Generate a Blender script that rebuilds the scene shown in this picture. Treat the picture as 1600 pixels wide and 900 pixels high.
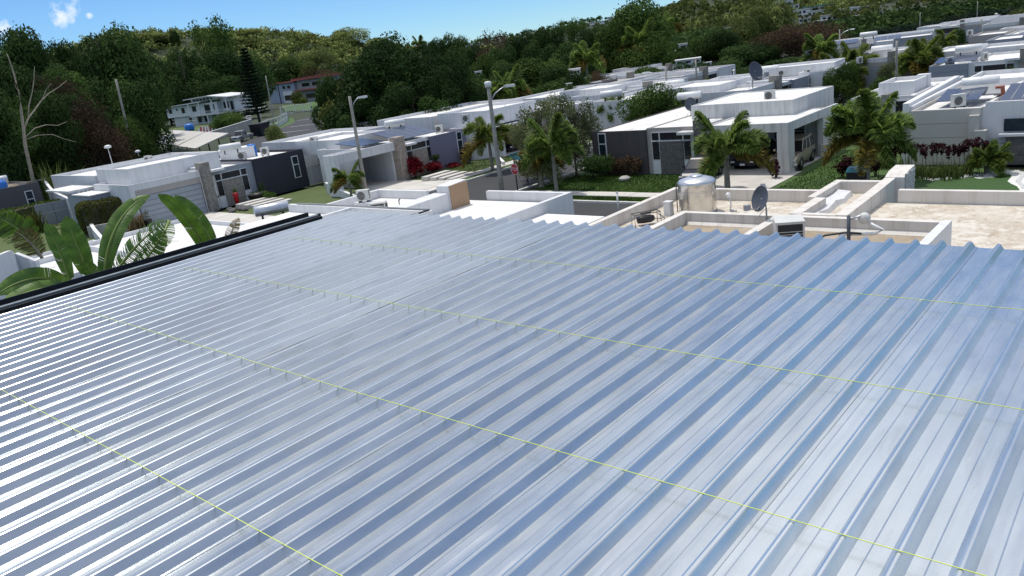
import bpy, math, random
import numpy as np
from mathutils import Vector, Matrix

# ------------------------------------------------------------------ clearing
for o in list(bpy.data.objects):
    bpy.data.objects.remove(o)
SC = bpy.context.scene
COL = SC.collection
random.seed(7)
RNG = np.random.default_rng(11)
R = math.radians

# ------------------------------------------------------------------ camera
CAM_Z = 10.0
F_PX, PITCH, ROLL, HEAD = 1202.0, R(17.077), R(-7.7176), R(42.617)
def _basis():
    fw = Vector((0, math.cos(PITCH), -math.sin(PITCH)))
    r = Vector((1, 0, 0)); u = r.cross(fw)
    c, s = math.cos(ROLL), math.sin(ROLL)
    r2, u2 = c*r + s*u, -s*r + c*u
    M = Matrix.Rotation(HEAD, 3, 'Z')
    return M @ r2, M @ u2, M @ fw
CR, CU, CF = _basis()
cam_data = bpy.data.cameras.new('camera')
cam = bpy.data.objects.new('camera', cam_data)
COL.objects.link(cam)
cam_data.sensor_width = 36.0
cam_data.lens = 36.0*F_PX/1600.0
cam_data.clip_start = 0.1
cam_data.clip_end = 12000
mw = Matrix((( CR.x, CU.x, -CF.x, 0), (CR.y, CU.y, -CF.y, 0), (CR.z, CU.z, -CF.z, CAM_Z), (0, 0, 0, 1)))
cam.matrix_world = mw
SC.camera = cam

# ------------------------------------------------------------------ world, sun, exposure
SUN_EL, SUN_AZ = R(72), math.atan2(-0.93, 0.36)          # azimuth clockwise from +Y
world = bpy.data.worlds.new('World'); SC.world = world
world.use_nodes = True
wn, wl = world.node_tree.nodes, world.node_tree.links
wn.clear()
wo = wn.new('ShaderNodeOutputWorld'); bg = wn.new('ShaderNodeBackground')
sky = wn.new('ShaderNodeTexSky'); sky.sky_type = 'NISHITA'
sky.sun_disc = False; sky.sun_elevation = SUN_EL; sky.sun_rotation = SUN_AZ
sky.air_density = 1.0; sky.dust_density = 0.0; sky.ozone_density = 4.0; sky.altitude = 1500
bg.inputs['Strength'].default_value = 0.13
# broken clouds: a flat layer of noise seen in perspective, thinning to the horizon
tc = wn.new('ShaderNodeTexCoord'); sep = wn.new('ShaderNodeSeparateXYZ')
wl.new(tc.outputs['Generated'], sep.inputs[0])
def wmath(op, a, b=None, clamp=False):
    n = wn.new('ShaderNodeMath'); n.operation = op; n.use_clamp = clamp
    for i, v in enumerate((a, b)):
        if v is None: continue
        if isinstance(v, (int, float)): n.inputs[i].default_value = v
        else: wl.new(v, n.inputs[i])
    return n.outputs[0]
zz = wmath('MAXIMUM', wmath('ADD', sep.outputs['Z'], 0.12), 0.02)
cx, cy = wmath('DIVIDE', sep.outputs['X'], zz), wmath('DIVIDE', sep.outputs['Y'], zz)
cmb = wn.new('ShaderNodeCombineXYZ'); wl.new(cx, cmb.inputs[0]); wl.new(cy, cmb.inputs[1]); cmb.inputs[2].default_value = 3.7
cn = wn.new('ShaderNodeTexNoise'); cn.inputs['Scale'].default_value = 0.95; cn.inputs['Detail'].default_value = 7
cn.inputs['Roughness'].default_value = 0.55
wl.new(cmb.outputs[0], cn.inputs['Vector'])
cr = wn.new('ShaderNodeMapRange'); cr.inputs['From Min'].default_value = 0.40; cr.inputs['From Max'].default_value = 0.66
wl.new(cn.outputs['Fac'], cr.inputs['Value'])
hz = wn.new('ShaderNodeMapRange'); hz.inputs['From Min'].default_value = 0.14; hz.inputs['From Max'].default_value = 0.40
wl.new(sep.outputs['Z'], hz.inputs['Value'])
cloud = wmath('MULTIPLY', cr.outputs[0], hz.outputs[0])
# the small low puffs over the wooded ridge
def puff(prev, d, size, stretch):
    d = Vector(d).normalized()
    vm = wn.new('ShaderNodeVectorMath'); vm.operation = 'SUBTRACT'
    wl.new(tc.outputs['Generated'], vm.inputs[0]); vm.inputs[1].default_value = d
    mp = wn.new('ShaderNodeMapping'); mp.vector_type = 'POINT'
    mp.inputs['Scale'].default_value = (1, 1, stretch)
    wl.new(vm.outputs[0], mp.inputs['Vector'])
    ln = wn.new('ShaderNodeVectorMath'); ln.operation = 'LENGTH'; wl.new(mp.outputs[0], ln.inputs[0])
    nz = wn.new('ShaderNodeTexNoise'); nz.inputs['Scale'].default_value = 75; nz.inputs['Detail'].default_value = 7; nz.inputs['Roughness'].default_value = 0.62
    wl.new(tc.outputs['Generated'], nz.inputs['Vector'])
    v = wmath('SUBTRACT', wmath('ADD', wmath('MULTIPLY', nz.outputs['Fac'], 4.2), -1.1), wmath('DIVIDE', ln.outputs['Value'], size))
    m = wn.new('ShaderNodeMapRange'); m.inputs['From Min'].default_value = 0.0; m.inputs['From Max'].default_value = 1.3
    m.inputs['To Max'].default_value = 0.8
    wl.new(v, m.inputs['Value'])
    return wmath('MAXIMUM', prev, m.outputs[0])
def pdir(px, py):
    return CR*((px-800)/F_PX) - CU*((py-450)/F_PX) + CF
for px, py, s, st in ((98, 27, 0.0105, 0.8), (111, 13, 0.0085, 1.0), (92, 34, 0.0075, 1.2), (141, 24, 0.0045, 1.2), (4, 44, 0.0105, 0.9)):
    cloud = puff(cloud, pdir(px, py), s, st)
mix = wn.new('ShaderNodeMix'); mix.data_type = 'RGBA'
wl.new(cloud, mix.inputs['Factor'])
tint = wn.new('ShaderNodeMix'); tint.data_type = 'RGBA'; tint.blend_type = 'MULTIPLY'; tint.inputs['Factor'].default_value = 1
wl.new(sky.outputs[0], tint.inputs['A']); tint.inputs['B'].default_value = (0.54, 0.74, 0.92, 1)
wl.new(tint.outputs['Result'], mix.inputs['A'])
mix.inputs['B'].default_value = (7.6, 7.9, 8.4, 1)
wl.new(mix.outputs['Result'], bg.inputs['Color'])
wl.new(bg.outputs[0], wo.inputs[0])

sd = bpy.data.lights.new('sun', 'SUN'); sd.energy = 2.8; sd.angle = R(0.8); sd.color = (1.0, 0.95, 0.87)
sun = bpy.data.objects.new('sun', sd); COL.objects.link(sun)
sv = Vector((math.sin(SUN_AZ)*math.cos(SUN_EL), math.cos(SUN_AZ)*math.cos(SUN_EL), math.sin(SUN_EL)))
sun.rotation_euler = (-sv).to_track_quat('-Z', 'Y').to_euler(); sun.location = (0, 0, 60)

SC.view_settings.view_transform = 'Standard'; SC.view_settings.look = 'None'
SC.view_settings.exposure = 0.06; SC.view_settings.gamma = 1.0; SC.view_settings.use_curve_mapping = False
SC.render.engine = 'CYCLES'
SC.cycles.max_bounces = 6; SC.cycles.diffuse_bounces = 2; SC.cycles.glossy_bounces = 3
SC.cycles.transparent_max_bounces = 4; SC.cycles.transmission_bounces = 2
SC.cycles.use_denoising = True
SC.cycles.caustics_reflective = False; SC.cycles.caustics_refractive = False

# ------------------------------------------------------------------ survey helpers
def ray(px, py): return CR*((px-800)/F_PX) - CU*((py-450)/F_PX) + CF
def gz(px, py, z=0.0):
    d = ray(px, py); return Vector((0, 0, CAM_Z)) + d*((z-CAM_Z)/d.z)
def gx(px, py, X):
    d = ray(px, py); return Vector((0, 0, CAM_Z)) + d*(X/d.x)
def gy(px, py, Y):
    d = ray(px, py); return Vector((0, 0, CAM_Z)) + d*(Y/d.y)
def gd(px, py, D):
    d = ray(px, py); return Vector((0, 0, CAM_Z)) + d*(D/math.hypot(d.x, d.y))

# ------------------------------------------------------------------ materials
class NT:
    def __init__(self, name):
        self.m = bpy.data.materials.new(name); self.m.use_nodes = True
        self.n, self.l = self.m.node_tree.nodes, self.m.node_tree.links
        self.b = self.n['Principled BSDF']
    def node(self, t, **k):
        x = self.n.new(t)
        for a, v in k.items(): setattr(x, a, v)
        return x
    def link(self, a, b): self.l.new(a, b)
    def noise(self, scale, detail=4, rough=0.55, vec=None, stretch=None, obj=True):
        t = self.node('ShaderNodeTexNoise')
        t.inputs['Scale'].default_value = scale; t.inputs['Detail'].default_value = detail
        t.inputs['Roughness'].default_value = rough
        c = self.node('ShaderNodeTexCoord')
        src = c.outputs['Object'] if vec is None else vec
        if stretch:
            mp = self.node('ShaderNodeMapping'); mp.inputs['Scale'].default_value = stretch
            self.link(src, mp.inputs['Vector']); src = mp.outputs[0]
        self.link(src, t.inputs['Vector'])
        return t.outputs['Fac']
    def ramp(self, fac, stops):
        r = self.node('ShaderNodeValToRGB'); el = r.color_ramp.elements
        while len(el) < len(stops): el.new(0.5)
        for e, (p, c) in zip(el, stops):
            e.position = p; e.color = (*c, 1) if len(c) == 3 else c
        self.link(fac, r.inputs[0]); return r.outputs[0]
    def mixc(self, fac, a, b, blend='MIX'):
        m = self.node('ShaderNodeMix', data_type='RGBA', blend_type=blend)
        for s, v in (('Factor', fac), ('A', a), ('B', b)):
            i = m.inputs[s] if s != 'Factor' else m.inputs[0]
            if isinstance(v, (int, float)): i.default_value = v
            elif isinstance(v, tuple): i.default_value = (*v, 1) if len(v) == 3 else v
            else: self.link(v, i)
        return m.outputs['Result']
    def bump(self, h, strength=0.3, dist=0.02):
        b = self.node('ShaderNodeBump'); b.inputs['Strength'].default_value = strength; b.inputs['Distance'].default_value = dist
        self.link(h, b.inputs['Height']); self.link(b.outputs[0], self.b.inputs['Normal'])
    def base(self, c):
        if isinstance(c, tuple): self.b.inputs['Base Color'].default_value = (*c, 1)
        else: self.link(c, self.b.inputs['Base Color'])
    def rough(self, v):
        if isinstance(v, (int, float)): self.b.inputs['Roughness'].default_value = v
        else: self.link(v, self.b.inputs['Roughness'])

M = {}
def plain(name, col, rough=0.6, metal=0.0, var=0.12, scale=3.0, bump=0.0, bscale=40):
    t = NT(name)
    f = t.noise(scale, 5)
    lo = tuple(c*(1-var) for c in col); hi = tuple(min(1, c*(1+var)) for c in col)
    t.base(t.ramp(f, [(0.3, lo), (0.7, hi)])); t.rough(rough); t.b.inputs['Metallic'].default_value = metal
    if bump: t.bump(t.noise(bscale, 3), bump, 0.01)
    M[name] = t.m; return t.m
def painted(name, col, grime=(0.35, 0.33, 0.29), amount=0.25, streak=True):
    """painted render: soft blotches, vertical rain streaks, fine grain"""
    t = NT(name)
    f = t.noise(0.9, 6, 0.6)
    c = t.mixc(t.ramp(f, [(0.35, (0, 0, 0)), (0.75, (1, 1, 1))]), col, tuple(x*0.93 for x in col))
    if streak:
        s = t.noise(1.0, 5, 0.7, stretch=(3.2, 3.2, 0.22))
        c = t.mixc(t.mixc(1.0, t.ramp(s, [(0.48, (0, 0, 0)), (0.75, (1, 1, 1))]), (amount,)*3, 'MULTIPLY'), c, grime)
    t.base(c); t.rough(0.75)
    t.bump(t.noise(30, 4), 0.12, 0.01)
    M[name] = t.m; return t.m
painted('white_paint', (0.72, 0.72, 0.72), (0.26, 0.25, 0.23), amount=0.32)
painted('bright_white', (0.80, 0.80, 0.80), amount=0.05)
painted('old_white', (0.62, 0.62, 0.60), (0.16, 0.15, 0.14), 0.6)
painted('brown_wall', (0.085, 0.075, 0.075), (0.03, 0.028, 0.03), 0.6)
painted('navy_wall', (0.032, 0.034, 0.05), (0.05, 0.05, 0.065), 0.2)
painted('purple_wall', (0.19, 0.18, 0.25), (0.14, 0.13, 0.19), 0.25)
painted('grey_wall', (0.30, 0.32, 0.36), (0.22, 0.23, 0.26), 0.25)
painted('dark_grey_wall', (0.10, 0.095, 0.10), (0.07, 0.07, 0.07), 0.2)
painted('beige_wall', (0.55, 0.53, 0.49), (0.42, 0.40, 0.36), 0.15)
painted('taupe_wall', (0.42, 0.39, 0.36), (0.3, 0.28, 0.25), 0.2)
painted('blue_grey_wall', (0.30, 0.36, 0.46), (0.2, 0.23, 0.3), 0.2)
painted('cream_parapet', (0.72, 0.68, 0.62), (0.30, 0.24, 0.18), 0.55)
painted('tan_cladding', (0.42, 0.27, 0.16), (0.3, 0.2, 0.12), 0.2)
plain('dark_glass', (0.012, 0.014, 0.018), 0.08, var=0.3)
plain('blue_glass', (0.016, 0.028, 0.042), 0.1, var=0.3)
plain('frame_white', (0.72, 0.72, 0.72), 0.4, var=0.03)
plain('frame_grey', (0.45, 0.46, 0.47), 0.4, var=0.05)
plain('garage_metal', (0.36, 0.39, 0.43), 0.45, 0.2, 0.08, 2.0)
plain('concrete', (0.42, 0.40, 0.37), 0.85, var=0.2, scale=1.2, bump=0.3)
plain('pale_concrete', (0.58, 0.55, 0.50), 0.85, var=0.15, scale=0.8, bump=0.2)
plain('pole_concrete', (0.36, 0.335, 0.29), 0.85, var=0.2, scale=2.0, bump=0.3)
plain('galvanized', (0.55, 0.57, 0.60), 0.38, 0.85, 0.1, 6)
plain('dark_steel', (0.012, 0.015, 0.02), 0.75, 0.0, 0.3, 8)
plain('steel_flange', (0.20, 0.23, 0.24), 0.55, 0.2, 0.25, 5)
plain('black_plastic', (0.015, 0.015, 0.017), 0.5, var=0.2)
plain('ac_casing', (0.62, 0.61, 0.57), 0.5, var=0.08)
plain('dish_grey', (0.075, 0.085, 0.11), 0.55, var=0.15)
plain('pipe_grey', (0.30, 0.31, 0.32), 0.5, var=0.1)
plain('pipe_black', (0.03, 0.03, 0.03), 0.5, var=0.1)
plain('blue_plastic', (0.02, 0.16, 0.55), 0.4, var=0.1)
plain('red_plastic', (0.55, 0.02, 0.03), 0.35, var=0.1)
plain('terracotta', (0.42, 0.14, 0.09), 0.7, var=0.15)
plain('red_roof', (0.36, 0.08, 0.07), 0.6, var=0.15)
plain('sign_red', (0.50, 0.025, 0.03), 0.4, var=0.05)
plain('sign_green', (0.05, 0.25, 0.30), 0.4, var=0.05)
plain('sign_white', (0.8, 0.8, 0.8), 0.4, var=0.02)
plain('kerb_paint', (0.62, 0.60, 0.55), 0.8, var=0.15, scale=1.5)
plain('trunk_grey', (0.24, 0.225, 0.19), 0.9, var=0.3, scale=5, bump=0.5)
plain('trunk_brown', (0.11, 0.085, 0.06), 0.9, var=0.35, scale=4, bump=0.6)
plain('dead_wood', (0.30, 0.26, 0.20), 0.85, var=0.25, scale=3, bump=0.3)
plain('crownshaft_green', (0.22, 0.30, 0.13), 0.5, var=0.15)
plain('red_stem', (0.50, 0.13, 0.03), 0.5, var=0.15)
plain('rubber', (0.012, 0.012, 0.012), 0.7, var=0.2)
plain('rim_metal', (0.62, 0.62, 0.63), 0.3, 0.8, 0.05)
plain('lamp_lens', (0.9, 0.9, 0.85), 0.3, var=0.02)
plain('car_gold', (0.42, 0.36, 0.28), 0.3, 0.5, 0.04)
plain('car_navy', (0.010, 0.013, 0.028), 0.38, 0.0, 0.05)
plain('car_white', (0.75, 0.75, 0.75), 0.25, 0.0, 0.02)
plain('car_red', (0.25, 0.03, 0.03), 0.3, 0.0, 0.05)
plain('car_silver', (0.45, 0.46, 0.48), 0.3, 0.6, 0.04)
plain('plastic_white', (0.75, 0.75, 0.73), 0.4, var=0.03)
plain('mailbox_grey', (0.5, 0.5, 0.5), 0.5, var=0.05)
plain('string_yellow', (0.80, 0.92, 0.12), 0.6, var=0.1, scale=30)
plain('earth', (0.10, 0.085, 0.055), 0.95, var=0.3, scale=0.3)
plain('soil', (0.05, 0.035, 0.025), 0.95, var=0.4, scale=2)
plain('white_pebbles', (0.72, 0.71, 0.68), 0.8, var=0.12, scale=9, bump=0.8, bscale=25)
plain('slate_roof', (0.12, 0.13, 0.15), 0.5, var=0.15, scale=1)
plain('stain_black', (0.06, 0.055, 0.05), 0.9, var=0.3)

def solar(name):
    t = NT(name)
    b = t.node('ShaderNodeTexBrick'); b.offset = 0
    b.inputs['Scale'].default_value = 1.0; b.inputs['Mortar Size'].default_value = 0.006
    b.inputs['Brick Width'].default_value = 0.16; b.inputs['Row Height'].default_value = 0.16
    b.inputs['Color1'].default_value = (0.012, 0.022, 0.06, 1); b.inputs['Color2'].default_value = (0.016, 0.028, 0.075, 1)
    b.inputs['Mortar'].default_value = (0.10, 0.12, 0.16, 1)
    c = t.node('ShaderNodeTexCoord'); t.link(c.outputs['Object'], b.inputs['Vector'])
    t.base(b.outputs[0]); t.rough(0.18); M[name] = t.m
solar('solar_cells')
def metal_roof():
    t = NT('galvalume')
    oi = t.node('ShaderNodeObjectInfo')
    f = t.noise(7, 3, 0.55, stretch=(1.6, 0.4, 1))
    sp = t.noise(260, 2, 0.5)
    c = t.ramp(f, [(0.25, (0.62, 0.66, 0.68)), (0.75, (0.745, 0.775, 0.785))])
    c = t.mixc(0.15, c, t.ramp(sp, [(0.35, (0.5, 0.54, 0.58)), (0.65, (0.85, 0.88, 0.90))]))
    rv = t.node('ShaderNodeMapRange'); rv.inputs['To Min'].default_value = 0.84; rv.inputs['To Max'].default_value = 1.06
    t.link(oi.outputs['Random'], rv.inputs['Value'])
    hs = t.node('ShaderNodeHueSaturation'); t.link(c, hs.inputs['Color']); t.link(rv.outputs[0], hs.inputs['Value'])
    # chalky dried-water scuffs along some ribs
    d = t.noise(2.2, 4, 0.6, stretch=(6, 0.7, 1))
    dm = t.ramp(d, [(0.56, (0, 0, 0)), (0.66, (1, 1, 1))])
    col = t.mixc(t.mixc(1.0, dm, (0.30,)*3, 'MULTIPLY'), hs.outputs[0], (0.50, 0.50, 0.48))
    t.base(col)
    t.b.inputs['Metallic'].default_value = 1.0
    rr = t.node('ShaderNodeMapRange'); rr.inputs['To Min'].default_value = 0.22; rr.inputs['To Max'].default_value = 0.34
    ra = t.node('ShaderNodeMath', operation='MULTIPLY_ADD'); ra.use_clamp = True; ra.inputs[1].default_value = 0.5
    t.link(dm, ra.inputs[0]); t.link(f, ra.inputs[2]); t.link(ra.outputs[0], rr.inputs['Value']); t.link(rr.outputs[0], t.b.inputs['Roughness'])
    t.bump(t.noise(3.0, 2, 0.5, stretch=(3.5, 0.35, 1)), 0.22, 0.02)
    M['galvalume'] = t.m
metal_roof()
def tan_roof():
    t = NT('roof_tan')
    a = t.noise(0.7, 7, 0.65); b = t.noise(2.6, 8, 0.7); g = t.noise(14, 3)
    c = t.ramp(a, [(0.3, (0.42, 0.35, 0.26)), (0.5, (0.56, 0.49, 0.40)), (0.72, (0.66, 0.60, 0.52))])
    c = t.mixc(t.ramp(b, [(0.50, (0, 0, 0)), (0.66, (0.9, 0.9, 0.9))]), c, (0.36, 0.27, 0.18))
    e = t.noise(1.1, 9, 0.75)
    c = t.mixc(t.ramp(e, [(0.44, (0.75, 0.75, 0.75)), (0.49, (0, 0, 0)), (0.53, (0, 0, 0)), (0.56, (0.5, 0.5, 0.5)), (0.6, (0, 0, 0))]), c, (0.70, 0.66, 0.58))
    s = t.noise(1.7, 6, 0.75, stretch=(0.6, 2.2, 1))
    c = t.mixc(t.ramp(s, [(0.62, (0, 0, 0)), (0.70, (0.8, 0.8, 0.8))]), c, (0.15, 0.12, 0.09))
    t.base(c); t.rough(0.85); t.bump(g, 0.2, 0.01); M['roof_tan'] = t.m
    t = NT('roof_dirt')
    a = t.noise(0.9, 7, 0.65); b = t.noise(3.2, 8, 0.7)
    c = t.ramp(a, [(0.3, (0.30, 0.235, 0.165)), (0.7, (0.46, 0.39, 0.30))])
    c = t.mixc(t.ramp(b, [(0.55, (0, 0, 0)), (0.75, (0.7, 0.7, 0.7))]), c, (0.20, 0.15, 0.10))
    t.base(c); t.rough(0.9); M['roof_dirt'] = t.m
    t = NT('roof_stained_white')
    a = t.noise(0.6, 7, 0.65); b = t.noise(2.0, 8, 0.7, stretch=(1, 2.5, 1))
    c = t.ramp(a, [(0.3, (0.66, 0.64, 0.60)), (0.6, (0.80, 0.79, 0.77))])
    c = t.mixc(t.ramp(b, [(0.58, (0, 0, 0)), (0.74, (0.6, 0.6, 0.6))]), c, (0.40, 0.36, 0.30))
    t.base(c); t.rough(0.85); M['roof_stained_white'] = t.m
tan_roof()
def white_roof():
    t = NT('roof_white'); a = t.noise(0.5, 8, 0.7); b = t.noise(1.3, 8, 0.72)
    c = t.ramp(a, [(0.3, (0.66, 0.65, 0.62)), (0.6, (0.78, 0.77, 0.75))])
    c = t.mixc(t.ramp(b, [(0.54, (0, 0, 0)), (0.64, (0.65, 0.65, 0.65)), (0.68, (0.15, 0.15, 0.15))]), c, (0.42, 0.39, 0.34))
    t.base(c); t.rough(0.85); M['roof_white'] = t.m
white_roof()
def stone(name, cols, w, h, mortar=(0.12, 0.11, 0.10)):
    t = NT(name)
    c = t.node('ShaderNodeTexCoord'); mp = t.node('ShaderNodeMapping')
    mp.inputs['Rotation'].default_value = (R(90), 0, 0)
    t.link(c.outputs['Object'], mp.inputs['Vector'])
    b = t.node('ShaderNodeTexBrick'); b.inputs['Scale'].default_value = 1
    b.inputs['Brick Width'].default_value = w; b.inputs['Row Height'].default_value = h
    b.inputs['Mortar Size'].default_value = 0.012; b.inputs['Bias'].default_value = 0
    b.inputs['Color1'].default_value = (*cols[0], 1); b.inputs['Color2'].default_value = (*cols[1], 1)
    b.inputs['Mortar'].default_value = (*mortar, 1); b.offset_frequency = 2; b.offset = 0.37
    t.link(mp.outputs[0], b.inputs['Vector'])
    n = t.noise(5, 5, 0.65)
    t.base(t.mixc(0.6, b.outputs[0], t.ramp(n, [(0.3, tuple(x*0.5 for x in cols[0])), (0.7, tuple(min(1, x*1.3) for x in cols[1]))])))
    t.rough(0.9); t.bump(n, 0.7, 0.05); M[name] = t.m
stone('stacked_stone', ((0.20, 0.185, 0.165), (0.34, 0.32, 0.28)), 0.55, 0.13)
stone('dark_stone', ((0.085, 0.08, 0.08), (0.17, 0.16, 0.155)), 0.6, 0.10)
stone('pink_stone', ((0.30, 0.22, 0.18), (0.46, 0.40, 0.34)), 0.32, 0.22, (0.3, 0.27, 0.24))
stone('white_stone', ((0.50, 0.48, 0.45), (0.66, 0.64, 0.60)), 0.3, 0.2, (0.3, 0.28, 0.26))
def grass(name, c0, c1, c2):
    t = NT(name)
    a = t.noise(0.35, 6, 0.65); b = t.noise(9, 4, 0.7); g = t.noise(60, 2)
    c = t.ramp(a, [(0.3, c0), (0.55, c1), (0.75, c2)])
    c = t.mixc(0.5, c, t.ramp(b, [(0.3, tuple(x*0.55 for x in c1)), (0.7, tuple(x*1.5 for x in c1))]))
    t.base(c); t.rough(0.9); t.bump(b, 1.0, 0.06); M[name] = t.m
grass('lawn_green', (0.045, 0.090, 0.022), (0.065, 0.125, 0.028), (0.11, 0.145, 0.042))
grass('lawn_dry', (0.055, 0.095, 0.024), (0.090, 0.125, 0.036), (0.145, 0.155, 0.06))
grass('wild_ground', (0.02, 0.035, 0.012), (0.035, 0.05, 0.02), (0.055, 0.06, 0.03))
grass('turf_green', (0.035, 0.085, 0.02), (0.042, 0.10, 0.022), (0.055, 0.115, 0.028))
def asphalt():
    t = NT('asphalt')
    a = t.noise(0.5, 7, 0.7); g = t.noise(40, 3)
    c = t.ramp(a, [(0.3, (0.026, 0.027, 0.030)), (0.7, (0.046, 0.046, 0.049))])
    c = t.mixc(0.35, c, t.ramp(g, [(0.3, (0.018, 0.018, 0.018)), (0.7, (0.065, 0.065, 0.065))]))
    t.base(c); t.rough(0.85); t.bump(g, 0.4, 0.01); M['asphalt'] = t.m
asphalt()

def leaf_mat(name, c_dark, c_light, transl=0.14, rough=0.75, spec=0.06):
    t = NT(name)
    at = t.node('ShaderNodeAttribute'); at.attribute_name = 'tint'
    oi = t.node('ShaderNodeObjectInfo')
    c = t.ramp(at.outputs['Fac'], [(0.0, c_dark), (1.0, c_light)])
    rv = t.node('ShaderNodeMapRange'); rv.inputs['To Min'].default_value = 0.78; rv.inputs['To Max'].default_value = 1.25
    t.link(oi.outputs['Random'], rv.inputs['Value'])
    hs = t.node('ShaderNodeHueSaturation'); t.link(c, hs.inputs['Color']); t.link(rv.outputs[0], hs.inputs['Value'])
    t.base(hs.outputs[0]); t.rough(rough)
    t.b.inputs['Specular IOR Level'].default_value = spec
    tr = t.node('ShaderNodeBsdfTranslucent'); mx = t.node('ShaderNodeMixShader'); mx.inputs[0].default_value = transl
    br = t.node('ShaderNodeHueSaturation'); br.inputs['Value'].default_value = 1.3; t.link(hs.outputs[0], br.inputs['Color'])
    t.link(br.outputs[0], tr.inputs['Color'])
    out = t.n['Material Output']
    t.link(t.b.outputs[0], mx.inputs[1]); t.link(tr.outputs[0], mx.inputs[2]); t.link(mx.outputs[0], out.inputs['Surface'])
    M[name] = t.m
leaf_mat('leaf_dark', (0.016, 0.038, 0.011), (0.078, 0.130, 0.034), 0.2)
leaf_mat('leaf_great', (0.012, 0.030, 0.009), (0.054, 0.098, 0.024), 0.18)
leaf_mat('leaf_mid', (0.026, 0.056, 0.012), (0.10, 0.16, 0.036), 0.2)
leaf_mat('leaf_olive', (0.050, 0.068, 0.018), (0.16, 0.185, 0.052), 0.2)
leaf_mat('leaf_yellow', (0.085, 0.115, 0.030), (0.29, 0.32, 0.10))
leaf_mat('leaf_grey', (0.085, 0.105, 0.045), (0.28, 0.30, 0.14), 0.25)
leaf_mat('leaf_rust', (0.045, 0.033, 0.021), (0.15, 0.095, 0.058), 0.2)
leaf_mat('leaf_fir', (0.010, 0.020, 0.013), (0.032, 0.052, 0.028))
leaf_mat('leaf_hedge', (0.028, 0.062, 0.010), (0.11, 0.18, 0.032))
leaf_mat('leaf_hedge_olive', (0.04, 0.05, 0.012), (0.13, 0.14, 0.035))
leaf_mat('leaf_red', (0.07, 0.006, 0.010), (0.32, 0.02, 0.03))
leaf_mat('leaf_maroon', (0.028, 0.010, 0.013), (0.075, 0.022, 0.028))
leaf_mat('leaf_grass', (0.05, 0.075, 0.02), (0.16, 0.20, 0.06))
leaf_mat('palm_green', (0.045, 0.090, 0.016), (0.26, 0.36, 0.08), 0.45, 0.45, 0.25)
leaf_mat('palm_lime', (0.05, 0.085, 0.015), (0.24, 0.30, 0.06), 0.38, 0.45, 0.25)
leaf_mat('palm_old', (0.085, 0.075, 0.016), (0.28, 0.22, 0.055), 0.3, 0.45)
leaf_mat('dead_leaf', (0.10, 0.075, 0.03), (0.27, 0.21, 0.10), 0.2, 0.6)
def banana_mat():
    t = NT('banana_leaf')
    at = t.node('ShaderNodeAttribute'); at.attribute_name = 'tint'
    ac = t.node('ShaderNodeAttribute'); ac.attribute_name = 'along'
    w = t.node('ShaderNodeMath', operation='SINE'); m = t.node('ShaderNodeMath', operation='MULTIPLY'); m.inputs[1].default_value = 420.0
    t.link(ac.outputs['Fac'], m.inputs[0]); t.link(m.outputs[0], w.inputs[0])
    c = t.ramp(at.outputs['Fac'], [(0.0, (0.048, 0.11, 0.014)), (0.6, (0.13, 0.24, 0.030)), (1.0, (0.26, 0.33, 0.06))])
    mr = t.node('ShaderNodeMapRange'); mr.inputs['From Min'].default_value = -1
    mr.inputs['To Min'].default_value = 0.8; mr.inputs['To Max'].default_value = 1.12
    t.link(w.outputs[0], mr.inputs['Value'])
    hs = t.node('ShaderNodeHueSaturation'); t.link(c, hs.inputs['Color']); t.link(mr.outputs[0], hs.inputs['Value'])
    t.base(hs.outputs[0]); t.rough(0.38); t.bump(w.outputs[0], 0.25, 0.01)
    tr = t.node('ShaderNodeBsdfTranslucent'); mx = t.node('ShaderNodeMixShader'); mx.inputs[0].default_value = 0.3
    t.link(hs.outputs[0], tr.inputs['Color']); out = t.n['Material Output']
    t.link(t.b.outputs[0], mx.inputs[1]); t.link(tr.outputs[0], mx.inputs[2]); t.link(mx.outputs[0], out.inputs['Surface'])
    M['banana_leaf'] = t.m
banana_mat()
plain('banana_rib', (0.20, 0.27, 0.06), 0.45, var=0.15)

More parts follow.
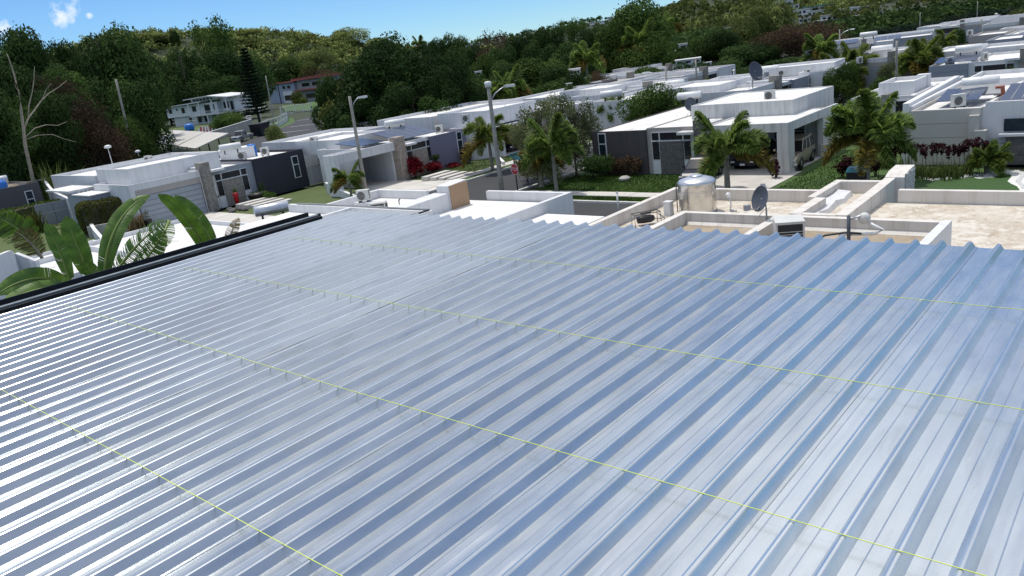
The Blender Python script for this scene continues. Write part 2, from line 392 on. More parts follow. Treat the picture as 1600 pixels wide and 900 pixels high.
# ------------------------------------------------------------------ mesh helpers
class MB:
    def __init__(self): self.v = []; self.f = []; self.smooth = []
    def add(self, vs, fs, smooth=False):
        b = len(self.v); self.v += [tuple(p) for p in vs]
        for f in fs: self.f.append(tuple(i+b for i in f)); self.smooth.append(smooth)
        return self
    def box(self, x0, x1, y0, y1, z0, z1):
        v = [(x, y, z) for z in (z0, z1) for y in (y0, y1) for x in (x0, x1)]
        return self.add(v, [(0, 2, 3, 1), (4, 5, 7, 6), (0, 1, 5, 4), (1, 3, 7, 5), (3, 2, 6, 7), (2, 0, 4, 6)])
    def hexa(self, b, t):
        """8-corner block: bottom ring b, top ring t (both counter-clockwise)"""
        return self.add(list(b)+list(t), [(3, 2, 1, 0), (4, 5, 6, 7), (0, 1, 5, 4), (1, 2, 6, 5), (2, 3, 7, 6), (3, 0, 4, 7)])
    def tube(self, pts, rad, n=8, cap=True, smooth=True):
        pts = [Vector(p) for p in pts]
        rads = rad if isinstance(rad, (list, tuple)) else [rad]*len(pts)
        rings = []
        up = Vector((0, 0, 1))
        for i, p in enumerate(pts):
            d = (pts[min(i+1, len(pts)-1)] - pts[max(i-1, 0)]).normalized()
            a = d.cross(up if abs(d.z) < 0.95 else Vector((1, 0, 0))).normalized(); b = d.cross(a).normalized()
            rings.append([p + (a*math.cos(2*math.pi*k/n) + b*math.sin(2*math.pi*k/n))*rads[i] for k in range(n)])
        vs = [q for r in rings for q in r]; fs = []
        for i in range(len(pts)-1):
            for k in range(n):
                fs.append((i*n+k, i*n+(k+1) % n, (i+1)*n+(k+1) % n, (i+1)*n+k))
        self.add(vs, fs, smooth)
        if cap:
            b = len(self.v) - len(vs)
            self.f.append(tuple(b+k for k in range(n-1, -1, -1))); self.smooth.append(False)
            self.f.append(tuple(b+(len(pts)-1)*n+k for k in range(n))); self.smooth.append(False)
        return self
    def lathe(self, prof, c=(0, 0, 0), n=24, axis='z', smooth=True):
        vs = []; fs = []
        for r, h in prof:
            for k in range(n):
                a = 2*math.pi*k/n; p = (r*math.cos(a), r*math.sin(a), h)
                if axis == 'x': p = (h, r*math.cos(a), r*math.sin(a))
                if axis == 'y': p = (r*math.sin(a), h, r*math.cos(a))
                vs.append((p[0]+c[0], p[1]+c[1], p[2]+c[2]))
        for i in range(len(prof)-1):
            for k in range(n):
                fs.append((i*n+k, i*n+(k+1) % n, (i+1)*n+(k+1) % n, (i+1)*n+k))
        return self.add(vs, fs, smooth)
    def build(self, name, mat, parent=None):
        me = bpy.data.meshes.new(name); me.from_pydata(self.v, [], self.f); me.update()
        me.polygons.foreach_set('use_smooth', self.smooth)
        if mat: me.materials.append(M[mat] if isinstance(mat, str) else mat)
        return obj(name, me, parent)
def obj(name, me, parent=None):
    o = bpy.data.objects.new(name, me); COL.objects.link(o)
    if parent is not None: o.parent = parent
    return o
def tag(o, label=None, cat=None, group=None, kind=None):
    for k, v in (('label', label), ('category', cat), ('group', group), ('kind', kind)):
        if v: o[k] = v
    return o
def thing(name, label, cat, loc=(0, 0, 0), rot=0.0, group=None):
    o = bpy.data.objects.new(name, None); COL.objects.link(o)
    o.location = loc; o.rotation_euler = (0, 0, rot); o.empty_display_size = 0.3
    return tag(o, label, cat, group)
def struct(name, mb, mat, label=None):
    o = mb.build(name, mat); return tag(o, label, None, None, 'structure')
def copy_tree(o, parent=None):
    c = o.copy(); COL.objects.link(c)
    if parent is not None: c.parent = parent
    for ch in o.children: copy_tree(ch, c)
    return c
def BX(name, mat, parent, *b): return MB().box(*b).build(name, mat, parent)
# ------------------------------------------------------------------ ground, streets, lawns
def sheet(name, x0, x1, y0, y1, z, mat, nx=1, ny=1):
    mb = MB(); 
    vs = [(x0+(x1-x0)*i/nx, y0+(y1-y0)*j/ny, z) for j in range(ny+1) for i in range(nx+1)]
    fs = [(j*(nx+1)+i, j*(nx+1)+i+1, (j+1)*(nx+1)+i+1, (j+1)*(nx+1)+i) for j in range(ny) for i in range(nx)]
    mb.add(vs, fs); return struct(name, mb, mat)
def poly(name, pts, z, mat):
    mb = MB(); mb.add([(p[0], p[1], z) for p in pts], [tuple(range(len(pts)))]); return struct(name, mb, mat)
RIDGES = []   # (polyline [(x, y, height)], sigma)
def rp(px, D, h):
    p = gd(px, 200, D); return (p.x, p.y, h)
RIDGES.append(([rp(-700, 540, 40), rp(-150, 540, 34), rp(60, 545, 30), rp(150, 545, 42), rp(230, 550, 47), rp(330, 555, 44), rp(420, 560, 40), rp(480, 560, 28), rp(560, 560, 21), rp(640, 560, 15), rp(760, 550, 7), rp(900, 540, 4)], 64))
RIDGES.append(([rp(1190, 1150, 3), rp(1260, 1120, 24), rp(1330, 1090, 62), rp(1440, 1050, 95), rp(1600, 1000, 125), rp(1900, 950, 140)], 190))
RIDGES.append(([rp(820, 3300, 60), rp(930, 3300, 78), rp(1000, 3300, 55), rp(1050, 3300, 50), rp(1088, 3200, 62), rp(1130, 3300, 48), rp(1250, 3200, 75), rp(1500, 3200, 80)], 330))
def hill_h(x, y):
    h = np.zeros_like(x) - 0.18
    for pl, sg in RIDGES:
        best = np.zeros_like(x)
        for (ax, ay, ah), (bx, by, bh) in zip(pl[:-1], pl[1:]):
            dx, dy = bx-ax, by-ay; L2 = dx*dx+dy*dy
            t = np.clip(((x-ax)*dx+(y-ay)*dy)/L2, 0, 1)
            d2 = (x-ax-t*dx)**2 + (y-ay-t*dy)**2
            hh = (ah+(bh-ah)*t)*np.exp(-d2/(2*sg*sg))
            best = np.maximum(best, hh)
        h = h + np.where(best > 0.4, best-0.4, 0)
    # shallow valley behind the last row of houses at right
    (ax, ay, _), (bx, by, _) = rp(1330, 250, 0), rp(1750, 285, 0)
    dx, dy = bx-ax, by-ay
    t = np.clip(((x-ax)*dx+(y-ay)*dy)/(dx*dx+dy*dy), 0, 1)
    d2 = (x-ax-t*dx)**2 + (y-ay-t*dy)**2
    h = h - 10.0*np.exp(-d2/(2*28.0**2))
    f = np.clip((np.hypot(x, y)-225.0)/110.0, 0, 1); f = f*f*(3-2*f)      # the estate itself lies level
    return -0.18 + (h+0.18)*f
def hz1(x, y): return float(hill_h(np.array([float(x)]), np.array([float(y)]))[0])
def ground():
    # one sheet: fine cells near, coarse to the horizon
    ax = np.concatenate([-np.geomspace(9000, 700, 26), np.linspace(-680, 300, 99), np.geomspace(320, 5000, 16)])
    ay = np.concatenate([-np.geomspace(3000, 120, 8), np.linspace(-100, 700, 81), np.geomspace(720, 1600, 50), np.geomspace(1640, 9000, 50)])
    X, Y = np.meshgrid(ax, ay)
    Z = hill_h(X, Y)
    vs = np.stack([X.ravel(), Y.ravel(), Z.ravel()], 1)
    nx, ny = len(ax), len(ay)
    i, j = np.meshgrid(np.arange(nx-1), np.arange(ny-1))
    a = (j*nx+i).ravel()
    fs = np.stack([a, a+1, a+nx+1, a+nx], 1)
    me = bpy.data.meshes.new('ground'); me.from_pydata(vs.tolist(), [], fs.tolist()); me.update()
    me.materials.append(M['wild_ground'])
    me.polygons.foreach_set('use_smooth', [True]*len(me.polygons))
    tag(obj('ground', me), None, None, None, 'structure')
ground()
ZR, ZK = -0.12, 0.0
sheet('street', -46.0, 90, 33.0, 40.2, ZR, 'asphalt')
sheet('street', -46.0, -37.6, 40.2, 150, ZR, 'asphalt')
sheet('street', -46.0, -38.0, -90, 33.0, ZR, 'asphalt')
def kerb(*b): struct('kerb', MB().box(*b), 'kerb_paint')
kerb(-37.2, 90, 40.2, 40.42, -0.25, 0.012)
kerb(-37.62, -37.4, 40.6, 150, -0.25, 0.012)
kerb(-46.22, -46.0, -90, 150, -0.25, 0.012)
kerb(-37.8, 90, 32.78, 33.0, -0.25, 0.012)
# rounded street corner
mb = MB()
for k in range(6):
    a0, a1 = R(180+15*k), R(180+15*(k+1))
    c = (-36.9, 40.9)
    p = [(c[0]+r*math.cos(a), c[1]+r*math.sin(a)) for r, a in ((0.72, a0), (0.50, a0), (0.50, a1), (0.72, a1))]
    mb.hexa([(q[0], q[1], -0.25) for q in p], [(q[0], q[1], 0.012) for q in p])
struct('kerb', mb, 'kerb_paint')
def pavement_row(x0, x1, y0, y1, step, along):
    t = MB().box(x0, x1, y0, y1, -0.25, -0.012); root = struct('pavement', t, 'concrete')
    proto = None
    L = (x1-x0) if along == 'x' else (y1-y0)
    n = int(L/step)
    for k in range(n):
        a = (x0 if along == 'x' else y0) + k*step + 0.012; b = a+step-0.024
        z = 0.018+0.006*((k*7) % 3)
        if proto is None:
            w = (y1-y0) if along == 'x' else (x1-x0)
            m = MB(); m.box(0, step-0.024, 0, w-0.02, 0, 0.05) if along == 'x' else m.box(0, w-0.02, 0, step-0.024, 0, 0.05)
            o = m.build('slab', 'pale_concrete', root); proto = o
        else:
            o = proto.copy(); COL.objects.link(o)
        o.location = (a, y0+0.01, z-0.05) if along == 'x' else (x0+0.01, a, z-0.05)
pavement_row(-36.2, 4, 41.7, 42.9, 1.5, 'x')
pavement_row(-48.4, -47.1, 30, 66, 1.5, 'y')
sheet('lawn', -36.4, 60, 40.42, 41.7, -0.03, 'lawn_green')
sheet('lawn', -36.4, -8.5, 42.9, 60, -0.03, 'lawn_green')
sheet('lawn', -47.1, -46.22, -40, 150, -0.03, 'lawn_green')
sheet('lawn', -62.9, -48.4, 28, 60, -0.03, 'lawn_dry')
sheet('lawn', -84, -63.0, 10, 25.6, -0.03, 'lawn_dry')
sheet('lawn', -37.0, 60, 28.6, 32.78, -0.03, 'lawn_green')
# driveways
sheet('driveway', -25.2, -19.0, 42.9, 50, 0.006, 'pale_concrete')
sheet('driveway', -54, -46.2, 40.1, 46.0, 0.006, 'pale_concrete')
sheet('driveway', -64, -46.2, 26.3, 32.3, 0.010, 'pale_concrete')
sheet('driveway', -52, -46.2, 58.5, 64.0, 0.006, 'pale_concrete')

# ------------------------------------------------------------------ the metal roof being fixed down
PITCHR, HT, PANW = 0.205, 0.041, 0.105
ROOF_X0, ROOF_X1, RY0, RY1, RZ = -9.34, 2.2, -1.6, 7.04, 8.0
mroof = thing('metal_roof', 'large roof of shiny ribbed galvanized metal sheets filling the foreground', 'roof', (0, 0, 0))
def panel_mesh(seed, n_r=5, lap=True):
    rng = random.Random(seed)
    prof = []                                   # (x, z) across the sheet, starts on a rib crest
    for k in range(n_r+1):
        c = k*PITCHR; lift = 0.0
        if k == 0: pre = []
        if k == n_r: lift = 0.0035
        crest = 0.0125 if k < n_r else 0.015
        if k > 0: prof += [(c-crest-0.026, -HT)]
        prof += [(c-crest, lift), (c-crest+0.0095, lift+0.0034), (c+crest-0.0055, lift+0.0030), (c+crest, lift)]
        if k < n_r:
            b = c+crest+0.026
            prof += [(b, -HT), (b+0.055, -HT+0.0003), (b+0.058, -HT+0.0024), (b+0.061, -HT+0.0003)]
        elif lap:
            prof += [(c+crest+0.027, -HT+0.004), (c+crest+0.043, -HT+0.0028), (c+crest+0.0445, -HT+0.0004)]
    ny = 46
    ys = np.linspace(RY0, RY1, ny)
    ph = [rng.uniform(0, 6.28) for _ in range(6)]
    vs = []; fs = []
    for j, y in enumerate(ys):
        for i, (x, z) in enumerate(prof):
            w = 0.0012*math.sin(y*1.3+x*6.13)+0.0009*math.sin(y*2.9+1.3+x*12.26)+(0.0005*math.sin(y*6.1+ph[2]-x*11) if z < -0.03 else 0)
            sx = 0.0022*math.sin(y*0.9+2)+0.0010*math.sin(y*3.1+0.7)
            vs.append((x+sx, y, z+w))
    m = len(prof)
    for j in range(ny-1):
        for i in range(m-1):
            a = j*m+i; fs.append((a, a+1, a+m+1, a+m))
    me = bpy.data.meshes.new('roof_panel'); me.from_pydata(vs, [], fs); me.update()
    me.materials.append(M['galvalume']); return me
npan = int((ROOF_X1-ROOF_X0)/(5*PITCHR))+1
rr = random.Random(3)
x = -1.295 - 8*5*PITCHR
k = 0
while x < ROOF_X1:
    if x + 5*PITCHR > ROOF_X0-0.4:
        o = obj('roof_panel', panel_mesh(40+k), mroof)
        o.location = (x, rr.uniform(-0.006, 0.006), RZ+0.0002*(k % 2))
        o.rotation_euler = (R(rr.uniform(-0.01, 0.01)), R(rr.uniform(-0.012, 0.012)), 0)
    x += 5*PITCHR; k += 1
# screws in rows under the strings
def screw_mesh():
    mb = MB().lathe([(0.013, 0), (0.013, 0.002), (0.006, 0.004), (0.006, 0.008), (0, 0.008)], n=8)
    return mb
# steel frame under and beside the sheets
frame = thing('steel_frame', 'dark steel edge beams and joists along the left edge of the metal roof', 'steel frame')
def cchan(x0, x1, y0, y1, z0, z1, t=0.012):
    mb = MB(); mb.box(x0, x0+t, y0, y1, z0, z1); mb.box(x1-t, x1, y0, y1, z0, z1); mb.box(x0+t, x1-t, y0, y1, z0+0.001, z0+t)
    return mb
cchan(-10.36, -10.02, -2.0, 6.80, 7.72, 7.99).build('edge_beam', 'dark_steel', frame)
BX('beam_flange', 'steel_flange', frame, -10.0, -9.93, -2.0, 6.70, 7.975, 7.992)
BX('edge_beam', 'dark_steel', frame, -9.93, -9.88, -2.0, 6.72, 7.55, 7.970)
BX('beam_flange', 'dark_steel', frame, -9.88, -9.30, -2.0, 6.74, 7.55, 7.57)
for yy in (-0.9, 0.45, 1.80, 3.15, 4.50, 5.85, 6.80):
    b = BX('joist', 'galvanized' if yy > 1 else 'steel_flange', frame, -9.86, 2.2, yy, yy+0.05, 7.82, 7.930)
for xx in (-9.6, -3.5, 1.9):
    for yy in (-1.2, 6.6):
        BX('post', 'dark_steel', frame, xx, xx+0.12, yy, yy+0.12, 4.62, 7.8)
# house that carries it
oh = thing('terrace_house', 'house below the metal roof with a flat concrete terrace', 'house')
BX('wall', 'white_paint', oh, -10.4, 2.6, -3.0, 7.0, -0.2, 4.3)
BX('terrace', 'concrete', oh, -10.6, 2.8, -3.2, 7.2, 4.301, 4.6)
# the four setting-out strings
def string(y, x0, x1, label, seed):
    rng = random.Random(seed); pts = []
    n = 26
    for i in range(n+1):
        t = i/n; xx = x0+(x1-x0)*t
        pts.append((xx, y+rng.uniform(-0.002, 0.002)+0.012*math.sin(t*5+seed), 8.0066+rng.uniform(-0.001, 0.0015)))
    pts[0] = (x0-0.02, y, 7.95)
    o = MB().tube(pts, 0.0021, 5).build('yellow_string', 'string_yellow')
    tag(o, label, 'string', 'yellow strings stretched across the metal roof')
string(5.52, -9.2, 2.1, 'thin yellow string crossing the metal roof nearest its far edge', 1)
string(4.08, -9.38, 2.1, 'thin yellow string crossing the metal roof, second one back from the far edge', 2)
string(2.69, -9.38, 2.1, 'thin yellow string crossing the metal roof, third one back from the far edge', 3)
string(1.43, -9.3, 2.1, 'thin yellow string cutting the lower left corner of the metal roof', 4)

# ------------------------------------------------------------------ flat roofed blocks
def tray(par, x0, x1, y0, y1, z0, zt, rim=0.35, t=0.15, wall='white_paint', roof='roof_white', wname='wall', rname='roof'):
    """walls up to a parapet, and the flat roof inside it"""
    zi = zt-rim
    o = [(x0, y0), (x1, y0), (x1, y1), (x0, y1)]; i = [(x0+t, y0+t), (x1-t, y0+t), (x1-t, y1-t), (x0+t, y1-t)]
    mb = MB(); v = [(*p, z0) for p in o]+[(*p, zt) for p in o]+[(*p, zt) for p in i]+[(*p, zi) for p in i]
    f = []
    for k in range(4):
        n = (k+1) % 4
        f += [(k, n, 4+n, 4+k), (4+k, 4+n, 8+n, 8+k), (8+k, 8+n, 12+n, 12+k)]
    mb.add(v, f); w = mb.build(wname, wall, par)
    r = MB().add([(*p, zi) for p in i], [(0, 1, 2, 3)]).build(rname, roof, par)
    return w, r

# right neighbour --------------------------------------------------
n2 = thing('flat_roofed_house', 'flat roofed house with tan stained roof just beyond the right end of the metal roof', 'house')
ZF = 3.15
def wallseg(par, x0, x1, y0, y1, z0, z1, mat='cream_parapet', name='parapet'): return BX(name, mat, par, x0, x1, y0, y1, z0, z1)
BX('wall', 'white_paint', n2, -16.2, 12, 12.0, 28.55, -0.1, ZF-0.004)
MB().add([(-16.1, 12, ZF), (12, 12, ZF), (12, 28.6, ZF), (-16.1, 28.6, ZF)], [(0, 1, 2, 3)]).build('roof', 'roof_tan', n2)
wallseg(n2, -16.3, -16.06, 12, 28.6, 2.6, 3.60)                       # west parapet
wallseg(n2, -16.06, -9.95, 28.36, 28.6, 2.6, 3.595)                   # north parapet, left part
wallseg(n2, -7.55, 12, 28.66, 28.9, 2.6, 3.60)                        # north parapet, right part
# bay that steps forward, with thick sloped side walls
wallseg(n2, -10.2, -9.93, 27.3, 30.3, 2.6, 3.612)
wallseg(n2, -9.93, -8.45, 30.02, 30.3, 2.6, 3.605)
BX('roof', 'roof_tan', n2, -9.93, -8.4, 28.3, 30.02, 2.7, 3.155)
mb = MB(); 
def slab_y(mb, x0, x1, prof, z0):                                     # wall running along y with a stepped top (y, z)
    for (ya, za), (yb, zb) in zip(prof[:-1], prof[1:]):
        mb.hexa([(x0, ya, z0), (x1, ya, z0), (x1, yb, z0), (x0, yb, z0)], [(x0, ya, za), (x1, ya, za), (x1, yb, zb), (x0, yb, zb)])
slab_y(mb, -9.92, -9.55, [(24.9, 3.60), (27.3, 3.60)], 2.6)
slab_y(mb, -8.42, -8.05, [(24.9, 3.60), (28.4, 3.66), (30.2, 3.72)], 2.6)
slab_y(mb, -8.418, -7.75, [(30.2, 3.74), (30.7, 3.88), (31.6, 3.93)], 0)
mb.box(-9.55, -8.42, 24.9, 25.15, 2.6, 3.58)
mb.build('parapet', 'cream_parapet', n2)
# lumpy waterproofed upstand along the bay
mb = MB()
for k in range(8):
    a_, b_ = 25.3+k*0.53, 25.3+(k+1)*0.53; w0, w1 = -9.33+0.07*math.sin(k*2.3), -9.33+0.07*math.sin((k+1)*2.3); h0, h1 = 3.33+0.03*math.sin(k*1.7), 3.33+0.03*math.sin((k+1)*1.7)
    mb.hexa([(-9.9, a_, 3.1), (w0+0.05, a_, 3.1), (w1+0.05, b_, 3.1), (-9.9, b_, 3.1)], [(-9.9, a_, h0+0.05), (w0-0.05, a_, h0), (w1-0.05, b_, h1), (-9.9, b_, h1+0.05)])
mb.build('upstand', 'white_paint', n2)
# white stone cladding on the pier
BX('pier_back', 'white_stone', n2, -7.749, -7.735, 30.25, 31.55, 0, 3.85)
for r_ in range(6):
    for c_ in range(4):
        s = MB().box(0, 0.012+0.018*random.random(), 0.01, 0.29, 0.008, 0.095).build('stone', 'white_stone', n2)
        s.location = (-7.735, 30.27+c_*0.31+(0.04 if r_ % 2 else 0), 3.22+r_*0.103)
# raised block with its own parapet ring
ub = thing  # noqa
ZU = 4.14
BX('upper_wall', 'cream_parapet', n2, -11.75, -4.42, 12.5, 21.2, ZF-0.1, ZU-0.012)
MB().add([(-11.7, 12.5, ZU), (-4.45, 12.5, ZU), (-4.45, 21.1, ZU), (-11.7, 21.1, ZU)], [(0, 1, 2, 3)]).build('upper_roof', 'roof_dirt', n2)
wallseg(n2, -11.85, -11.63, 12.5, 21.25, 3.0, 4.50)
wallseg(n2, -11.63, -4.55, 21.03, 21.25, 3.0, 4.494)
wallseg(n2, -4.55, -4.33, 12.5, 21.27, 3.0, 4.50, 'white_paint')
wallseg(n2, -8.85, -8.58, 12.5, 21.03, 4.0, 4.488)
for xa, xb in ((-11.6, -8.87), (-8.56, -4.57)):                        # cement fillet at the foot of the parapet
    MB().add([(xa, 21.02, ZU+0.10), (xb, 21.02, ZU+0.10), (xb, 20.9, ZU+0.006), (xa, 20.9, ZU+0.006)], [(0, 1, 2, 3)]).build('fillet', 'cream_parapet', n2)

# steel water tank
def water_tank(c, r, h):
    t = thing('water_tank', 'round polished steel water tank standing on the tan roof', 'water tank', c)
    mb = MB(); prof = [(r, 0)]
    for k in range(1, 9): prof.append((r+0.004*((k*5) % 3-1), (h-0.03)*k/8))
    mb.lathe(prof, n=48)
    M['mirror_steel'] = M.get('mirror_steel') or plain('mirror_steel', (0.60, 0.58, 0.55), 0.2, 1.0, 0.12, 3)
    mb.build('tank_body', 'mirror_steel', t)
    MB().lathe([(r+0.02, h-0.03), (r+0.03, h), (r*0.92, h+0.09), (r*0.6, h+0.17), (r*0.33, h+0.20)], n=48).build('tank_top', 'galvanized', t)
    MB().lathe([(r*0.33, h+0.185), (r*0.34, h+0.225), (r*0.30, h+0.25), (0, h+0.262)], n=32).build('lid', 'galvanized', t)
    MB().lathe([(r*1.0, 0.0), (r*1.03, 0.02), (r*1.03, 0.06), (r, 0.08)], n=48).build('base_ring', 'pipe_grey', t)
    for k in range(2):
        MB().lathe([(r+0.005, h*(0.70+0.05*k)), (r+0.012, h*(0.70+0.05*k)+0.008), (r+0.005, h*(0.70+0.05*k)+0.016)], n=48).build('hoop', 'mirror_steel', t)
    MB().tube([(-r-0.04, -0.25, 0.0), (-r-0.04, -0.25, h*0.98), (-r+0.1, -0.2, h*0.99)], 0.018, 6).build('pipe', 'pipe_black', t)
    return t
water_tank((-14.05, 26.35, ZF+0.03), 0.70, 1.16)
hb = thing('heater_box', 'white upright water heater box beside the steel tank', 'heater', (-14.95, 25.7, ZF))
BX('casing', 'plastic_white', hb, -0.14, 0.14, -0.14, 0.14, 0.0, 0.52); BX('cover', 'plastic_white', hb, -0.155, 0.155, -0.155, 0.155, 0.52, 0.55)
pm = thing('pressure_pump', 'black pressure pump in a tube frame on the tan roof', 'pump', (-15.05, 24.2, ZF), R(50))
MB().lathe([(0, -0.36), (0.13, -0.34), (0.15, -0.1), (0.15, 0.16), (0.1, 0.3), (0, 0.32)], (0, 0, 0.22), 16, 'x').build('motor', 'black_plastic', pm)
fr = MB()
for sy in (-0.2, 0.2):
    fr.tube([(-0.5, sy, 0), (-0.5, sy, 0.46), (0.5, sy, 0.46), (0.5, sy, 0)], 0.016, 6)
fr.tube([(-0.5, -0.2, 0.46), (-0.5, 0.2, 0.46)], 0.016, 6); fr.tube([(0.5, -0.2, 0.46), (0.5, 0.2, 0.46)], 0.016, 6)
fr.build('tube_frame', 'black_plastic', pm)
BX('handle', 'black_plastic', pm, -0.2, 0.2, -0.03, 0.03, 0.40, 0.47)
MB().tube([(0.3, 0, 0.2), (0.6, 0.1, 0.12), (0.9, 0.5, 0.05), (0.95, 1.4, 0.04)], 0.02, 6).build('hose', 'pipe_grey', pm)
sl = thing('security_light', 'small white floodlight on a bent bracket beside the steel tank', 'floodlight', (-12.9, 26.7, ZF))
MB().tube([(0, 0, 0), (0.05, 0, 0.3), (-0.06, 0, 0.55)], 0.03, 8).build('bracket', 'plastic_white', sl)
MB().lathe([(0, 0), (0.09, 0.01), (0.11, 0.1), (0.05, 0.2), (0, 0.2)], (-0.06, 0, 0.5), 12).build('lamp_head', 'plastic_white', sl)
MB().tube([(0, 0, 0.02), (0.3, -0.1, 0.05)], 0.035, 8).build('foot', 'plastic_white', sl)
# satellite dish
def dish(name, label, loc, rot, s=1.0, tilt=-18):
    t = thing(name, label, 'satellite dish', loc, rot)
    M4 = Matrix.Rotation(R(tilt), 4, 'X')
    mb = MB(); n = 32
    prof = [(0.0, 0.10), (0.16, 0.088), (0.30, 0.055), (0.40, 0.012), (0.43, 0.0), (0.425, 0.012), (0.40, 0.032)]
    vs = []; fs = []
    for r_, h_ in prof:
        for k_ in range(n):
            a = 2*math.pi*k_/n; p = M4 @ Vector((0.92*r_*math.cos(a), h_, 1.12*r_*math.sin(a)))
            vs.append((p.x*s, p.y*s, p.z*s+0.95*s))
    for i_ in range(len(prof)-1):
        for k_ in range(n): fs.append((i_*n+k_, i_*n+(k_+1) % n, (i_+1)*n+(k_+1) % n, (i_+1)*n+k_))
    mb.add(vs, fs, True); mb.build('reflector', 'dish_grey', t)
    MB().tube([(0, 0.08*s, 0.93*s), (0, 0.26*s, 0.86*s), (0, 0.30*s, 0.45*s), (0, 0.30*s, 0)], 0.032*s, 8).build('mast', 'pipe_grey', t)
    MB().tube([(0, 0.2*s, 0.75*s), (0.05*s, -0.2*s, 0.58*s), (0.1*s, -0.62*s, 0.72*s)], 0.022*s, 8).build('arm', 'pipe_grey', t)
    BX('feed_horn', 'pipe_grey', t, 0.02*s, 0.18*s, -0.78*s, -0.58*s, 0.66*s, 0.86*s)
    MB().tube([(-0.02*s, 0.28*s, 0.55*s), (-0.42*s, 0.1*s, 0.0)], 0.014*s, 6).build('strut', 'galvanized', t)
    BX('foot_plate', 'pipe_grey', t, -0.08*s, 0.08*s, 0.2*s, 0.4*s, 0, 0.02*s)
    return t
dish('satellite_dish', 'dark grey satellite dish on the parapet of the tan roof', (-9.05, 20.6, 4.36), R(-24), 0.78)
# split condenser units
def condenser(label, loc, rot, w=0.86, d=0.34, h=0.66, group=None):
    t = thing('air_conditioner', label, 'air conditioner', loc, rot, group)
    BX('casing', 'ac_casing', t, -w/2, w/2, -d/2, d/2, 0.08, h); BX('lid', 'ac_casing', t, -w/2-0.01, w/2+0.01, -d/2-0.01, d/2+0.01, h, h+0.025)
    c = (-0.12*w, -d/2-0.004, 0.08+(h-0.08)/2); r_ = min(w*0.34, (h-0.08)*0.44)
    MB().lathe([(0, 0), (r_, 0)], c, 20, 'y').build('fan_opening', 'black_plastic', t)
    g = MB()
    for q in (0.95, 0.7, 0.45, 0.2):
        g.lathe([(r_*q, -0.012), (r_*q+0.012, -0.012), (r_*q+0.012, -0.002), (r_*q, -0.002)], c, 20, 'y')
    g.build('fan_grille', 'ac_casing', t)
    for sx in (-1, 1): BX('foot', 'dark_steel', t, sx*w*0.35-0.03, sx*w*0.35+0.03, -d/2-0.03, d/2+0.03, 0, 0.078)
    v = MB()
    for k_ in range(5): v.box(w/2+0.002, w/2+0.008, -d/2+0.05, d/2-0.05, 0.18+k_*0.09, 0.22+k_*0.09)
    v.build('side_vent', 'black_plastic', t)
    return t
def window_ac(label, loc, rot, group=None, w=0.66, d=0.72, h=0.44):
    t = thing('air_conditioner', label, 'air conditioner', loc, rot, group)
    BX('casing', 'ac_casing', t, -w/2, w/2, -d/2, d/2, 0.06, h); BX('lid', 'ac_casing', t, -w/2-0.012, w/2+0.012, -d/2-0.012, d/2+0.012, h, h+0.02)
    BX('coil', 'black_plastic', t, -w/2+0.05, w/2-0.05, -d/2-0.006, -d/2+0.01, 0.11, h-0.05)
    v = MB()
    for k_ in range(4): v.box(-w/2+0.05, w/2-0.05, -d/2-0.02, -d/2-0.008, 0.14+k_*0.075, 0.155+k_*0.075)
    v.build('grille', 'ac_casing', t)
    s_ = MB()
    for k_ in range(6): s_.box(w/2+0.002, w/2+0.01, -d/2+0.08+k_*0.09, -d/2+0.12+k_*0.09, 0.14, h-0.08)
    s_.build('side_vent', 'black_plastic', t)
    for sx in (-1, 1): BX('foot', 'dark_steel', t, sx*w*0.4-0.04, sx*w*0.4+0.04, -d/2, d/2, 0, 0.06)
    return t
window_ac('boxy beige air conditioner on the dirty inner roof right of the satellite dish', (-7.9, 19.75, ZU), R(28), None, 0.72, 0.8, 0.62)
# service mast with weatherhead and conduits
sm = thing('service_mast', 'grey electric service mast with round weatherhead and bent conduit', 'electric mast', (-6.3, 19.6, ZU))
MB().tube([(0, 0, 0), (0.0, 0, 0.82)], 0.045, 10).build('mast', 'dish_grey', sm)
MB().lathe([(0, 0), (0.11, 0.01), (0.14, 0.05), (0.14, 0.18), (0.10, 0.21), (0, 0.22)], (0.32, 0.05, 0.72), 16, 'y').build('weatherhead', 'ac_casing', sm)
MB().tube([(0, 0, 0.70), (0.2, 0.06, 0.78), (0.36, 0.12, 0.82)], 0.03, 8).build('bracket', 'galvanized', sm)
MB().tube([(0.42, 0.15, 0.62), (0.62, 0.15, 0.52), (0.78, 0.12, 0.46), (0.62, 0.1, 0.36), (0.2, 0.08, 0.32), (-0.25, 0.05, 0.30)], 0.042, 8).build('conduit', 'plastic_white', sm)
MB().tube([(0.3, 0.02, 0.36), (-0.1, 0.0, 0.37), (-0.55, -0.1, 0.30), (-1.0, -0.6, 0.10), (-1.25, -1.3, 0.02)], 0.030, 8).build('cable', 'pipe_black', sm)
BX('junction_box', 'dish_grey', sm, -0.95, -0.8, -0.5, -0.38, 0.02, 0.16)

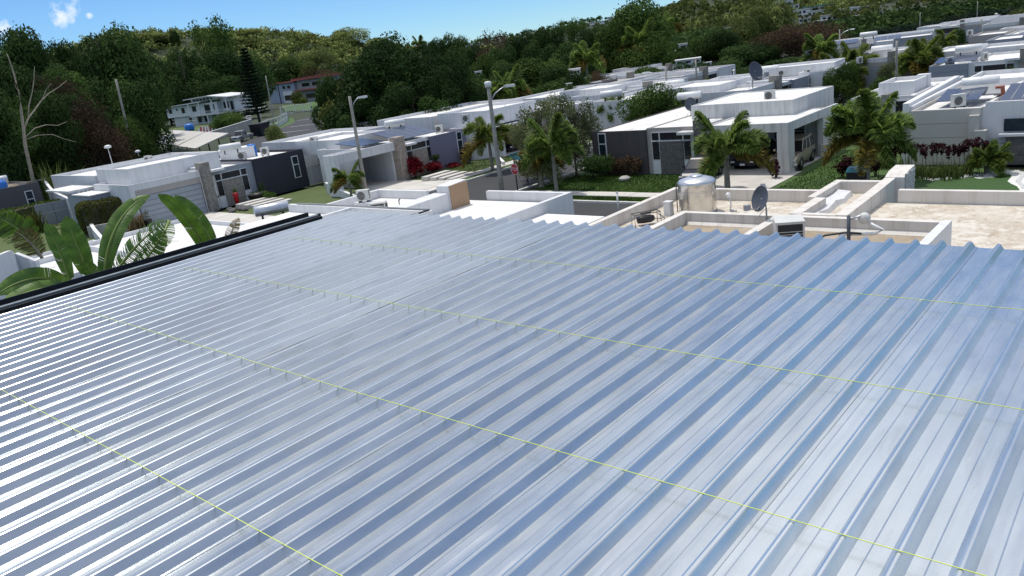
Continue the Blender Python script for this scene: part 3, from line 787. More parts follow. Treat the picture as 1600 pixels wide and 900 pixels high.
# left neighbour ---------------------------------------------------
n1 = thing('flat_roofed_house', 'white flat roofed house with air conditioners beyond the far left end of the metal roof', 'house')
BX('wall', 'white_paint', n1, -33.8, -20.85, 11, 26.9, -0.1, ZF-0.004)
MB().add([(-33.75, 11, ZF), (-20.8, 11, ZF), (-20.8, 27, ZF), (-33.75, 27, ZF)], [(0, 1, 2, 3)]).build('roof', 'roof_stained_white', n1)
def wp(*b, mat='white_paint'): return BX('parapet', mat, n1, *b)
wp(-33.85, -33.62, 11, 27.02, 2.5, 3.60)
wp(-33.62, -29.8, 26.8, 27.02, 2.5, 3.594)
wp(-28.6, -26.7, 26.4, 26.62, 2.5, 3.596)
wp(-25.8, -20.85, 27.1, 27.32, 2.5, 3.60)
wp(-20.95, -20.72, 11, 27.325, 0, 3.606, mat='white_paint')
# thick wall with stepped end, tan faced
mb = MB(); slab_y(mb, -27.2, -26.25, [(19.5, 3.85), (25.0, 3.95)], 2.6); slab_y(mb, -27.0, -26.2, [(25.0, 4.28), (26.3, 4.36)], 0)
mb.build('parapet', 'white_paint', n1)
BX('pier_cladding', 'tan_cladding', n1, -26.2, -26.14, 25.05, 26.25, 0, 4.29)
# lower porch slab towards the street
BX('porch_roof', 'roof_stained_white', n1, -20.7, -17.6, 13, 25.2, 2.85, 3.12); BX('wall', 'white_paint', n1, -20.6, -17.75, 13, 25.0, 0, 2.85)
# raised block
BX('upper_wall', 'white_paint', n1, -31.5, -21.95, 11, 19.85, ZF-0.2, ZU-0.01)
MB().add([(-31.5, 11, ZU), (-22, 11, ZU), (-22, 19.8, ZU), (-31.5, 19.8, ZU)], [(0, 1, 2, 3)]).build('upper_roof', 'roof_stained_white', n1)
wp(-31.5, -22.1, 19.7, 19.9, 3.1, 4.494); wp(-22.1, -21.9, 11, 19.92, 3.1, 4.50); wp(-27.0, -26.8, 11, 19.7, 4.0, 4.49)
BX('lower_roof', 'roof_stained_white', n1, -36.6, -33.9, 11, 20.6, 2.3, 2.5); BX('wall', 'white_paint', n1, -36.4, -33.9, 11, 20.4, 0, 2.3)
MB().tube([(-30.9, 19.82, 4.53), (-27, 19.85, 4.545), (-22.0, 19.84, 4.53)], 0.035, 6).build('pipe', 'pipe_grey', n1)
MB().tube([(-22.0, 19.8, 4.53), (-22.0, 18.0, 4.54), (-22.0, 15, 4.53)], 0.035, 6).build('pipe', 'pipe_black', n1)
MB().tube([(-22.4, 17.2, 4.14), (-22.45, 17.25, 4.55), (-22.5, 17.0, 4.66), (-22.9, 16.6, 4.5)], 0.05, 8).build('vent_pipe', 'pipe_black', n1)
for px_, py_ in ((-29.9, 25.0), (-28.3, 24.3)):
    MB().tube([(px_, py_, ZF), (px_, py_, ZF+0.35), (px_+0.2, py_-0.1, ZF+0.45)], 0.035, 6).build('vent_pipe', 'pipe_black', n1)
g = 'air conditioners on the white neighbour roof'
condenser('tall pale condenser with round fan, raised behind the other two on the white roof', (-31.55, 24.15, ZF+0.45), R(30), 0.64, 0.30, 0.60, g)
BX('stand', 'white_paint', n1, -32.1, -31.0, 23.9, 24.4, ZF, ZF+0.45)
window_ac('low boxy air conditioner below the tall condenser on the white roof', (-31.1, 23.3, ZF), R(38), g, 0.66, 0.45, 0.34)
window_ac('boxy air conditioner with slotted side, right one of the group on the white roof', (-29.05, 23.0, ZF+0.25), R(38), g, 0.74, 0.5, 0.50)
BX('stand', 'white_paint', n1, -29.5, -28.6, 22.7, 23.3, ZF, ZF+0.25)
# neighbour's lower roofs to the left, seen past the banana leaves
n0 = thing('white_annex', 'long low white roofs with a step seen between the banana leaves', 'annex')
tray(n0, -52, -40.4, 16.5, 24.3, 0, 1.9, 0.25, 0.15, 'white_paint', 'roof_white')
tray(n0, -47.5, -40.5, 10.0, 16.4, 0, 2.4, 0.3, 0.15, 'white_paint', 'roof_white')
tray(n0, -57, -52.1, 12, 20.0, 0, 1.2, 0.2, 0.15, 'white_paint', 'roof_white')
# curved white garden wall, bottom left
cw = MB(); arc = [gz(-40, 425, 5.2), gz(0, 398, 5.2), gz(18, 391, 5.2), gz(23, 396, 5.0), gz(55, 408, 4.6), gz(60, 420, 4.2)]
for a_, b_ in zip(arc[:-1], arc[1:]):
    d = (b_-a_); d.z = 0; nrm = Vector((-d.y, d.x, 0)).normalized()*0.2
    cw.hexa([(a_.x, a_.y, 0), (b_.x, b_.y, 0), (b_.x+nrm.x, b_.y+nrm.y, 0), (a_.x+nrm.x, a_.y+nrm.y, 0)],
            [(a_.x, a_.y, a_.z), (b_.x, b_.y, b_.z), (b_.x+nrm.x, b_.y+nrm.y, b_.z), (a_.x+nrm.x, a_.y+nrm.y, a_.z)])
tag(cw.build('garden_wall', 'white_paint'), 'tall plain white wall in the lower left corner behind the banana leaves', 'wall')
# solar water heater
def solar_heater(label, loc, rot, s=1.0, tankmat='galvanized', panel=True, group=None):
    t = thing('solar_water_heater', label, 'solar heater', loc, rot, group)
    L, r_ = 1.7*s, 0.27*s
    MB().lathe([(0, -L/2), (r_*0.8, -L/2), (r_, -L/2+0.05*s), (r_, L/2-0.05*s), (r_*0.8, L/2), (0, L/2)], (0, 0, 0.55*s), 24, 'x').build('tank', tankmat, t)
    for sx in (-1, 1):
        MB().hexa([(sx*0.5*s-0.05, -0.2*s, 0), (sx*0.5*s+0.05, -0.2*s, 0), (sx*0.5*s+0.05, 0.2*s, 0), (sx*0.5*s-0.05, 0.2*s, 0)],
                  [(sx*0.5*s-0.05, -0.1*s, 0.36*s), (sx*0.5*s+0.05, -0.1*s, 0.36*s), (sx*0.5*s+0.05, 0.1*s, 0.36*s), (sx*0.5*s-0.05, 0.1*s, 0.36*s)]).build('support', 'dark_steel', t)
    if panel:
        a = [(-0.85*s, -0.3*s, 0.42*s), (0.85*s, -0.3*s, 0.42*s), (0.85*s, -1.6*s, 0.06*s), (-0.85*s, -1.6*s, 0.06*s)]
        MB().hexa([(p[0], p[1], p[2]-0.04*s) for p in a][::-1], [(p[0], p[1], p[2]+0.03*s) for p in a][::-1]).build('collector', 'pipe_grey', t)
    return t
solar_heater('big grey solar water heater cylinder at the far left corner of the neighbour roof', tuple(gz(428, 343, 2.55)), R(64), 1.15, panel=False)
# ------------------------------------------------------------------ the estate's house type
def std_house(label, origin, rot, mirror=False, box_mat='white_paint', entry_mat='white_paint', band_mat='white_paint', pillar_mat='stacked_stone',
              stone_mat='stacked_stone', wall='white_paint', roof='roof_white', garage='door', widths=(6.15, 0.8, 4.05, 5.5), upper=(1.0, 9.2, 2.0, 9.2, 4.7),
              rear=(0.2, 16.2, 10.0, 19.0, 4.0), hb=3.6, he=3.3, hg=3.6, hp=4.22, depth=10.0, detail=True, solar=(), siding=0, win=True, name='flat_roofed_house', group=None,
              fin=None, rims=None, gu0=0.0, gdep=7.0):
    wg, wpi, we, wb = widths
    W = wg+wpi+we+wb
    t = thing(name, label, 'house', origin, rot, group)
    def U(a, b): return (W-b, W-a) if mirror else (a, b)
    def bx(n, m, a, b, v0, v1, z0, z1, par=None):
        a, b = U(a, b); return BX(n, m, par or t, a, b, v0, v1, z0, z1)
    def tr(a, b, v0, v1, z0, zt, rim=0.3, w=wall, wn='wall', rn='roof'):
        rim = rims if rims is not None else rim
        a, b = U(a, b); return tray(t, a, b, v0, v1, z0, zt, rim, 0.15, w, roof, wn, rn)
    g1 = wg; p1 = g1+wpi; e1 = p1+we; b1 = e1+wb
    # garage or carport
    if garage == 'door':
        tr(0, g1, 0.0, 7.0, 0, hg, 0.28, band_mat, 'garage_wall')
        bx('lintel', 'taupe_wall', 0.35, g1-0.1, -0.012, 0.05, 2.58, 3.08)
        bx('door_recess', 'dark_grey_wall', 0.35, g1-0.1, -0.006, 0.02, 0.0, 2.58)
        n = 6
        dr = bx('garage_door', 'garage_metal', 0.42, g1-0.17, -0.03, 0.015, 0.02, 2.55)
        for k in range(n): bx('door_section', 'garage_metal', 0.44, g1-0.19, -0.075, -0.032, 0.05+k*0.42, 0.40+k*0.42)
    else:
        tr(gu0, g1, 0.0, gdep, 2.75, hg, 0.28, band_mat, 'garage_fascia')
        if gu0: tr(0, gu0-0.003, 0.0, 1.5, 2.75, hg-0.002, 0.28, band_mat, 'garage_fascia')
        bx('ceiling', wall, gu0+0.15, g1-0.1, 0.15, 6.9, 2.72, 2.748)
        bx('pillar_post', band_mat, 0.0, 0.5 if garage == 'carport' else 0.78, 0.01, 0.5 if garage == 'carport' else 0.95, 0, 2.75)
        if garage == 'carport': bx('side_wall', wall, 0.02, 0.2, 0.5, 1.5 if gu0 else 6.98, 0, 2.74); bx('side_wall', wall, gu0+0.02, gu0+0.2, 1.5, 6.9, 0, 2.742) if gu0 else None
        else:
            bx('pillar_post', band_mat, 0.0, 0.4, 6.2, 6.98, 0, 2.745)
        bx('back_wall', wall, gu0+0.2, g1, 6.6, 6.9, 0, 2.73)
        bx('inner_wall', wall, g1-0.2, g1, 0.4, 6.6, 0, 2.73)
        bx('carport_floor', 'pale_concrete', gu0+0.05, g1-0.05, -0.1, 6.6, -0.1, 0.03)
        bx('inner_door', 'plastic_white', 3.2, 4.2, 6.56, 6.59, 0.05, 2.1)
    # stone pillar with its wall running back over the roof
    bx('stone_pillar', pillar_mat, g1+0.03, p1-0.03, -0.45, 0.6, 0, hp)
    bx('pillar_wall', wall, g1+0.12, p1-0.12, 0.6, 3.0, 2.5, hp-0.4)
    if detail:
        for k in range(4): bx('step_light', 'plastic_white', p1-0.02, p1+0.10, -0.4, -0.3, 0.35+0.55*k, 0.42+0.55*k)
    # entry
    tr(p1, e1, 0.15, depth, 0, he, 0.22, entry_mat)
    if detail:
        e0 = p1
        def win_(a, b, z0, z1, glass='dark_glass'):
            f = bx('window', 'frame_white', e0+a, e0+b, 0.075, 0.149, z0, z1)
            bx('pane', glass, e0+a+0.06, e0+b-0.06, 0.045, 0.074, z0+0.05, z1-0.05, f)
        win_(0.42, 1.05, 2.40, 3.02); win_(1.06, 2.94, 2.40, 3.02); win_(2.95, 3.60, 2.40, 3.02)
        win_(0.42, 1.05, 1.02, 2.38); win_(2.95, 3.60, 1.02, 2.38)
        bx('front_door', 'plastic_white', e0+0.02, e0+0.40, 0.08, 0.148, 0.02, 2.95)
        bx('handle', 'black_plastic', e0+0.30, e0+0.37, 0.03, 0.08, 1.0, 1.15)
        sp = bx('stone_panel', stone_mat, e0+1.07, e0+2.93, 0.0, 0.146, 0, 2.36)
        bx('sill', 'frame_white', e0+0.40, e0+3.62, -0.02, 0.10, 2.362, 2.398)
        bx('base_wall', 'frame_white', e0+0.42, e0+1.05, 0.06, 0.147, 0, 1.0); bx('base_wall', 'frame_white', e0+2.95, e0+3.60, 0.06, 0.147, 0, 1.0)
        bx('canopy', wall, p1-0.1, p1+1.1, -0.75, 0.1, hp-0.92, hp-0.74)
    else:
        f = bx('window', 'frame_white', p1+0.3, p1+3.6, 0.07, 0.149, 1.9, 3.0); bx('pane', 'dark_glass', p1+0.38, p1+3.52, 0.04, 0.069, 1.96, 2.94, f)
        bx('stone_panel', stone_mat, p1+0.8, p1+2.9, 0.03, 0.148, 0, 1.85)
    # box
    tr(e1, b1, -0.05, depth-0.2, 0, hb, 0.22, box_mat)
    if siding:
        hs = hb/siding
        for k in range(siding): bx('wall_panel', box_mat, e1+0.02, b1-0.02, -0.09, -0.052, k*hs+0.012, (k+1)*hs-0.014)
    elif win:
        a = e1+wb*0.80; f = bx('window', 'frame_white', a-0.36, a+0.36, -0.10, -0.051, 1.05, 3.12)
        bx('pane', 'blue_glass', a-0.27, a+0.27, -0.125, -0.101, 2.36, 3.04, f); bx('pane', 'blue_glass', a-0.27, a+0.27, -0.125, -0.101, 1.13, 2.26, f)
    if upper:
        a, b, v0, v1, z = upper; tr(a, b, v0, v1, 2.9, z, 0.25, wall, 'upper_wall', 'upper_roof')
    if rear:
        a, b, v0, v1, z = rear; tr(a, b, v0, v1, 0, z, 0.3, wall, 'rear_wall', 'rear_roof')
    if fin:
        bx('side_fin', box_mat, -fin, -0.02, 0.2, 0.5, 0, hg-0.25)
    # solar arrays: (u0, u1, v0, v1, z0, z1, nu, nv)
    for a, b, v0, v1, z0, z1, nu, nv in solar:
        a, b = U(a, b)
        for i in range(nu):
            for j in range(nv):
                ua, ub = a+(b-a)*i/nu+0.015, a+(b-a)*(i+1)/nu-0.015
                va, vb = v0+(v1-v0)*j/nv, v0+(v1-v0)*(j+1)/nv-0.03
                za, zb = z0+(z1-z0)*j/nv, z0+(z1-z0)*(j+1)/nv
                mb = MB().hexa([(ua, va, za), (ub, va, za), (ub, vb, zb), (ua, vb, zb)], [(ua, va, za+0.04), (ub, va, za+0.04), (ub, vb, zb+0.04), (ua, vb, zb+0.04)])
                mb.build('solar_panel', 'solar_cells', t)
    return t
R90 = R(90)
# house A: white with a grey sectional garage door and a navy box
hA = std_house('white house with grey ribbed garage door, stone pillar and tall navy box wing', (-64, 26.15, 0), R90, box_mat='navy_wall', widths=(6.1, 0.85, 4.3, 5.45), stone_mat='stacked_stone', entry_mat='grey_wall',
               upper=(1.1, 9.3, 2.0, 8.5, 4.72), rear=(1.5, 14.0, 10.2, 21.0, 4.05), hg=3.62, he=3.42)
BX('side_wing', 'grey_wall', hA, -1.6, -0.02, 4.0, 9.0, 0, 3.0); BX('side_roof', 'roof_white', hA, -1.7, 0.6, 8.2, 13.5, 3.22, 3.36)
BX('side_roof', 'roof_white', hA, -1.7, -0.02, 3.9, 7.7, 3.0, 3.08)
for k in range(3): BX('timber_prop', 'plastic_white', hA, -0.9+k*0.35, -0.78+k*0.35, 8.2, 8.3, 0, 3.2)
# house B: grey purple with carport and red planting
hB = std_house('grey purple house with open carport, pink stone pillar and red leaved shrubs in front', (-54, 38.95, 0), R90, box_mat='purple_wall', widths=(6.8, 0.95, 3.35, 4.9), garage='carport',
               pillar_mat='pink_stone', stone_mat='pink_stone', upper=(4.6, 10.4, 5.0, 12.0, 4.2), rear=(7.0, 16.5, 12.2, 22, 3.9), gu0=3.4, hb=3.24, he=3.26, hg=3.5, hp=3.88,
               solar=((3.6, 6.7, 1.0, 4.4, 3.62, 3.95, 4, 2), (8.0, 13.2, 0.9, 4.6, 3.42, 4.2, 5, 2)), fin=0.0)
# house G: the stained white corner house with brown box
hG = std_house('stained white corner house with dark brown box wing, stone pillar and open carport', (-34.7, 49.0, 0), 0, True, box_mat='brown_wall', widths=(5.7, 0.8, 4.0, 4.75), wall='old_white', band_mat='old_white',
               entry_mat='taupe_wall', pillar_mat='dark_stone', stone_mat='dark_stone', garage='open', upper=(1.35, 9.05, 4.3, 12.3, 4.28), rear=None, hb=3.22, he=3.32, hg=3.32, hp=3.8, depth=15.0, roof='roof_white', rims=0.06)
# jalousie window and side yard wall of the corner house carport
jw = BX('side_wall', 'old_white', hG, 9.9, 10.05, 5.2, 6.5, 0, 2.7)
BX('side_wall', 'old_white', hG, 15.02, 15.22, 7.0, 9.3, 0, 3.3)
BX('side_door', 'frame_grey', hG, 15.222, 15.25, 7.5, 8.3, 0.1, 2.5)
f = BX('window', 'frame_white', hG, 11.6, 13.9, 6.52, 6.595, 1.35, 2.5)
for k in range(5): BX('louvre', 'dark_glass', hG, 11.68, 12.65, 6.46, 6.51, 1.42+k*0.21, 1.58+k*0.21); BX('louvre', 'dark_glass', hG, 12.85, 13.82, 6.46, 6.51, 1.42+k*0.21, 1.58+k*0.21)
sc_ = thing('electric_box', 'small white box at the foot of the carport side wall of the corner house', 'electric box', (-19.35, 55.2, 0)); BX('casing', 'ac_casing', sc_, -0.2, 0.2, -0.25, 0.25, 0, 0.85); BX('lid', 'ac_casing', sc_, -0.22, 0.22, -0.27, 0.27, 0.85, 0.89)
# house R: beige sided, right edge
hR = std_house('beige boarded house with a long row of solar panels at the right edge', (-13.05, 52.0, 0), 0, True, box_mat='beige_wall', widths=(6.1, 0.8, 7.4, 3.75), wall='white_paint', entry_mat='white_paint',
               pillar_mat='dark_stone', stone_mat='dark_stone', upper=(0.3, 8.2, 7.0, 13, 4.4), rear=(6, 18, 13.2, 20, 3.6), hb=3.32, he=3.36, hg=3.5, siding=4, detail=False, garage='door', depth=14,
               solar=((7.3, 13.7, 1.5, 5.2, 3.42, 4.0, 12, 2), (14.9, 17.2, 2.2, 5.2, 3.5, 3.9, 3, 1)))
BX('curved_fin', 'beige_wall', hR, 3.55, 4.15, -0.75, -0.1, 0, 2.1); BX('curved_fin', 'beige_wall', hR, 3.2, 3.72, -0.5, -0.1, 0, 2.95)
BX('long_window', 'blue_glass', hR, 4.9, 9.6, 0.02, 0.06, 1.9, 2.62); BX('window_ledge', 'frame_white', hR, 4.7, 11, -0.35, 0.05, 1.66, 1.80)
BX('stone_wall', 'dark_stone', hR, 5.1, 11, -0.1, 0.03, 0, 1.64)
for k in range(7): BX('louvre', 'frame_grey', hR, 4.2, 5.05, -0.06, 0.0, 0.35+k*0.19, 0.42+k*0.19)
BX('back_parapet', 'white_paint', hR, -0.25, 0.0, 0.3, 16, 0, 3.55)
BX('roof_parapet', 'white_paint', hR, 3.9, 12, 0.16, 0.42, 3.361, 3.60)
# other houses of the estate
hC = std_house('white house with dark open carport behind the grey leaved trees and the stop sign', (-51.5, 57.3, 0), R90, garage='carport', upper=(1, 9.2, 2.5, 9.5, 4.5), rear=(0.5, 16, 10, 19, 4.3), hb=3.4, hg=3.0, he=3.2, hp=3.6)
hC2 = std_house('white low roofed house behind the round leafy street tree', (-50.5, 77.5, 0), R90, detail=False, upper=(2, 10, 3, 10, 4.2), rear=(0, 15, 10.2, 18, 3.8))
hC3 = std_house('white house with grey flat roofs at the end of the cross street', (-53, 97, 0), R90, detail=False, upper=None, rear=(0, 15, 10.2, 18, 3.6), roof='concrete')
hP = std_house('pale grey house with band window seen over the roof of the corner house', (-31.6, 70.2, 0), R90, detail=True, box_mat='grey_wall', entry_mat='grey_wall', upper=(2, 10, 4, 11, 4.1), rear=(0, 16, 10, 18, 3.5), hb=3.3, he=3.35)
hQ = std_house('long white house with brown fence wall in front, behind the corner house', (-43.5, 84, 0), R(8), detail=False, upper=(6, 14, 3, 9, 4.2), rear=None, wall='white_paint', widths=(6.1, 0.8, 4, 3.5), garage='door')
hW = std_house('low white roofed house between the corner house and the beige house', (-19.3, 60.5, 0), 0, detail=False, upper=(1.5, 3.9, 1.5, 5.5, 4.15), rear=(0.2, 5, 7.0, 12, 3.3), widths=(2.2, 0.5, 1.4, 1.0), hg=3.3, hb=3.3, he=3.3, hp=3.5, depth=7)
BX('chimney_block', 'white_paint', hW, 3.2, 4.0, 5.0, 5.8, 3.2, 4.25)
hH2 = std_house('grey boarded house with band window behind the beige house', (-19.7, 84.5, 0), 0, True, box_mat='grey_wall', siding=5, hb=3.3, he=3.35, widths=(4.5, 0.7, 4.1, 3.3), detail=True, upper=(0, 5.5, 4, 10, 4.3),
                rear=(0, 11, 11, 18, 3.8), solar=((8.8, 12.4, 0.8, 3.4, 3.42, 3.75, 4, 2), (0.5, 5.2, 2.0, 5.5, 4.35, 4.9, 5, 2)), wall='white_paint')
hH1 = std_house('long grey house with ribbed garage and stone pillar in the far row at right', (-48.5, 137, 0), R(14), box_mat='grey_wall', garage='door', hb=3.7, he=3.5, upper=(0, 8, 4, 9, 4.1), rear=(0, 17, 10, 18, 3.9), fin=2.6,
                solar=((1.0, 5.5, 1.0, 4.0, 3.75, 4.2, 4, 2), (8, 12, 1, 4, 3.6, 4.1, 4, 2)))
k = 0
far_specs = [(-33, 99, 0, 0), (-20, 112, 1, 1), (-14, 99, 0, 1), (-24.5, 126, 1, 0), (-9, 121, 0, 1), (-29, 158, 0, 1), (-8, 142, 1, 1), (-22, 176, 0, 0), (6, 160, 0, 1), (-44, 178, 1, 0), (-2, 188, 1, 1), (14, 185, 0, 0),
             (-68, 100, 1, 0), (-70, 118, 0, 0), (-76, 64, 1, 0), (-79, 81, 0, 1), (-12, 205, 0, 1)]
walls_ = ['white_paint', 'grey_wall', 'white_paint', 'taupe_wall', 'white_paint', 'dark_grey_wall', 'beige_wall']
desc = ['white', 'grey fronted', 'white stepped', 'taupe fronted', 'bright white', 'dark fronted', 'beige fronted']
where = ['past the lime green palms at right', 'left of the concrete lamp post in the far row', 'beside the clump of palms', 'under the wooded slope at right', 'near the right edge of the far row', 'in the last row below the dark wood',
         'behind the blue solar roofs', 'in the back row under the hillside', 'at the far right end of the rows', 'at the left end of the back row', 'below the hillside at far right', 'cut by the right edge in the back row',
         'beyond the tall grey leaved trees', 'under the dark tree belt in the middle', 'behind the navy box house', 'behind the purple house roofs', 'in the topmost row at right']
for (fx, fy, mi, so), w_ in zip(far_specs, where):
    rot = R90 if fx < -60 else 0
    std_house('%s flat roofed house %s' % (desc[k % 7], w_), (fx, fy, 0), rot, bool(mi), box_mat=walls_[k % 7], detail=False, upper=(1.0, 7.5+0.4*(k % 3), 2.5, 8.5, 4.1+0.2*(k % 3)),
              rear=(0.4, 12, 9.0, 14, 3.7) if k % 2 else None, widths=(5.6, 0.7, 3.6, 4.2), depth=8.8, solar=((6.5, 10.5, 0.8, 3.6, 3.5, 3.95, 4, 2),) if so else (), roof=('roof_white', 'roof_stained_white', 'concrete')[k % 3],
              garage='door', group='flat roofed houses in the far rows', win=(k % 2 == 0))
    k += 1
# house left of A, dark grey with cluttered roof
hL = std_house('dark grey house with cluttered roof at the left edge, behind the clipped hedge', (-84, 9.6, 0), R90, box_mat='dark_grey_wall', wall='dark_grey_wall', hb=3.75, upper=None, rear=None, detail=False, roof='roof_dirt')
solar_heater('silver solar water heater lying on the cluttered roof at the left edge', (-87.0, 23.2, 3.55), R(75), 1.5, panel=False)
bt = thing('water_drum', 'small blue plastic drum on the cluttered dark roof at the left edge', 'drum', (-86.0, 23.6, 3.5)); MB().lathe([(0, 0), (0.4, 0), (0.45, 0.3), (0.45, 0.6), (0.36, 0.85), (0.12, 0.9), (0.12, 1.0), (0, 1.0)], n=16).build('drum_body', 'blue_plastic', bt)
MB().lathe([(0.455, 0.28), (0.475, 0.32), (0.455, 0.36)], n=16).build('hoop', 'blue_plastic', bt)
jk = thing('roof_timber', 'pile of loose planks leaning on the cluttered dark roof', 'planks', (-86.2, 25.3, 3.5), R(40))
for k in range(6):
    p = BX('plank', 'dead_wood' if k % 2 else 'pipe_grey', jk, -1.8, 1.8, -0.5+k*0.17, -0.36+k*0.17, 0.05*k, 0.05*k+0.05); p.rotation_euler = (0, R(-14+3*k), R(4*k-10))

# garden walls and gates
def wall_thing(label, pts, h0, h1, th=0.2, mat='white_paint', name='garden_wall', cat='wall', cap=True):
    mb = MB(); cp = MB(); n = len(pts)-1
    t = thing(name, label, cat, (pts[0][0], pts[0][1], 0))
    ox, oy = pts[0]
    for i, ((ax_, ay_), (bx_, by_)) in enumerate(zip(pts[:-1], pts[1:])):
        d = Vector((bx_-ax_, by_-ay_, 0)); nn = Vector((-d.y, d.x, 0)).normalized()*th/2
        za, zb = h0+(h1-h0)*i/n, h0+(h1-h0)*(i+1)/n
        q = [(ax_-ox-nn.x, ay_-oy-nn.y), (bx_-ox-nn.x, by_-oy-nn.y), (bx_-ox+nn.x, by_-oy+nn.y), (ax_-ox+nn.x, ay_-oy+nn.y)]
        zz_ = (za, zb, zb, za)
        mb.hexa([(*p, -0.2) for p in q], [(*p, z) for p, z in zip(q, zz_)])
        q2 = [(ax_-ox-nn.x*1.3, ay_-oy-nn.y*1.3), (bx_-ox-nn.x*1.3, by_-oy-nn.y*1.3), (bx_-ox+nn.x*1.3, by_-oy+nn.y*1.3), (ax_-ox+nn.x*1.3, ay_-oy+nn.y*1.3)]
        cp.hexa([(*p, z+0.003) for p, z in zip(q2, zz_)], [(*p, z+0.06) for p, z in zip(q2, zz_)])
    mb.build('wall_body', mat, t)
    if cap: cp.build('coping', 'bright_white', t)
    return t
wall_thing('long white boundary wall sloping down beside the dark grey house', [(-98, 31.0), (-84.2, 27.2), (-76, 26.0)], 3.0, 2.05)
wall_thing('low white garden wall running to the street beside the rounded hedge', [(-76, 25.9), (-70, 24.5), (-64.5, 22.9), (-58, 21.2)], 1.7, 0.35)
gt = thing('yard_gate', 'grey board gate between the dark grey house and the white boundary wall', 'gate', (-79.0, 23.6, 0), R90)
for k in range(2): BX('gate_panel', 'grey_wall', gt, k*1.55+0.02, k*1.55+1.52, 0, 0.05, 0.1, 2.1)
BX('rail', 'frame_grey', gt, 0, 3.1, -0.02, 0.0, 1.2, 1.28); BX('post', 'frame_grey', gt, 3.1, 3.2, -0.03, 0.08, 0, 2.2)
gt = thing('yard_gate', 'pale grey double gate between the navy box and the purple house', 'gate', (-64.0, 42.9, 0), R90)
for k in range(3): BX('gate_panel', 'frame_grey', gt, 0.05+k*0.68, 0.05+k*0.68+0.65, 0, 0.05, 0.1, 1.86)
BX('post', 'frame_grey', gt, 2.1, 2.18, -0.02, 0.07, 0, 1.95)
wall_thing('white step wall joining the pale gate to the purple house carport', [(-63.9, 45.4), (-59.0, 42.45), (-57.5, 41.1), (-55.5, 39.3)], 1.9, 2.5)
wall_thing('white side wall of the corner lot running behind the two street palms', [(-35.0, 49.3), (-37.0, 55), (-37.2, 66)], 1.9, 2.2)
wall_thing('white wall closing the side yard of the purple house', [(-55.2, 55.1), (-52.4, 57.2)], 2.9, 2.9)
wall_thing('short white kerb wall on the lawn right of the big palm', [(-19.2, 44.2), (-17.4, 40.9)], 0.35, 0.3)
wall_thing('short white swale wall in the lawn beside the purple house drive', [(-57.6, 40.3), (-54.5, 39.2), (-51, 38.2)], 0.9, 0.3)
wall_thing('short white pipe like kerb in the grass of the cross street corner', [(-50.5, 55.4), (-47.6, 52.9)], 0.35, 0.25)
wall_thing('low planter wall of the white house under the rounded hedge', [(-66.2, 23.0), (-64.6, 26.1)], 0.9, 0.9, cap=False, mat='concrete')
# steps
for lab, base, rot, n_ in (('broad pale stone steps with treads leading to the white house door', (-61.6, 33.7, 0), R90, 4), ('floating concrete slab steps on the lawn before the purple house', (-50.6, 45.6, 0), R90, 4)):
    st = thing('garden_steps', lab, 'steps', base, rot)
    for k in range(n_):
        o = BX('step', 'pale_concrete', st, 0.0+k*0.2, 3.0+k*0.2, -k*0.85-0.35, -k*0.85+0.35, -0.05, 0.38-0.085*k)
# stones edging
def pot(label, c, r, h, mat, plant=None, square=False):
    t = thing('plant_pot', label, 'plant pot', c)
    MB().lathe([(0, 0), (r*0.7, 0), (r, h*0.95), (r*1.05, h), (r*0.9, h), (r*0.85, h*0.9), (0, h*0.88)], n=16).build('pot_body', mat, t)
    return t
# ------------------------------------------------------------------ foliage meshes
def quads_mesh(name, P, T, B, L, W, tint, mat):
    """leaves: centre P, long axis T, wide axis B, half length L, half width W (numpy)"""
    n = len(P); L = L[:, None]; W = W[:, None]
    v = np.stack([P-T*L, P+B*W, P+T*L, P-B*W], 1).reshape(-1, 3).astype(np.float32)
    me = bpy.data.meshes.new(name)
    me.vertices.add(4*n); me.vertices.foreach_set('co', v.ravel())
    me.loops.add(4*n); me.loops.foreach_set('vertex_index', np.arange(4*n, dtype=np.int32))
    me.polygons.add(n); me.polygons.foreach_set('loop_start', np.arange(0, 4*n, 4, dtype=np.int32))
    me.polygons.foreach_set('loop_total', np.full(n, 4, dtype=np.int32))
    me.update(calc_edges=True)
    a = me.attributes.new('tint', 'FLOAT', 'FACE'); a.data.foreach_set('value', np.clip(tint, 0, 1).astype(np.float32))
    me.materials.append(M[mat]); return me
def unit(v): return v/np.maximum(np.linalg.norm(v, axis=1, keepdims=True), 1e-6)
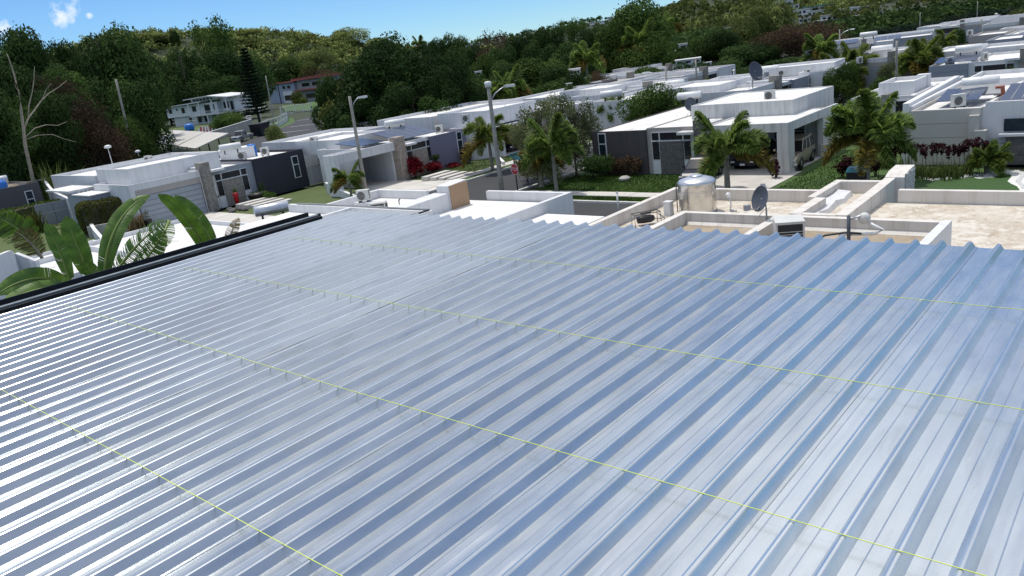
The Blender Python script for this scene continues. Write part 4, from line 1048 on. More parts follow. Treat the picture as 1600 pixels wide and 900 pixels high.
def leaf_cloud(name, lobes, n, size, mat, seed, inner=0.45, aspect=0.55, jit=0.8, droop=0.0, base_tint=0.45, norm=False):
    rng = np.random.default_rng(seed)
    lob = np.array(lobes, float)                        # cx cy cz rx ry rz
    w = (lob[:, 3]*lob[:, 4]*lob[:, 5])**(2/3); w /= w.sum()
    idx = rng.choice(len(lob), n, p=w)
    d = unit(rng.normal(size=(n, 3)))
    r = rng.uniform(inner, 1.0, n)**0.6*(1+0.10*rng.normal(size=n))
    P = lob[idx, :3] + d*r[:, None]*lob[idx, 3:]
    nrm = unit(d + rng.normal(size=(n, 3))*jit)
    T = unit(np.cross(nrm, rng.normal(size=(n, 3)))); T[:, 2] -= droop; T = unit(T)
    B = unit(np.cross(nrm, T))
    if norm: T[:, 2] *= 0.62; B[:, 2] *= 0.62
    s = size*rng.uniform(0.55, 1.35, n)
    lt = rng.uniform(-0.30, 0.30, len(lob))
    tint = base_tint + lt[idx] + rng.normal(size=n)*(0.11 if norm else 0.17)
    if norm:                                            # crown fills radius 1 and height 0..1
        rad = np.percentile(np.hypot(P[:, 0], P[:, 1]), 96); z0, z1 = np.percentile(P[:, 2], 1.0), np.percentile(P[:, 2], 99.3)
        P[:, :2] /= rad; P[:, 2] = (P[:, 2]-z0)/(z1-z0)
    return quads_mesh(name, P, T, B, s, s*aspect, tint, mat)
def crown_lobes(seed, n=14, spread=0.62, flat=0.85, r0=0.28, r1=0.46, cone=0.0):
    """a crown of unit radius sitting on z 0..~1.7, lobes gathered round its middle"""
    rng = random.Random(seed); L = []
    for k in range(n):
        a = rng.uniform(0, 6.283); h = rng.uniform(0.12, 1.0)
        rad = spread*math.sqrt(rng.random())*(1-cone*h)*(1.0 if h < 0.7 else 0.7)
        r = rng.uniform(r0, r1)*(1-0.5*cone*h)
        L.append((rad*math.cos(a), rad*math.sin(a), 0.30+h*1.05*flat, r, r, r*rng.uniform(0.65, 0.95)))
    return L
PROTO = {}
def crown_proto(kind, mat, k=2, n=5200, size=0.058, **kw):
    cl = {q: kw.pop(q) for q in ('nl', 'spread', 'flat', 'r0', 'r1', 'cone') if q in kw}
    if 'nl' in cl: cl['n'] = cl.pop('nl')
    PROTO[kind] = [leaf_cloud('crown', crown_lobes(100+i*7+sum(map(ord, kind)), **cl), n, size, mat, 31+i, norm=True, **kw) for i in range(k)]
crown_proto('dark', 'leaf_dark', 3, 14000, 0.042, inner=0.72, jit=0.5)
crown_proto('great', 'leaf_great', 2, 30000, 0.026, inner=0.72, jit=0.5, nl=34, r0=0.16, r1=0.30, spread=0.8)
crown_proto('mid', 'leaf_mid', 3, 12000, 0.040, inner=0.68, jit=0.55)
crown_proto('olive', 'leaf_olive', 2, 9000, 0.042, inner=0.65, jit=0.55)
crown_proto('yellow', 'leaf_yellow', 2, 8000, 0.044, inner=0.6, jit=0.6)
crown_proto('rust', 'leaf_rust', 2, 6500, 0.036, inner=0.2, jit=1.2)
crown_proto('grey', 'leaf_grey', 2, 13000, 0.032, nl=20, r0=0.18, r1=0.34, spread=0.75, inner=0.25, droop=0.5)
crown_proto('wispy', 'leaf_mid', 2, 5000, 0.036, nl=16, r0=0.16, r1=0.30, spread=0.8, inner=0.2)
crown_proto('column', 'leaf_fir', 2, 9000, 0.042, nl=18, spread=0.5, flat=1.3, r0=0.22, r1=0.36, cone=0.45)
crown_proto('bush', 'leaf_mid', 2, 3000, 0.075, nl=10, flat=0.55, r0=0.32, r1=0.5)
crown_proto('darkbush', 'leaf_dark', 2, 3000, 0.075, nl=10, flat=0.55, r0=0.32, r1=0.5)
def limb_tree(seed, limbs=6, r=0.05, top=1.0, mat='trunk_brown', name='trunk', spread=0.55, twigs=2, start=0.35):
    rng = random.Random(seed); mb = MB()
    pts = [(0.03*math.sin(k*1.3+seed)*k/4, 0.03*math.cos(k*1.7)*k/4, top*k/6) for k in range(7)]
    mb.tube(pts, [r*(1.25 if k == 0 else 1-0.13*k) for k in range(7)], 7)
    for i in range(limbs):
        h = rng.uniform(start, 0.85); a = rng.uniform(0, 6.283); L = rng.uniform(0.6, 1.0)*spread
        p0 = Vector((0.0, 0.0, top*h)); p = [p0]
        for s in (0.35, 0.7, 1.0):
            p.append(p0+Vector((math.cos(a+0.3*s)*L*s, math.sin(a+0.3*s)*L*s, top*(0.10+0.30*rng.random())*s*(1.1-0.3*s))))
        mb.tube(p, [r*0.5, r*0.36, r*0.24, r*0.1], 5)
        for _ in range(twigs):
            b = p[2]; a2 = a+rng.uniform(-1.2, 1.2); l2 = L*0.5
            mb.tube([b, b+Vector((math.cos(a2)*l2*0.5, math.sin(a2)*l2*0.5, 0.10*top)), b+Vector((math.cos(a2)*l2, math.sin(a2)*l2, 0.15*top))], [r*0.22, r*0.15, r*0.06], 4)
    me = bpy.data.meshes.new(name); me.from_pydata(mb.v, [], mb.f); me.update(); me.materials.append(M[mat])
    me.polygons.foreach_set('use_smooth', [True]*len(me.polygons)); return me
TRUNKS = [limb_tree(s) for s in (1, 2, 3)]
TR = random.Random(21)
def tree(label, base, h, w, kind, group=None, name='tree', cat='tree', trunk_h=None, zsq=None):
    """h: height above its base; w: crown width"""
    t = thing(name, label, cat, base, TR.uniform(0, 6.28), group)
    cr_ = obj('crown', TR.choice(PROTO[kind]), t)
    ch = min(h*0.86, w*1.35) if trunk_h is None else h-trunk_h
    cr_.scale = (w/2*1.08, w/2*1.08, ch); cr_.location = (0, 0, h-ch)
    tk = obj('trunk', TR.choice(TRUNKS), t); tk.scale = (max(1.0, w/2.2), max(1.0, w/2.2), h*0.80)
    return t
def tree_px(label, px, ytop, D, wpx, kind, group=None, hmin=3.0, base=None, **k):
    top = gd(px, ytop, D); p3 = (top-Vector((0, 0, CAM_Z))).length
    w = wpx*p3/F_PX
    zb = base if base is not None else hz1(top.x, top.y)
    zb = min(zb, top.z-hmin)
    return tree(label, (top.x, top.y, zb), top.z-zb, w, kind, group, **k)
def where_left(px, yt):
    a = 'at the left edge' if px < 20 else 'by the pale leafless tree' if px < 75 else 'behind the rust brown trees' if px < 150 else 'behind the leaning pole' if px < 215 else 'right of the leaning pole' if px < 262 else 'above the two storey house'
    return ('on the skyline ' if yt < 90 else 'half way down ' if yt < 145 else 'low down ')+a
def where_mid(px, yt):
    a = 'right of the great round tree' if px < 745 else 'behind the white boxed lamp' if px < 800 else 'above the airy grey trees' if px < 880 else 'left of the tallest tree' if px < 950 else 'under the tallest tree' if px < 1015 else 'right of the tallest tree' if px < 1085 else 'right of the slim pole' if px < 1150 else 'before the maroon trees' if px < 1240 else 'below the maroon trees'
    return ('on the skyline ' if yt < 72 else 'half way down ' if yt < 112 else 'low behind white roofs ')+a
# -- left wood
GL = 'trees of the dark wood at left'
for px, yt, D, w, kd in ((15, 50, 150, 78, 'dark'), (58, 76, 155, 55, 'dark'), (92, 68, 160, 52, 'dark'), (128, 92, 150, 60, 'dark'), (165, 52, 140, 96, 'dark'), (206, 74, 150, 60, 'dark'), (104, 112, 125, 66, 'mid'),
                         (35, 105, 120, 80, 'dark'), (-15, 90, 120, 70, 'dark'), (230, 92, 155, 50, 'dark'), (268, 98, 310, 64, 'dark'), (285, 80, 320, 62, 'dark'), (342, 76, 320, 74, 'dark'), (378, 86, 325, 60, 'dark'),
                         (250, 122, 305, 60, 'dark'), (204, 128, 128, 70, 'dark'), (152, 136, 130, 66, 'dark'), (222, 150, 132, 40, 'dark'), (20, 158, 112, 64, 'mid'), (-10, 195, 106, 60, 'mid'), (60, 205, 108, 60, 'dark'),
                         (108, 196, 113, 66, 'dark'), (10, 225, 106, 56, 'dark'), (165, 180, 112, 62, 'mid'), (202, 186, 118, 56, 'mid'), (62, 150, 105, 62, 'dark'), (300, 108, 310, 66, 'dark'), (330, 112, 312, 64, 'dark'), (262, 142, 300, 60, 'dark'), (290, 130, 302, 60, 'dark'), (325, 128, 304, 60, 'dark'), (360, 120, 306, 60, 'dark'), (385, 120, 300, 50, 'dark'),
                         (-30, 140, 100, 80, 'dark'), (120, 150, 112, 66, 'dark'), (180, 108, 145, 70, 'dark'), (70, 110, 130, 70, 'dark')):
    tree_px(('dark green left wood tree ' if kd == 'dark' else 'mid green left wood tree ')+where_left(px, yt), px, yt, D, w, kd, GL if kd == 'dark' else 'lighter trees at the edge of the left wood')
tree_px('tall wispy tree with open crown standing above the wood at left', 318, 34, 330, 84, 'wispy')
tree_px('tiny round tree alone on the skyline left of the wispy tree', 271, 48, 300, 14, 'dark')
for px, yt, D, w in ((78, 122, 116, 66), (118, 160, 108, 78), (146, 190, 106, 66), (72, 180, 110, 56)):
    tree_px({78: 'topmost rust brown half dry tree before the left wood', 118: 'broadest rust brown half dry tree before the left wood', 146: 'rust brown tree nearest the white headed antenna', 72: 'rust brown tree just right of the pale leafless trunk'}[px], px, yt, D, w, 'rust', 'rust brown trees at left')
for px, yt, D, w, kd in ((40, 240, 108, 56, 'darkbush'), (80, 246, 106, 60, 'darkbush'), (112, 238, 106, 56, 'darkbush'), (150, 226, 108, 60, 'bush'), (190, 208, 116, 56, 'bush'), (215, 196, 124, 46, 'bush'), (5, 236, 110, 56, 'darkbush'), (180, 222, 112, 50, 'darkbush')):
    tree_px('low bushy undergrowth at the foot of the left wood', px, yt, D, w, kd, 'undergrowth below the left wood', hmin=2.0, name='bush', cat='bush')
# bare tree
def bare_tree(label, pts_list, D, mat='dead_wood'):
    b = gd(40, 262, D); t = thing('bare_tree', label, 'tree', (b.x, b.y, 0))
    for nm, pl, r0, r1 in pts_list:
        p3 = [gd(px, py, D+dd) - Vector((b.x, b.y, 0)) for px, py, dd in pl]
        if nm == 'trunk': p3[0].z = -0.1
        MB().tube(p3, [r0+(r1-r0)*i/(len(p3)-1) for i in range(len(p3))], 7).build(nm, mat, t)
bare_tree('pale leafless tree with long forked branches at far left', [
    ('trunk', [(39, 262, 0), (39, 225, 0), (37, 203, 0), (33, 172, 0), (30, 146, -0.5), (24, 125, -1), (18, 103, -1), (11, 84, -1)], 0.17, 0.035),
    ('branch', [(37, 203, 0), (44, 185, 0.5), (54, 172, 1), (64, 158, 1.5), (76, 146, 2), (92, 136, 2), (104, 126, 2.5)], 0.085, 0.02),
    ('branch', [(44, 185, 0.5), (45, 165, 0), (50, 145, 0), (53, 125, -0.3), (54, 104, -0.5)], 0.07, 0.02),
    ('branch', [(40, 214, 0), (55, 200, 0.5), (72, 195, 1), (90, 196, 1.5), (105, 190, 2)], 0.055, 0.015),
    ('branch', [(40, 218, 0), (60, 211, 0.2), (82, 210, 0.6), (100, 217, 1), (120, 222, 1)], 0.045, 0.012),
    ('branch', [(64, 158, 1.5), (70, 146, 1.5), (72, 140, 1.5), (80, 130, 1.5)], 0.04, 0.012),
    ('branch', [(30, 146, -0.5), (24, 135, -0.6), (22, 120, -0.8), (26, 112, -1)], 0.04, 0.012)], 88)
# tall reedy clump behind the white garden wall
def blade_clump(name, label, cat, base, n, h, spread, mat, seed, width=0.05, group=None, lean=0.6, part='leaf_blades'):
    rng = np.random.default_rng(seed); t = thing(name, label, cat, base, 0, group)
    segs = 4; Pv = []; Fv = []; tint = []
    for k in range(n):
        a = rng.uniform(0, 6.283); L = h*rng.uniform(0.6, 1.1); ln = lean*rng.uniform(0.3, 1.2)
        x0, y0 = spread*rng.normal()*0.4, spread*rng.normal()*0.4
        s = np.array([-math.sin(a), math.cos(a)])*width*rng.uniform(0.6, 1.2); b0 = len(Pv); tv = rng.uniform(0.1, 0.9)
        for i in range(segs+1):
            q = i/segs; hh = L*(q-0.35*ln*q*q); o_ = ln*L*q*q*0.7; w_ = (1-q)**0.6 if i < segs else 0.02
            for sg in (-1, 1): Pv.append((x0+math.cos(a)*o_+sg*s[0]*w_, y0+math.sin(a)*o_+sg*s[1]*w_, hh))
        for i in range(segs): Fv.append((b0+2*i, b0+2*i+1, b0+2*i+3, b0+2*i+2)); tint.append(tv)
    me = bpy.data.meshes.new(part); me.from_pydata(Pv, [], Fv); me.update()
    at = me.attributes.new('tint', 'FLOAT', 'FACE'); at.data.foreach_set('value', tint); me.materials.append(M[mat]); obj(part, me, t)['kind'] = 'stuff'; return t
b = gz(92, 322, 0); blade_clump('reed_clump', 'tall grassy clump with long arching blades behind the white boundary wall', 'grass clump', (b.x, b.y, 0), 90, 5.4, 2.2, 'leaf_grass', 5, 0.13)
# Norfolk pine
def norfolk(label, px, ytop, ybase, D):
    top = gd(px, ytop, D); base = gd(px+6, ybase, D); b = Vector((base.x, base.y, hz1(base.x, base.y))); H = top.z-b.z
    t = thing('norfolk_pine', label, 'tree', b); mb = MB().tube([(0, 0, 0), (0, 0, H*0.5), (0, 0, H)], [0.4, 0.28, 0.03], 8); mb.build('trunk', 'trunk_brown', t)
    rng = np.random.default_rng(9); P = []; T = []; tint = []
    for k in range(20):
        z = H*(0.14+0.84*k/20); R_ = (H*0.20)*(1-k/20.5)**0.75*(1.0 if k > 2 else 0.75)
        for a in np.linspace(0, 6.283, 8)[:-1]+rng.uniform(0, 1):
            for s in np.linspace(0.1, 1, 16):
                for _ in range(3):
                    P.append((math.cos(a)*R_*s+rng.normal()*0.22, math.sin(a)*R_*s+rng.normal()*0.22, z+0.35*s*s*R_*0.3-0.2+rng.normal()*0.13)); T.append((math.cos(a)+rng.normal()*0.5, math.sin(a)+rng.normal()*0.5, 0.35))
                    tint.append(rng.uniform(0.1, 0.8))
    P = np.array(P); T = unit(np.array(T)); B = unit(np.cross(T, rng.normal(size=P.shape))); n = len(P)
    obj('crown', quads_mesh('crown', P, T, B, rng.uniform(0.3, 0.5, n), rng.uniform(0.08, 0.15, n), np.array(tint), 'leaf_fir'), t)
norfolk('dark tiered conifer beside the two storey house', 398, 66, 182, 225)
# -- big dark tree in the middle left, with its neighbours
tree_px('olive tinted left flank tree leaning on the great dark tree', 548, 98, 118, 98, 'olive', trunk_h=1.5)
tree_px('great round dark green tree, largest in the middle of the picture', 606, 63, 108, 186, 'great', trunk_h=1.0)
tree_px('broad dark tree with layered leaves right of the great round tree', 690, 86, 104, 124, 'great', trunk_h=1.0)
tree_px('smaller dark tree at the left foot of the great round tree', 518, 122, 124, 66, 'dark', trunk_h=0.8)
tree_px('dark tree filling the shade below the great round tree', 640, 128, 100, 120, 'great', trunk_h=0.5)
tree_px('dark tree low in the shade right of the great round tree', 730, 128, 108, 80, 'dark', trunk_h=0.5)
tree_px('dark rounded tree low in front of the great round tree, above the white roofs', 570, 150, 104, 100, 'great', trunk_h=0.5)
# -- middle wood
GM = 'trees of the dark wood in the middle distance'
for px, yt, D, w, kd in ((668, 66, 220, 30, 'dark'), (692, 58, 200, 46, 'dark'), (716, 60, 200, 40, 'dark'), (744, 70, 190, 48, 'mid'), (776, 52, 185, 66, 'rust'), (806, 58, 180, 46, 'dark'), (832, 48, 175, 50, 'dark'), (858, 46, 175, 46, 'dark'),
                         (880, 34, 180, 34, 'wispy'), (905, 30, 180, 44, 'wispy'), (925, 44, 170, 48, 'dark'), (760, 88, 150, 66, 'mid'), (796, 98, 145, 70, 'dark'), (836, 92, 145, 78, 'mid'), (868, 104, 140, 66, 'dark'), (905, 82, 150, 70, 'dark'),
                         (762, 128, 125, 64, 'dark'), (806, 136, 120, 72, 'mid'), (850, 132, 122, 84, 'mid'), (893, 130, 124, 76, 'dark'), (928, 118, 130, 66, 'mid'), (950, 140, 120, 60, 'dark'), (985, 128, 125, 80, 'dark'), (782, 76, 170, 50, 'dark'),
                         (1010, 105, 135, 66, 'mid'), (1050, 84, 165, 66, 'mid'), (1072, 66, 185, 60, 'dark'), (1100, 58, 185, 60, 'mid'), (1128, 46, 180, 60, 'dark'), (1076, 108, 150, 70, 'dark'), (1118, 98, 150, 76, 'dark'), (1160, 72, 165, 74, 'dark'),
                         (1190, 66, 165, 70, 'dark'), (1148, 108, 145, 76, 'dark'), (1192, 106, 145, 76, 'dark'), (1228, 92, 150, 70, 'dark'), (1262, 96, 150, 66, 'dark'), (1296, 92, 150, 60, 'dark'), (1040, 120, 140, 50, 'dark'), (1095, 128, 128, 60, 'darkbush'),
                         (1128, 122, 132, 60, 'darkbush'), (1160, 128, 130, 40, 'bush'), (1215, 120, 130, 50, 'bush'), (1030, 70, 175, 50, 'dark'), (870, 70, 165, 60, 'dark'), (836, 72, 170, 50, 'dark')):
    lab = {'dark': 'dark wood tree ', 'mid': 'mid green wood tree ', 'rust': 'brownish bare topped tree ', 'wispy': 'thin crowned tree ', 'darkbush': 'dark bush ', 'bush': 'green bush '}[kd]+where_mid(px, yt)
    tree_px(lab, px, yt, D, w, kd, GM+' '+kd)
tree_px('tallest green tree on the skyline, with tiered branching crown', 985, 4, 155, 104, 'mid', trunk_h=3)
tree_px('lower left shoulder tree of the tallest skyline tree', 948, 40, 152, 66, 'mid', trunk_h=2)
tree_px('lower right shoulder tree of the tallest skyline tree', 1014, 58, 148, 70, 'mid', trunk_h=2)
tree_px('orange flowering dark tree under the tallest skyline tree', 930, 112, 128, 36, 'rust')
for px, yt, D, w, kd, lab in ((1152, 30, 190, 62, 'olive', 'olive tree on the wooded skyline at right'), (1180, 8, 200, 60, 'olive', 'tall olive tree rising to the top edge at right of centre'), (1212, 2, 205, 56, 'yellow', 'yellow green tree touching the top edge right of centre')):
    tree_px(lab, px, yt, D, w, kd)
for px, yt, D, w in ((1232, 40, 165, 70), (1276, 36, 168, 84), (1200, 52, 168, 56), (1305, 52, 168, 50)):
    tree_px('maroon brown leafed tree in front of the hillside houses', px, yt, D, w, 'rust', 'maroon brown trees at right')
GD = 'dark trees in the valley behind the far rows'
for px, yt, D, w in ((1338, 56, 205, 56), (1368, 46, 215, 60), (1402, 42, 225, 60), (1440, 36, 235, 66), (1480, 28, 240, 66), (1520, 20, 245, 66), (1556, 16, 250, 66), (1592, 12, 250, 66), (1350, 74, 190, 50), (1420, 52, 210, 60), (1500, 36, 225, 70), (1570, 28, 235, 70), (1632, 10, 240, 60)):
    tree_px('dark columnar tree in the belt behind the far rows, '+('left of the thin pole' if px < 1430 else 'between the two thin poles' if px < 1526 else 'right of the far row lamp'), px, yt, D, w, 'column', GD, hmin=9)

for px, yt, D, w in ((1590, 18, 215, 60),):
    tree_px('olive brown tree at the right edge above the far roofs', px, yt, D, w, 'olive', hmin=8)
# -- grey leaved street trees and the round tree
b = gz(838, 268, 0); tree_px('airy grey green street tree left of the two, its pale forked trunk showing', 842, 158, 62, 92, 'grey', trunk_h=1.8)
tree_px('dense grey green street tree beside the corner house', 888, 150, 60, 84, 'grey', trunk_h=1.2)
tree_px('full rounded green tree behind the corner house roof', 1022, 134, 78, 90, 'mid', trunk_h=1.0)
tree_px('low rounded shrub tree right of the round green tree', 1075, 152, 84, 50, 'olive', trunk_h=0.8)
tree_px('grey green young tree in front of the white house drive, below the airy tree', 832, 206, 57, 60, 'grey', trunk_h=0.5)
for px, yt, D, w, kd, lab in ((1318, 100, 88, 46, 'mid', 'dark green tree behind the lime palm clump'), (1392, 100, 92, 40, 'grey', 'spindly grey tree beside the utility pole'), (1375, 122, 84, 34, 'bush', 'small tiered shrub below the utility pole'),
                              (1500, 44, 165, 16, 'darkbush', 'small dark tree on the far white roofs'), (1575, 108, 78, 34, 'bush', 'clipped green shrub before the far right houses')):
    tree_px(lab, px, yt, D, w, kd)
tree_px('small yellow green tree on the bank above the navy box house roof', 429, 196, 100, 32, 'yellow', trunk_h=1.0)
tree_px('leafy garden tree below the two storey house', 352, 176, 205, 50, 'mid', trunk_h=0.5)
tree_px('bushy small tree before the blue grey apartment block', 468, 142, 320, 28, 'olive', trunk_h=0.5)
# far ridge wood: one mass
def hill_wood(name, n, seed, x0, x1, y0, y1, cond, mat, leaf=0.9, per=46, wr=(2.6, 5.0)):
    rng = np.random.default_rng(seed); C = []
    while len(C) < n:
        x = rng.uniform(x0, x1, 4000); y = rng.uniform(y0, y1, 4000); z = hill_h(x, y)
        ok = cond(x, y, z); C += list(zip(x[ok], y[ok], z[ok]))
    C = np.array(C[:n]); r = rng.uniform(*wr, n)
    idx = np.repeat(np.arange(n), per); d = unit(rng.normal(size=(n*per, 3))); d[:, 2] = np.abs(d[:, 2])*1.0
    P = C[idx]+d*(r[idx, None]*np.array([1, 1, 1.15])*rng.uniform(0.65, 1.08, (n*per, 1))); P[:, 2] += r[idx]*0.45
    nrm = unit(d+rng.normal(size=d.shape)*0.7); T = unit(np.cross(nrm, rng.normal(size=d.shape))); B = np.cross(nrm, T)
    s = leaf*rng.uniform(0.5, 1.3, n*per); ct = rng.uniform(0.0, 0.9, n)
    o = obj(name, quads_mesh(name, P, T, B, s, s*0.6, ct[idx]+rng.normal(size=n*per)*0.12, mat))
    tag(o, None, None, None, 'stuff')
def in_view(x, y, m=120):
    q0 = x*CR.x+y*CR.y+0*CR.z; q2 = x*CF.x+y*CF.y
    return (q2 > 50) & (np.abs(q0/q2*F_PX) < 800+m)
def ang(x, y): q0 = x*CR.x+y*CR.y; q2 = x*CF.x+y*CF.y; return 800+F_PX*q0/np.maximum(q2, 1)
hill_wood('ridge_wood', 1900, 1, -720, -60, 60, 660, lambda x, y, z: (z > 6) & in_view(x, y) & (np.hypot(x, y) > 400) & (np.hypot(x, y) < 640), 'leaf_yellow', 0.8, 60, (2.2, 4.6))
hill_wood('ridge_wood', 1000, 2, -720, -60, 60, 660, lambda x, y, z: (z > 2) & in_view(x, y) & (np.hypot(x, y) > 380) & (np.hypot(x, y) < 620), 'leaf_olive', 0.8, 56, (2.2, 4.6))
hill_wood('valley_wood', 420, 3, -520, -40, 120, 600, lambda x, y, z: (z > -1) & (z < 16) & in_view(x, y) & (np.hypot(x, y) > 265) & (np.hypot(x, y) < 470) & (ang(x, y) > 500) & ((ang(x, y) < 1120)), 'leaf_dark', 0.8, 60)
hill_wood('hillside_wood', 1200, 4, -500, 420, 260, 760, lambda x, y, z: in_view(x, y) & (np.hypot(x, y) > 560) & (np.hypot(x, y) < 760) & (ang(x, y) > 1150), 'leaf_olive', 1.2, 34, (2.0, 3.6))
hill_wood('hillside_wood', 1500, 5, -500, 420, 230, 560, lambda x, y, z: in_view(x, y) & (np.hypot(x, y) > 268) & (np.hypot(x, y) < np.where(ang(x, y) > 1190, 400, 470)) & (ang(x, y) > 1040), 'leaf_dark', 0.9, 40, (1.6, 3.0))
hill_wood('hillside_wood', 1900, 8, -700, 520, 500, 1150, lambda x, y, z: in_view(x, y) & (np.hypot(x, y) > 600) & (np.hypot(x, y) < 1180) & (ang(x, y) > 1010) & (z > 0.5), 'leaf_olive', 1.8, 26, (2.5, 5))
hill_wood('distant_wood', 700, 6, -2900, -600, 1500, 3700, lambda x, y, z: in_view(x, y, 40) & (z > 15) & (np.hypot(x, y) > 2500) & (np.hypot(x, y) < 3500), 'leaf_dark', 4, 26, (6, 12))
# brown patches on the ridge
for px, yt, D, w, kd in ((225, 52, 520, 60, 'yellow'), (200, 58, 525, 40, 'olive'), (248, 56, 520, 44, 'olive'), (380, 46, 540, 50, 'yellow'), (540, 44, 540, 60, 'yellow'), (468, 58, 540, 44, 'olive'), (505, 62, 540, 36, 'rust'), (545, 62, 540, 30, 'dark'), (520, 66, 540, 26, 'dark'),
                         (585, 60, 530, 50, 'yellow'), (610, 68, 530, 50, 'yellow'), (400, 60, 520, 60, 'olive'), (350, 60, 520, 60, 'yellow'), (490, 78, 460, 50, 'yellow'), (450, 90, 440, 60, 'mid'), (420, 100, 430, 60, 'dark'), (500, 108, 420, 60, 'rust'), (480, 98, 430, 44, 'olive')):
    tree_px({'yellow': 'sunlit yellow green tree on the far left ridge', 'olive': 'olive tree on the far left ridge', 'rust': 'bare brownish tree on the far left ridge', 'dark': 'dark tree on the far left ridge', 'mid': 'mid green tree on the slope of the far left ridge'}[kd]+(', left of the wispy tree' if px < 290 else ', just right of the wispy tree' if px < 415 else ', above the apartment block' if px < 500 else ', right of the stepped white ridge house' if px > 560 else ', left of the stepped white ridge house'), px, yt, D, w, kd, 'ridge trees '+kd, base=None, hmin=6)

# ------------------------------------------------------------------ palms
def frond_mesh(seed, L=1.0, rise=0.5, droop=0.9, nleaf=46, leaf=0.27, mat='palm_green', planes=3, wid=0.016, hang=0.25):
    rng = np.random.default_rng(seed); n = 14
    pts = []
    for i in range(n+1):
        q = i/n; pts.append(np.array([L*(q*math.cos(rise*0.9)*(1-0.18*droop*q*q)), 0.02*math.sin(q*3+seed), L*(math.sin(rise)*q-droop*0.62*q**2.3)]))
    pts = np.array(pts)
    def at(q):
        f = q*n; i = min(int(f), n-1); w = f-i; return pts[i]*(1-w)+pts[i+1]*w, (pts[i+1]-pts[i])/np.linalg.norm(pts[i+1]-pts[i])
    V = []; F = []; tint = []
    for i in range(n):                                       # rachis
        for j, p in enumerate((pts[i], pts[i+1])):
            w_ = 0.014*(1-(i+j)/n*0.85)*L
            V += [p+np.array([0, -w_, 0]), p+np.array([0, w_, 0]), p+np.array([0, 0, -w_])]
        b = len(V)-6
        F += [(b, b+1, b+4, b+3), (b+1, b+2, b+5, b+4), (b+2, b, b+3, b+5)]; tint += [0.95]*3
    for k in range(nleaf):
        q = 0.10+0.90*(k+0.5)/nleaf; p, tg = at(q)
        ll = leaf*L*(math.sin(math.pi*min(1, q*0.86+0.12))**0.7)*rng.uniform(0.85, 1.1)
        for sd_ in (-1, 1):
            for m in range(planes):
                el = (-0.55, 0.25, 0.95, 0.6)[m] if planes > 1 else 0.1
                el += rng.normal()*0.16
                side = np.array([0, sd_*math.cos(el), math.sin(el)]); dirv = side*0.86+tg*0.55; dirv = dirv/np.linalg.norm(dirv)
                a = p; mid = a+dirv*ll*0.55+np.array([0, 0, -hang*ll*0.16]); e = a+dirv*ll+np.array([0, 0, -hang*ll*0.62])
                wv = np.cross(dirv, np.array([0.3*rng.normal(), 0.3*rng.normal(), 1.0])); wv = wv/np.linalg.norm(wv)*wid*L
                b = len(V); V += [a-wv*0.5, a+wv*0.5, mid+wv, mid-wv, e]
                F += [(b, b+1, b+2, b+3), (b+3, b+2, b+4)]; tv = rng.uniform(0.15, 0.85); tint += [tv, tv]
    me = bpy.data.meshes.new('frond'); me.from_pydata([tuple(v) for v in V], [], F); me.update()
    a = me.attributes.new('tint', 'FLOAT', 'FACE'); a.data.foreach_set('value', np.array(tint, dtype=np.float32)); me.materials.append(M[mat]); return me
FR = {}
for mat in ('palm_green', 'palm_lime', 'palm_old'):
    FR[mat, 'up'] = [frond_mesh(1, rise=1.15, droop=0.35, mat=mat), frond_mesh(2, rise=1.0, droop=0.55, mat=mat)]
    FR[mat, 'mid'] = [frond_mesh(3, rise=0.75, droop=0.95, mat=mat), frond_mesh(4, rise=0.62, droop=0.9, mat=mat), frond_mesh(8, rise=0.85, droop=1.15, mat=mat)]
    FR[mat, 'low'] = [frond_mesh(5, rise=0.25, droop=1.0, mat=mat), frond_mesh(6, rise=0.05, droop=0.95, mat=mat)]
def palm(label, base, hc, L, plan, mats=('palm_green', 'palm_green', 'palm_old'), r=0.14, trunk='trunk_grey', shaft=True, group=None, name='palm_tree', lean=(0, 0), seed=0, shaft_mat='crownshaft_green', old_p=0.5):
    """plan: how many fronds rise, arch and droop"""
    rng = random.Random(seed); t = thing(name, label, 'palm', base, 0, group)
    tp = [(lean[0]*q*q, lean[1]*q*q, hc*0.86*q-0.05) for q in [i/10 for i in range(11)]]
    MB().tube(tp, [r*(1.35 if i == 0 else 1.12-0.03*i+(0.035 if i % 2 else 0)) for i in range(11)], 10).build('trunk', trunk, t)
    cx_, cy_ = lean
    if shaft: MB().tube([(cx_*0.9, cy_*0.9, hc*0.84), (cx_, cy_, hc*0.93), (cx_, cy_, hc*1.01)], [r*0.95, r*0.85, r*0.35], 10).build('crownshaft', shaft_mat, t)
    a0 = rng.uniform(0, 6.28)
    for kd, n_, mi in (('up', plan[0], 0), ('mid', plan[1], 1), ('low', plan[2], 2)):
        for k_ in range(n_):
            m_ = mats[mi] if (mi < 2 or rng.random() < old_p) else mats[1]
            f_ = obj('frond', rng.choice(FR[m_, kd]), t); s_ = L*rng.uniform(0.86, 1.08)
            f_.scale = (s_, s_, s_); f_.rotation_euler = (rng.uniform(-0.15, 0.15), rng.uniform(-0.12, 0.12), a0+6.283*(k_+rng.uniform(-0.2, 0.2))/max(1, n_)+mi*0.6)
            f_.location = (cx_, cy_, hc*(0.985 if mi < 2 else 0.955))
    return t
def palm_px(label, px, yb, ycrown, L_px, plan, **k):
    b = gz(px, yb, 0); D = math.hypot(b.x, b.y); c = gd(px, ycrown, D); return palm(label, b, c.z, 1.32*L_px*(c-Vector((0, 0, CAM_Z))).length/F_PX, plan, **k)
palm_px('bushy green palm in front of the corner house carport, left of the satellite dish', 1137, 300, 236, 62, (3, 5, 3), seed=3, r=0.17)
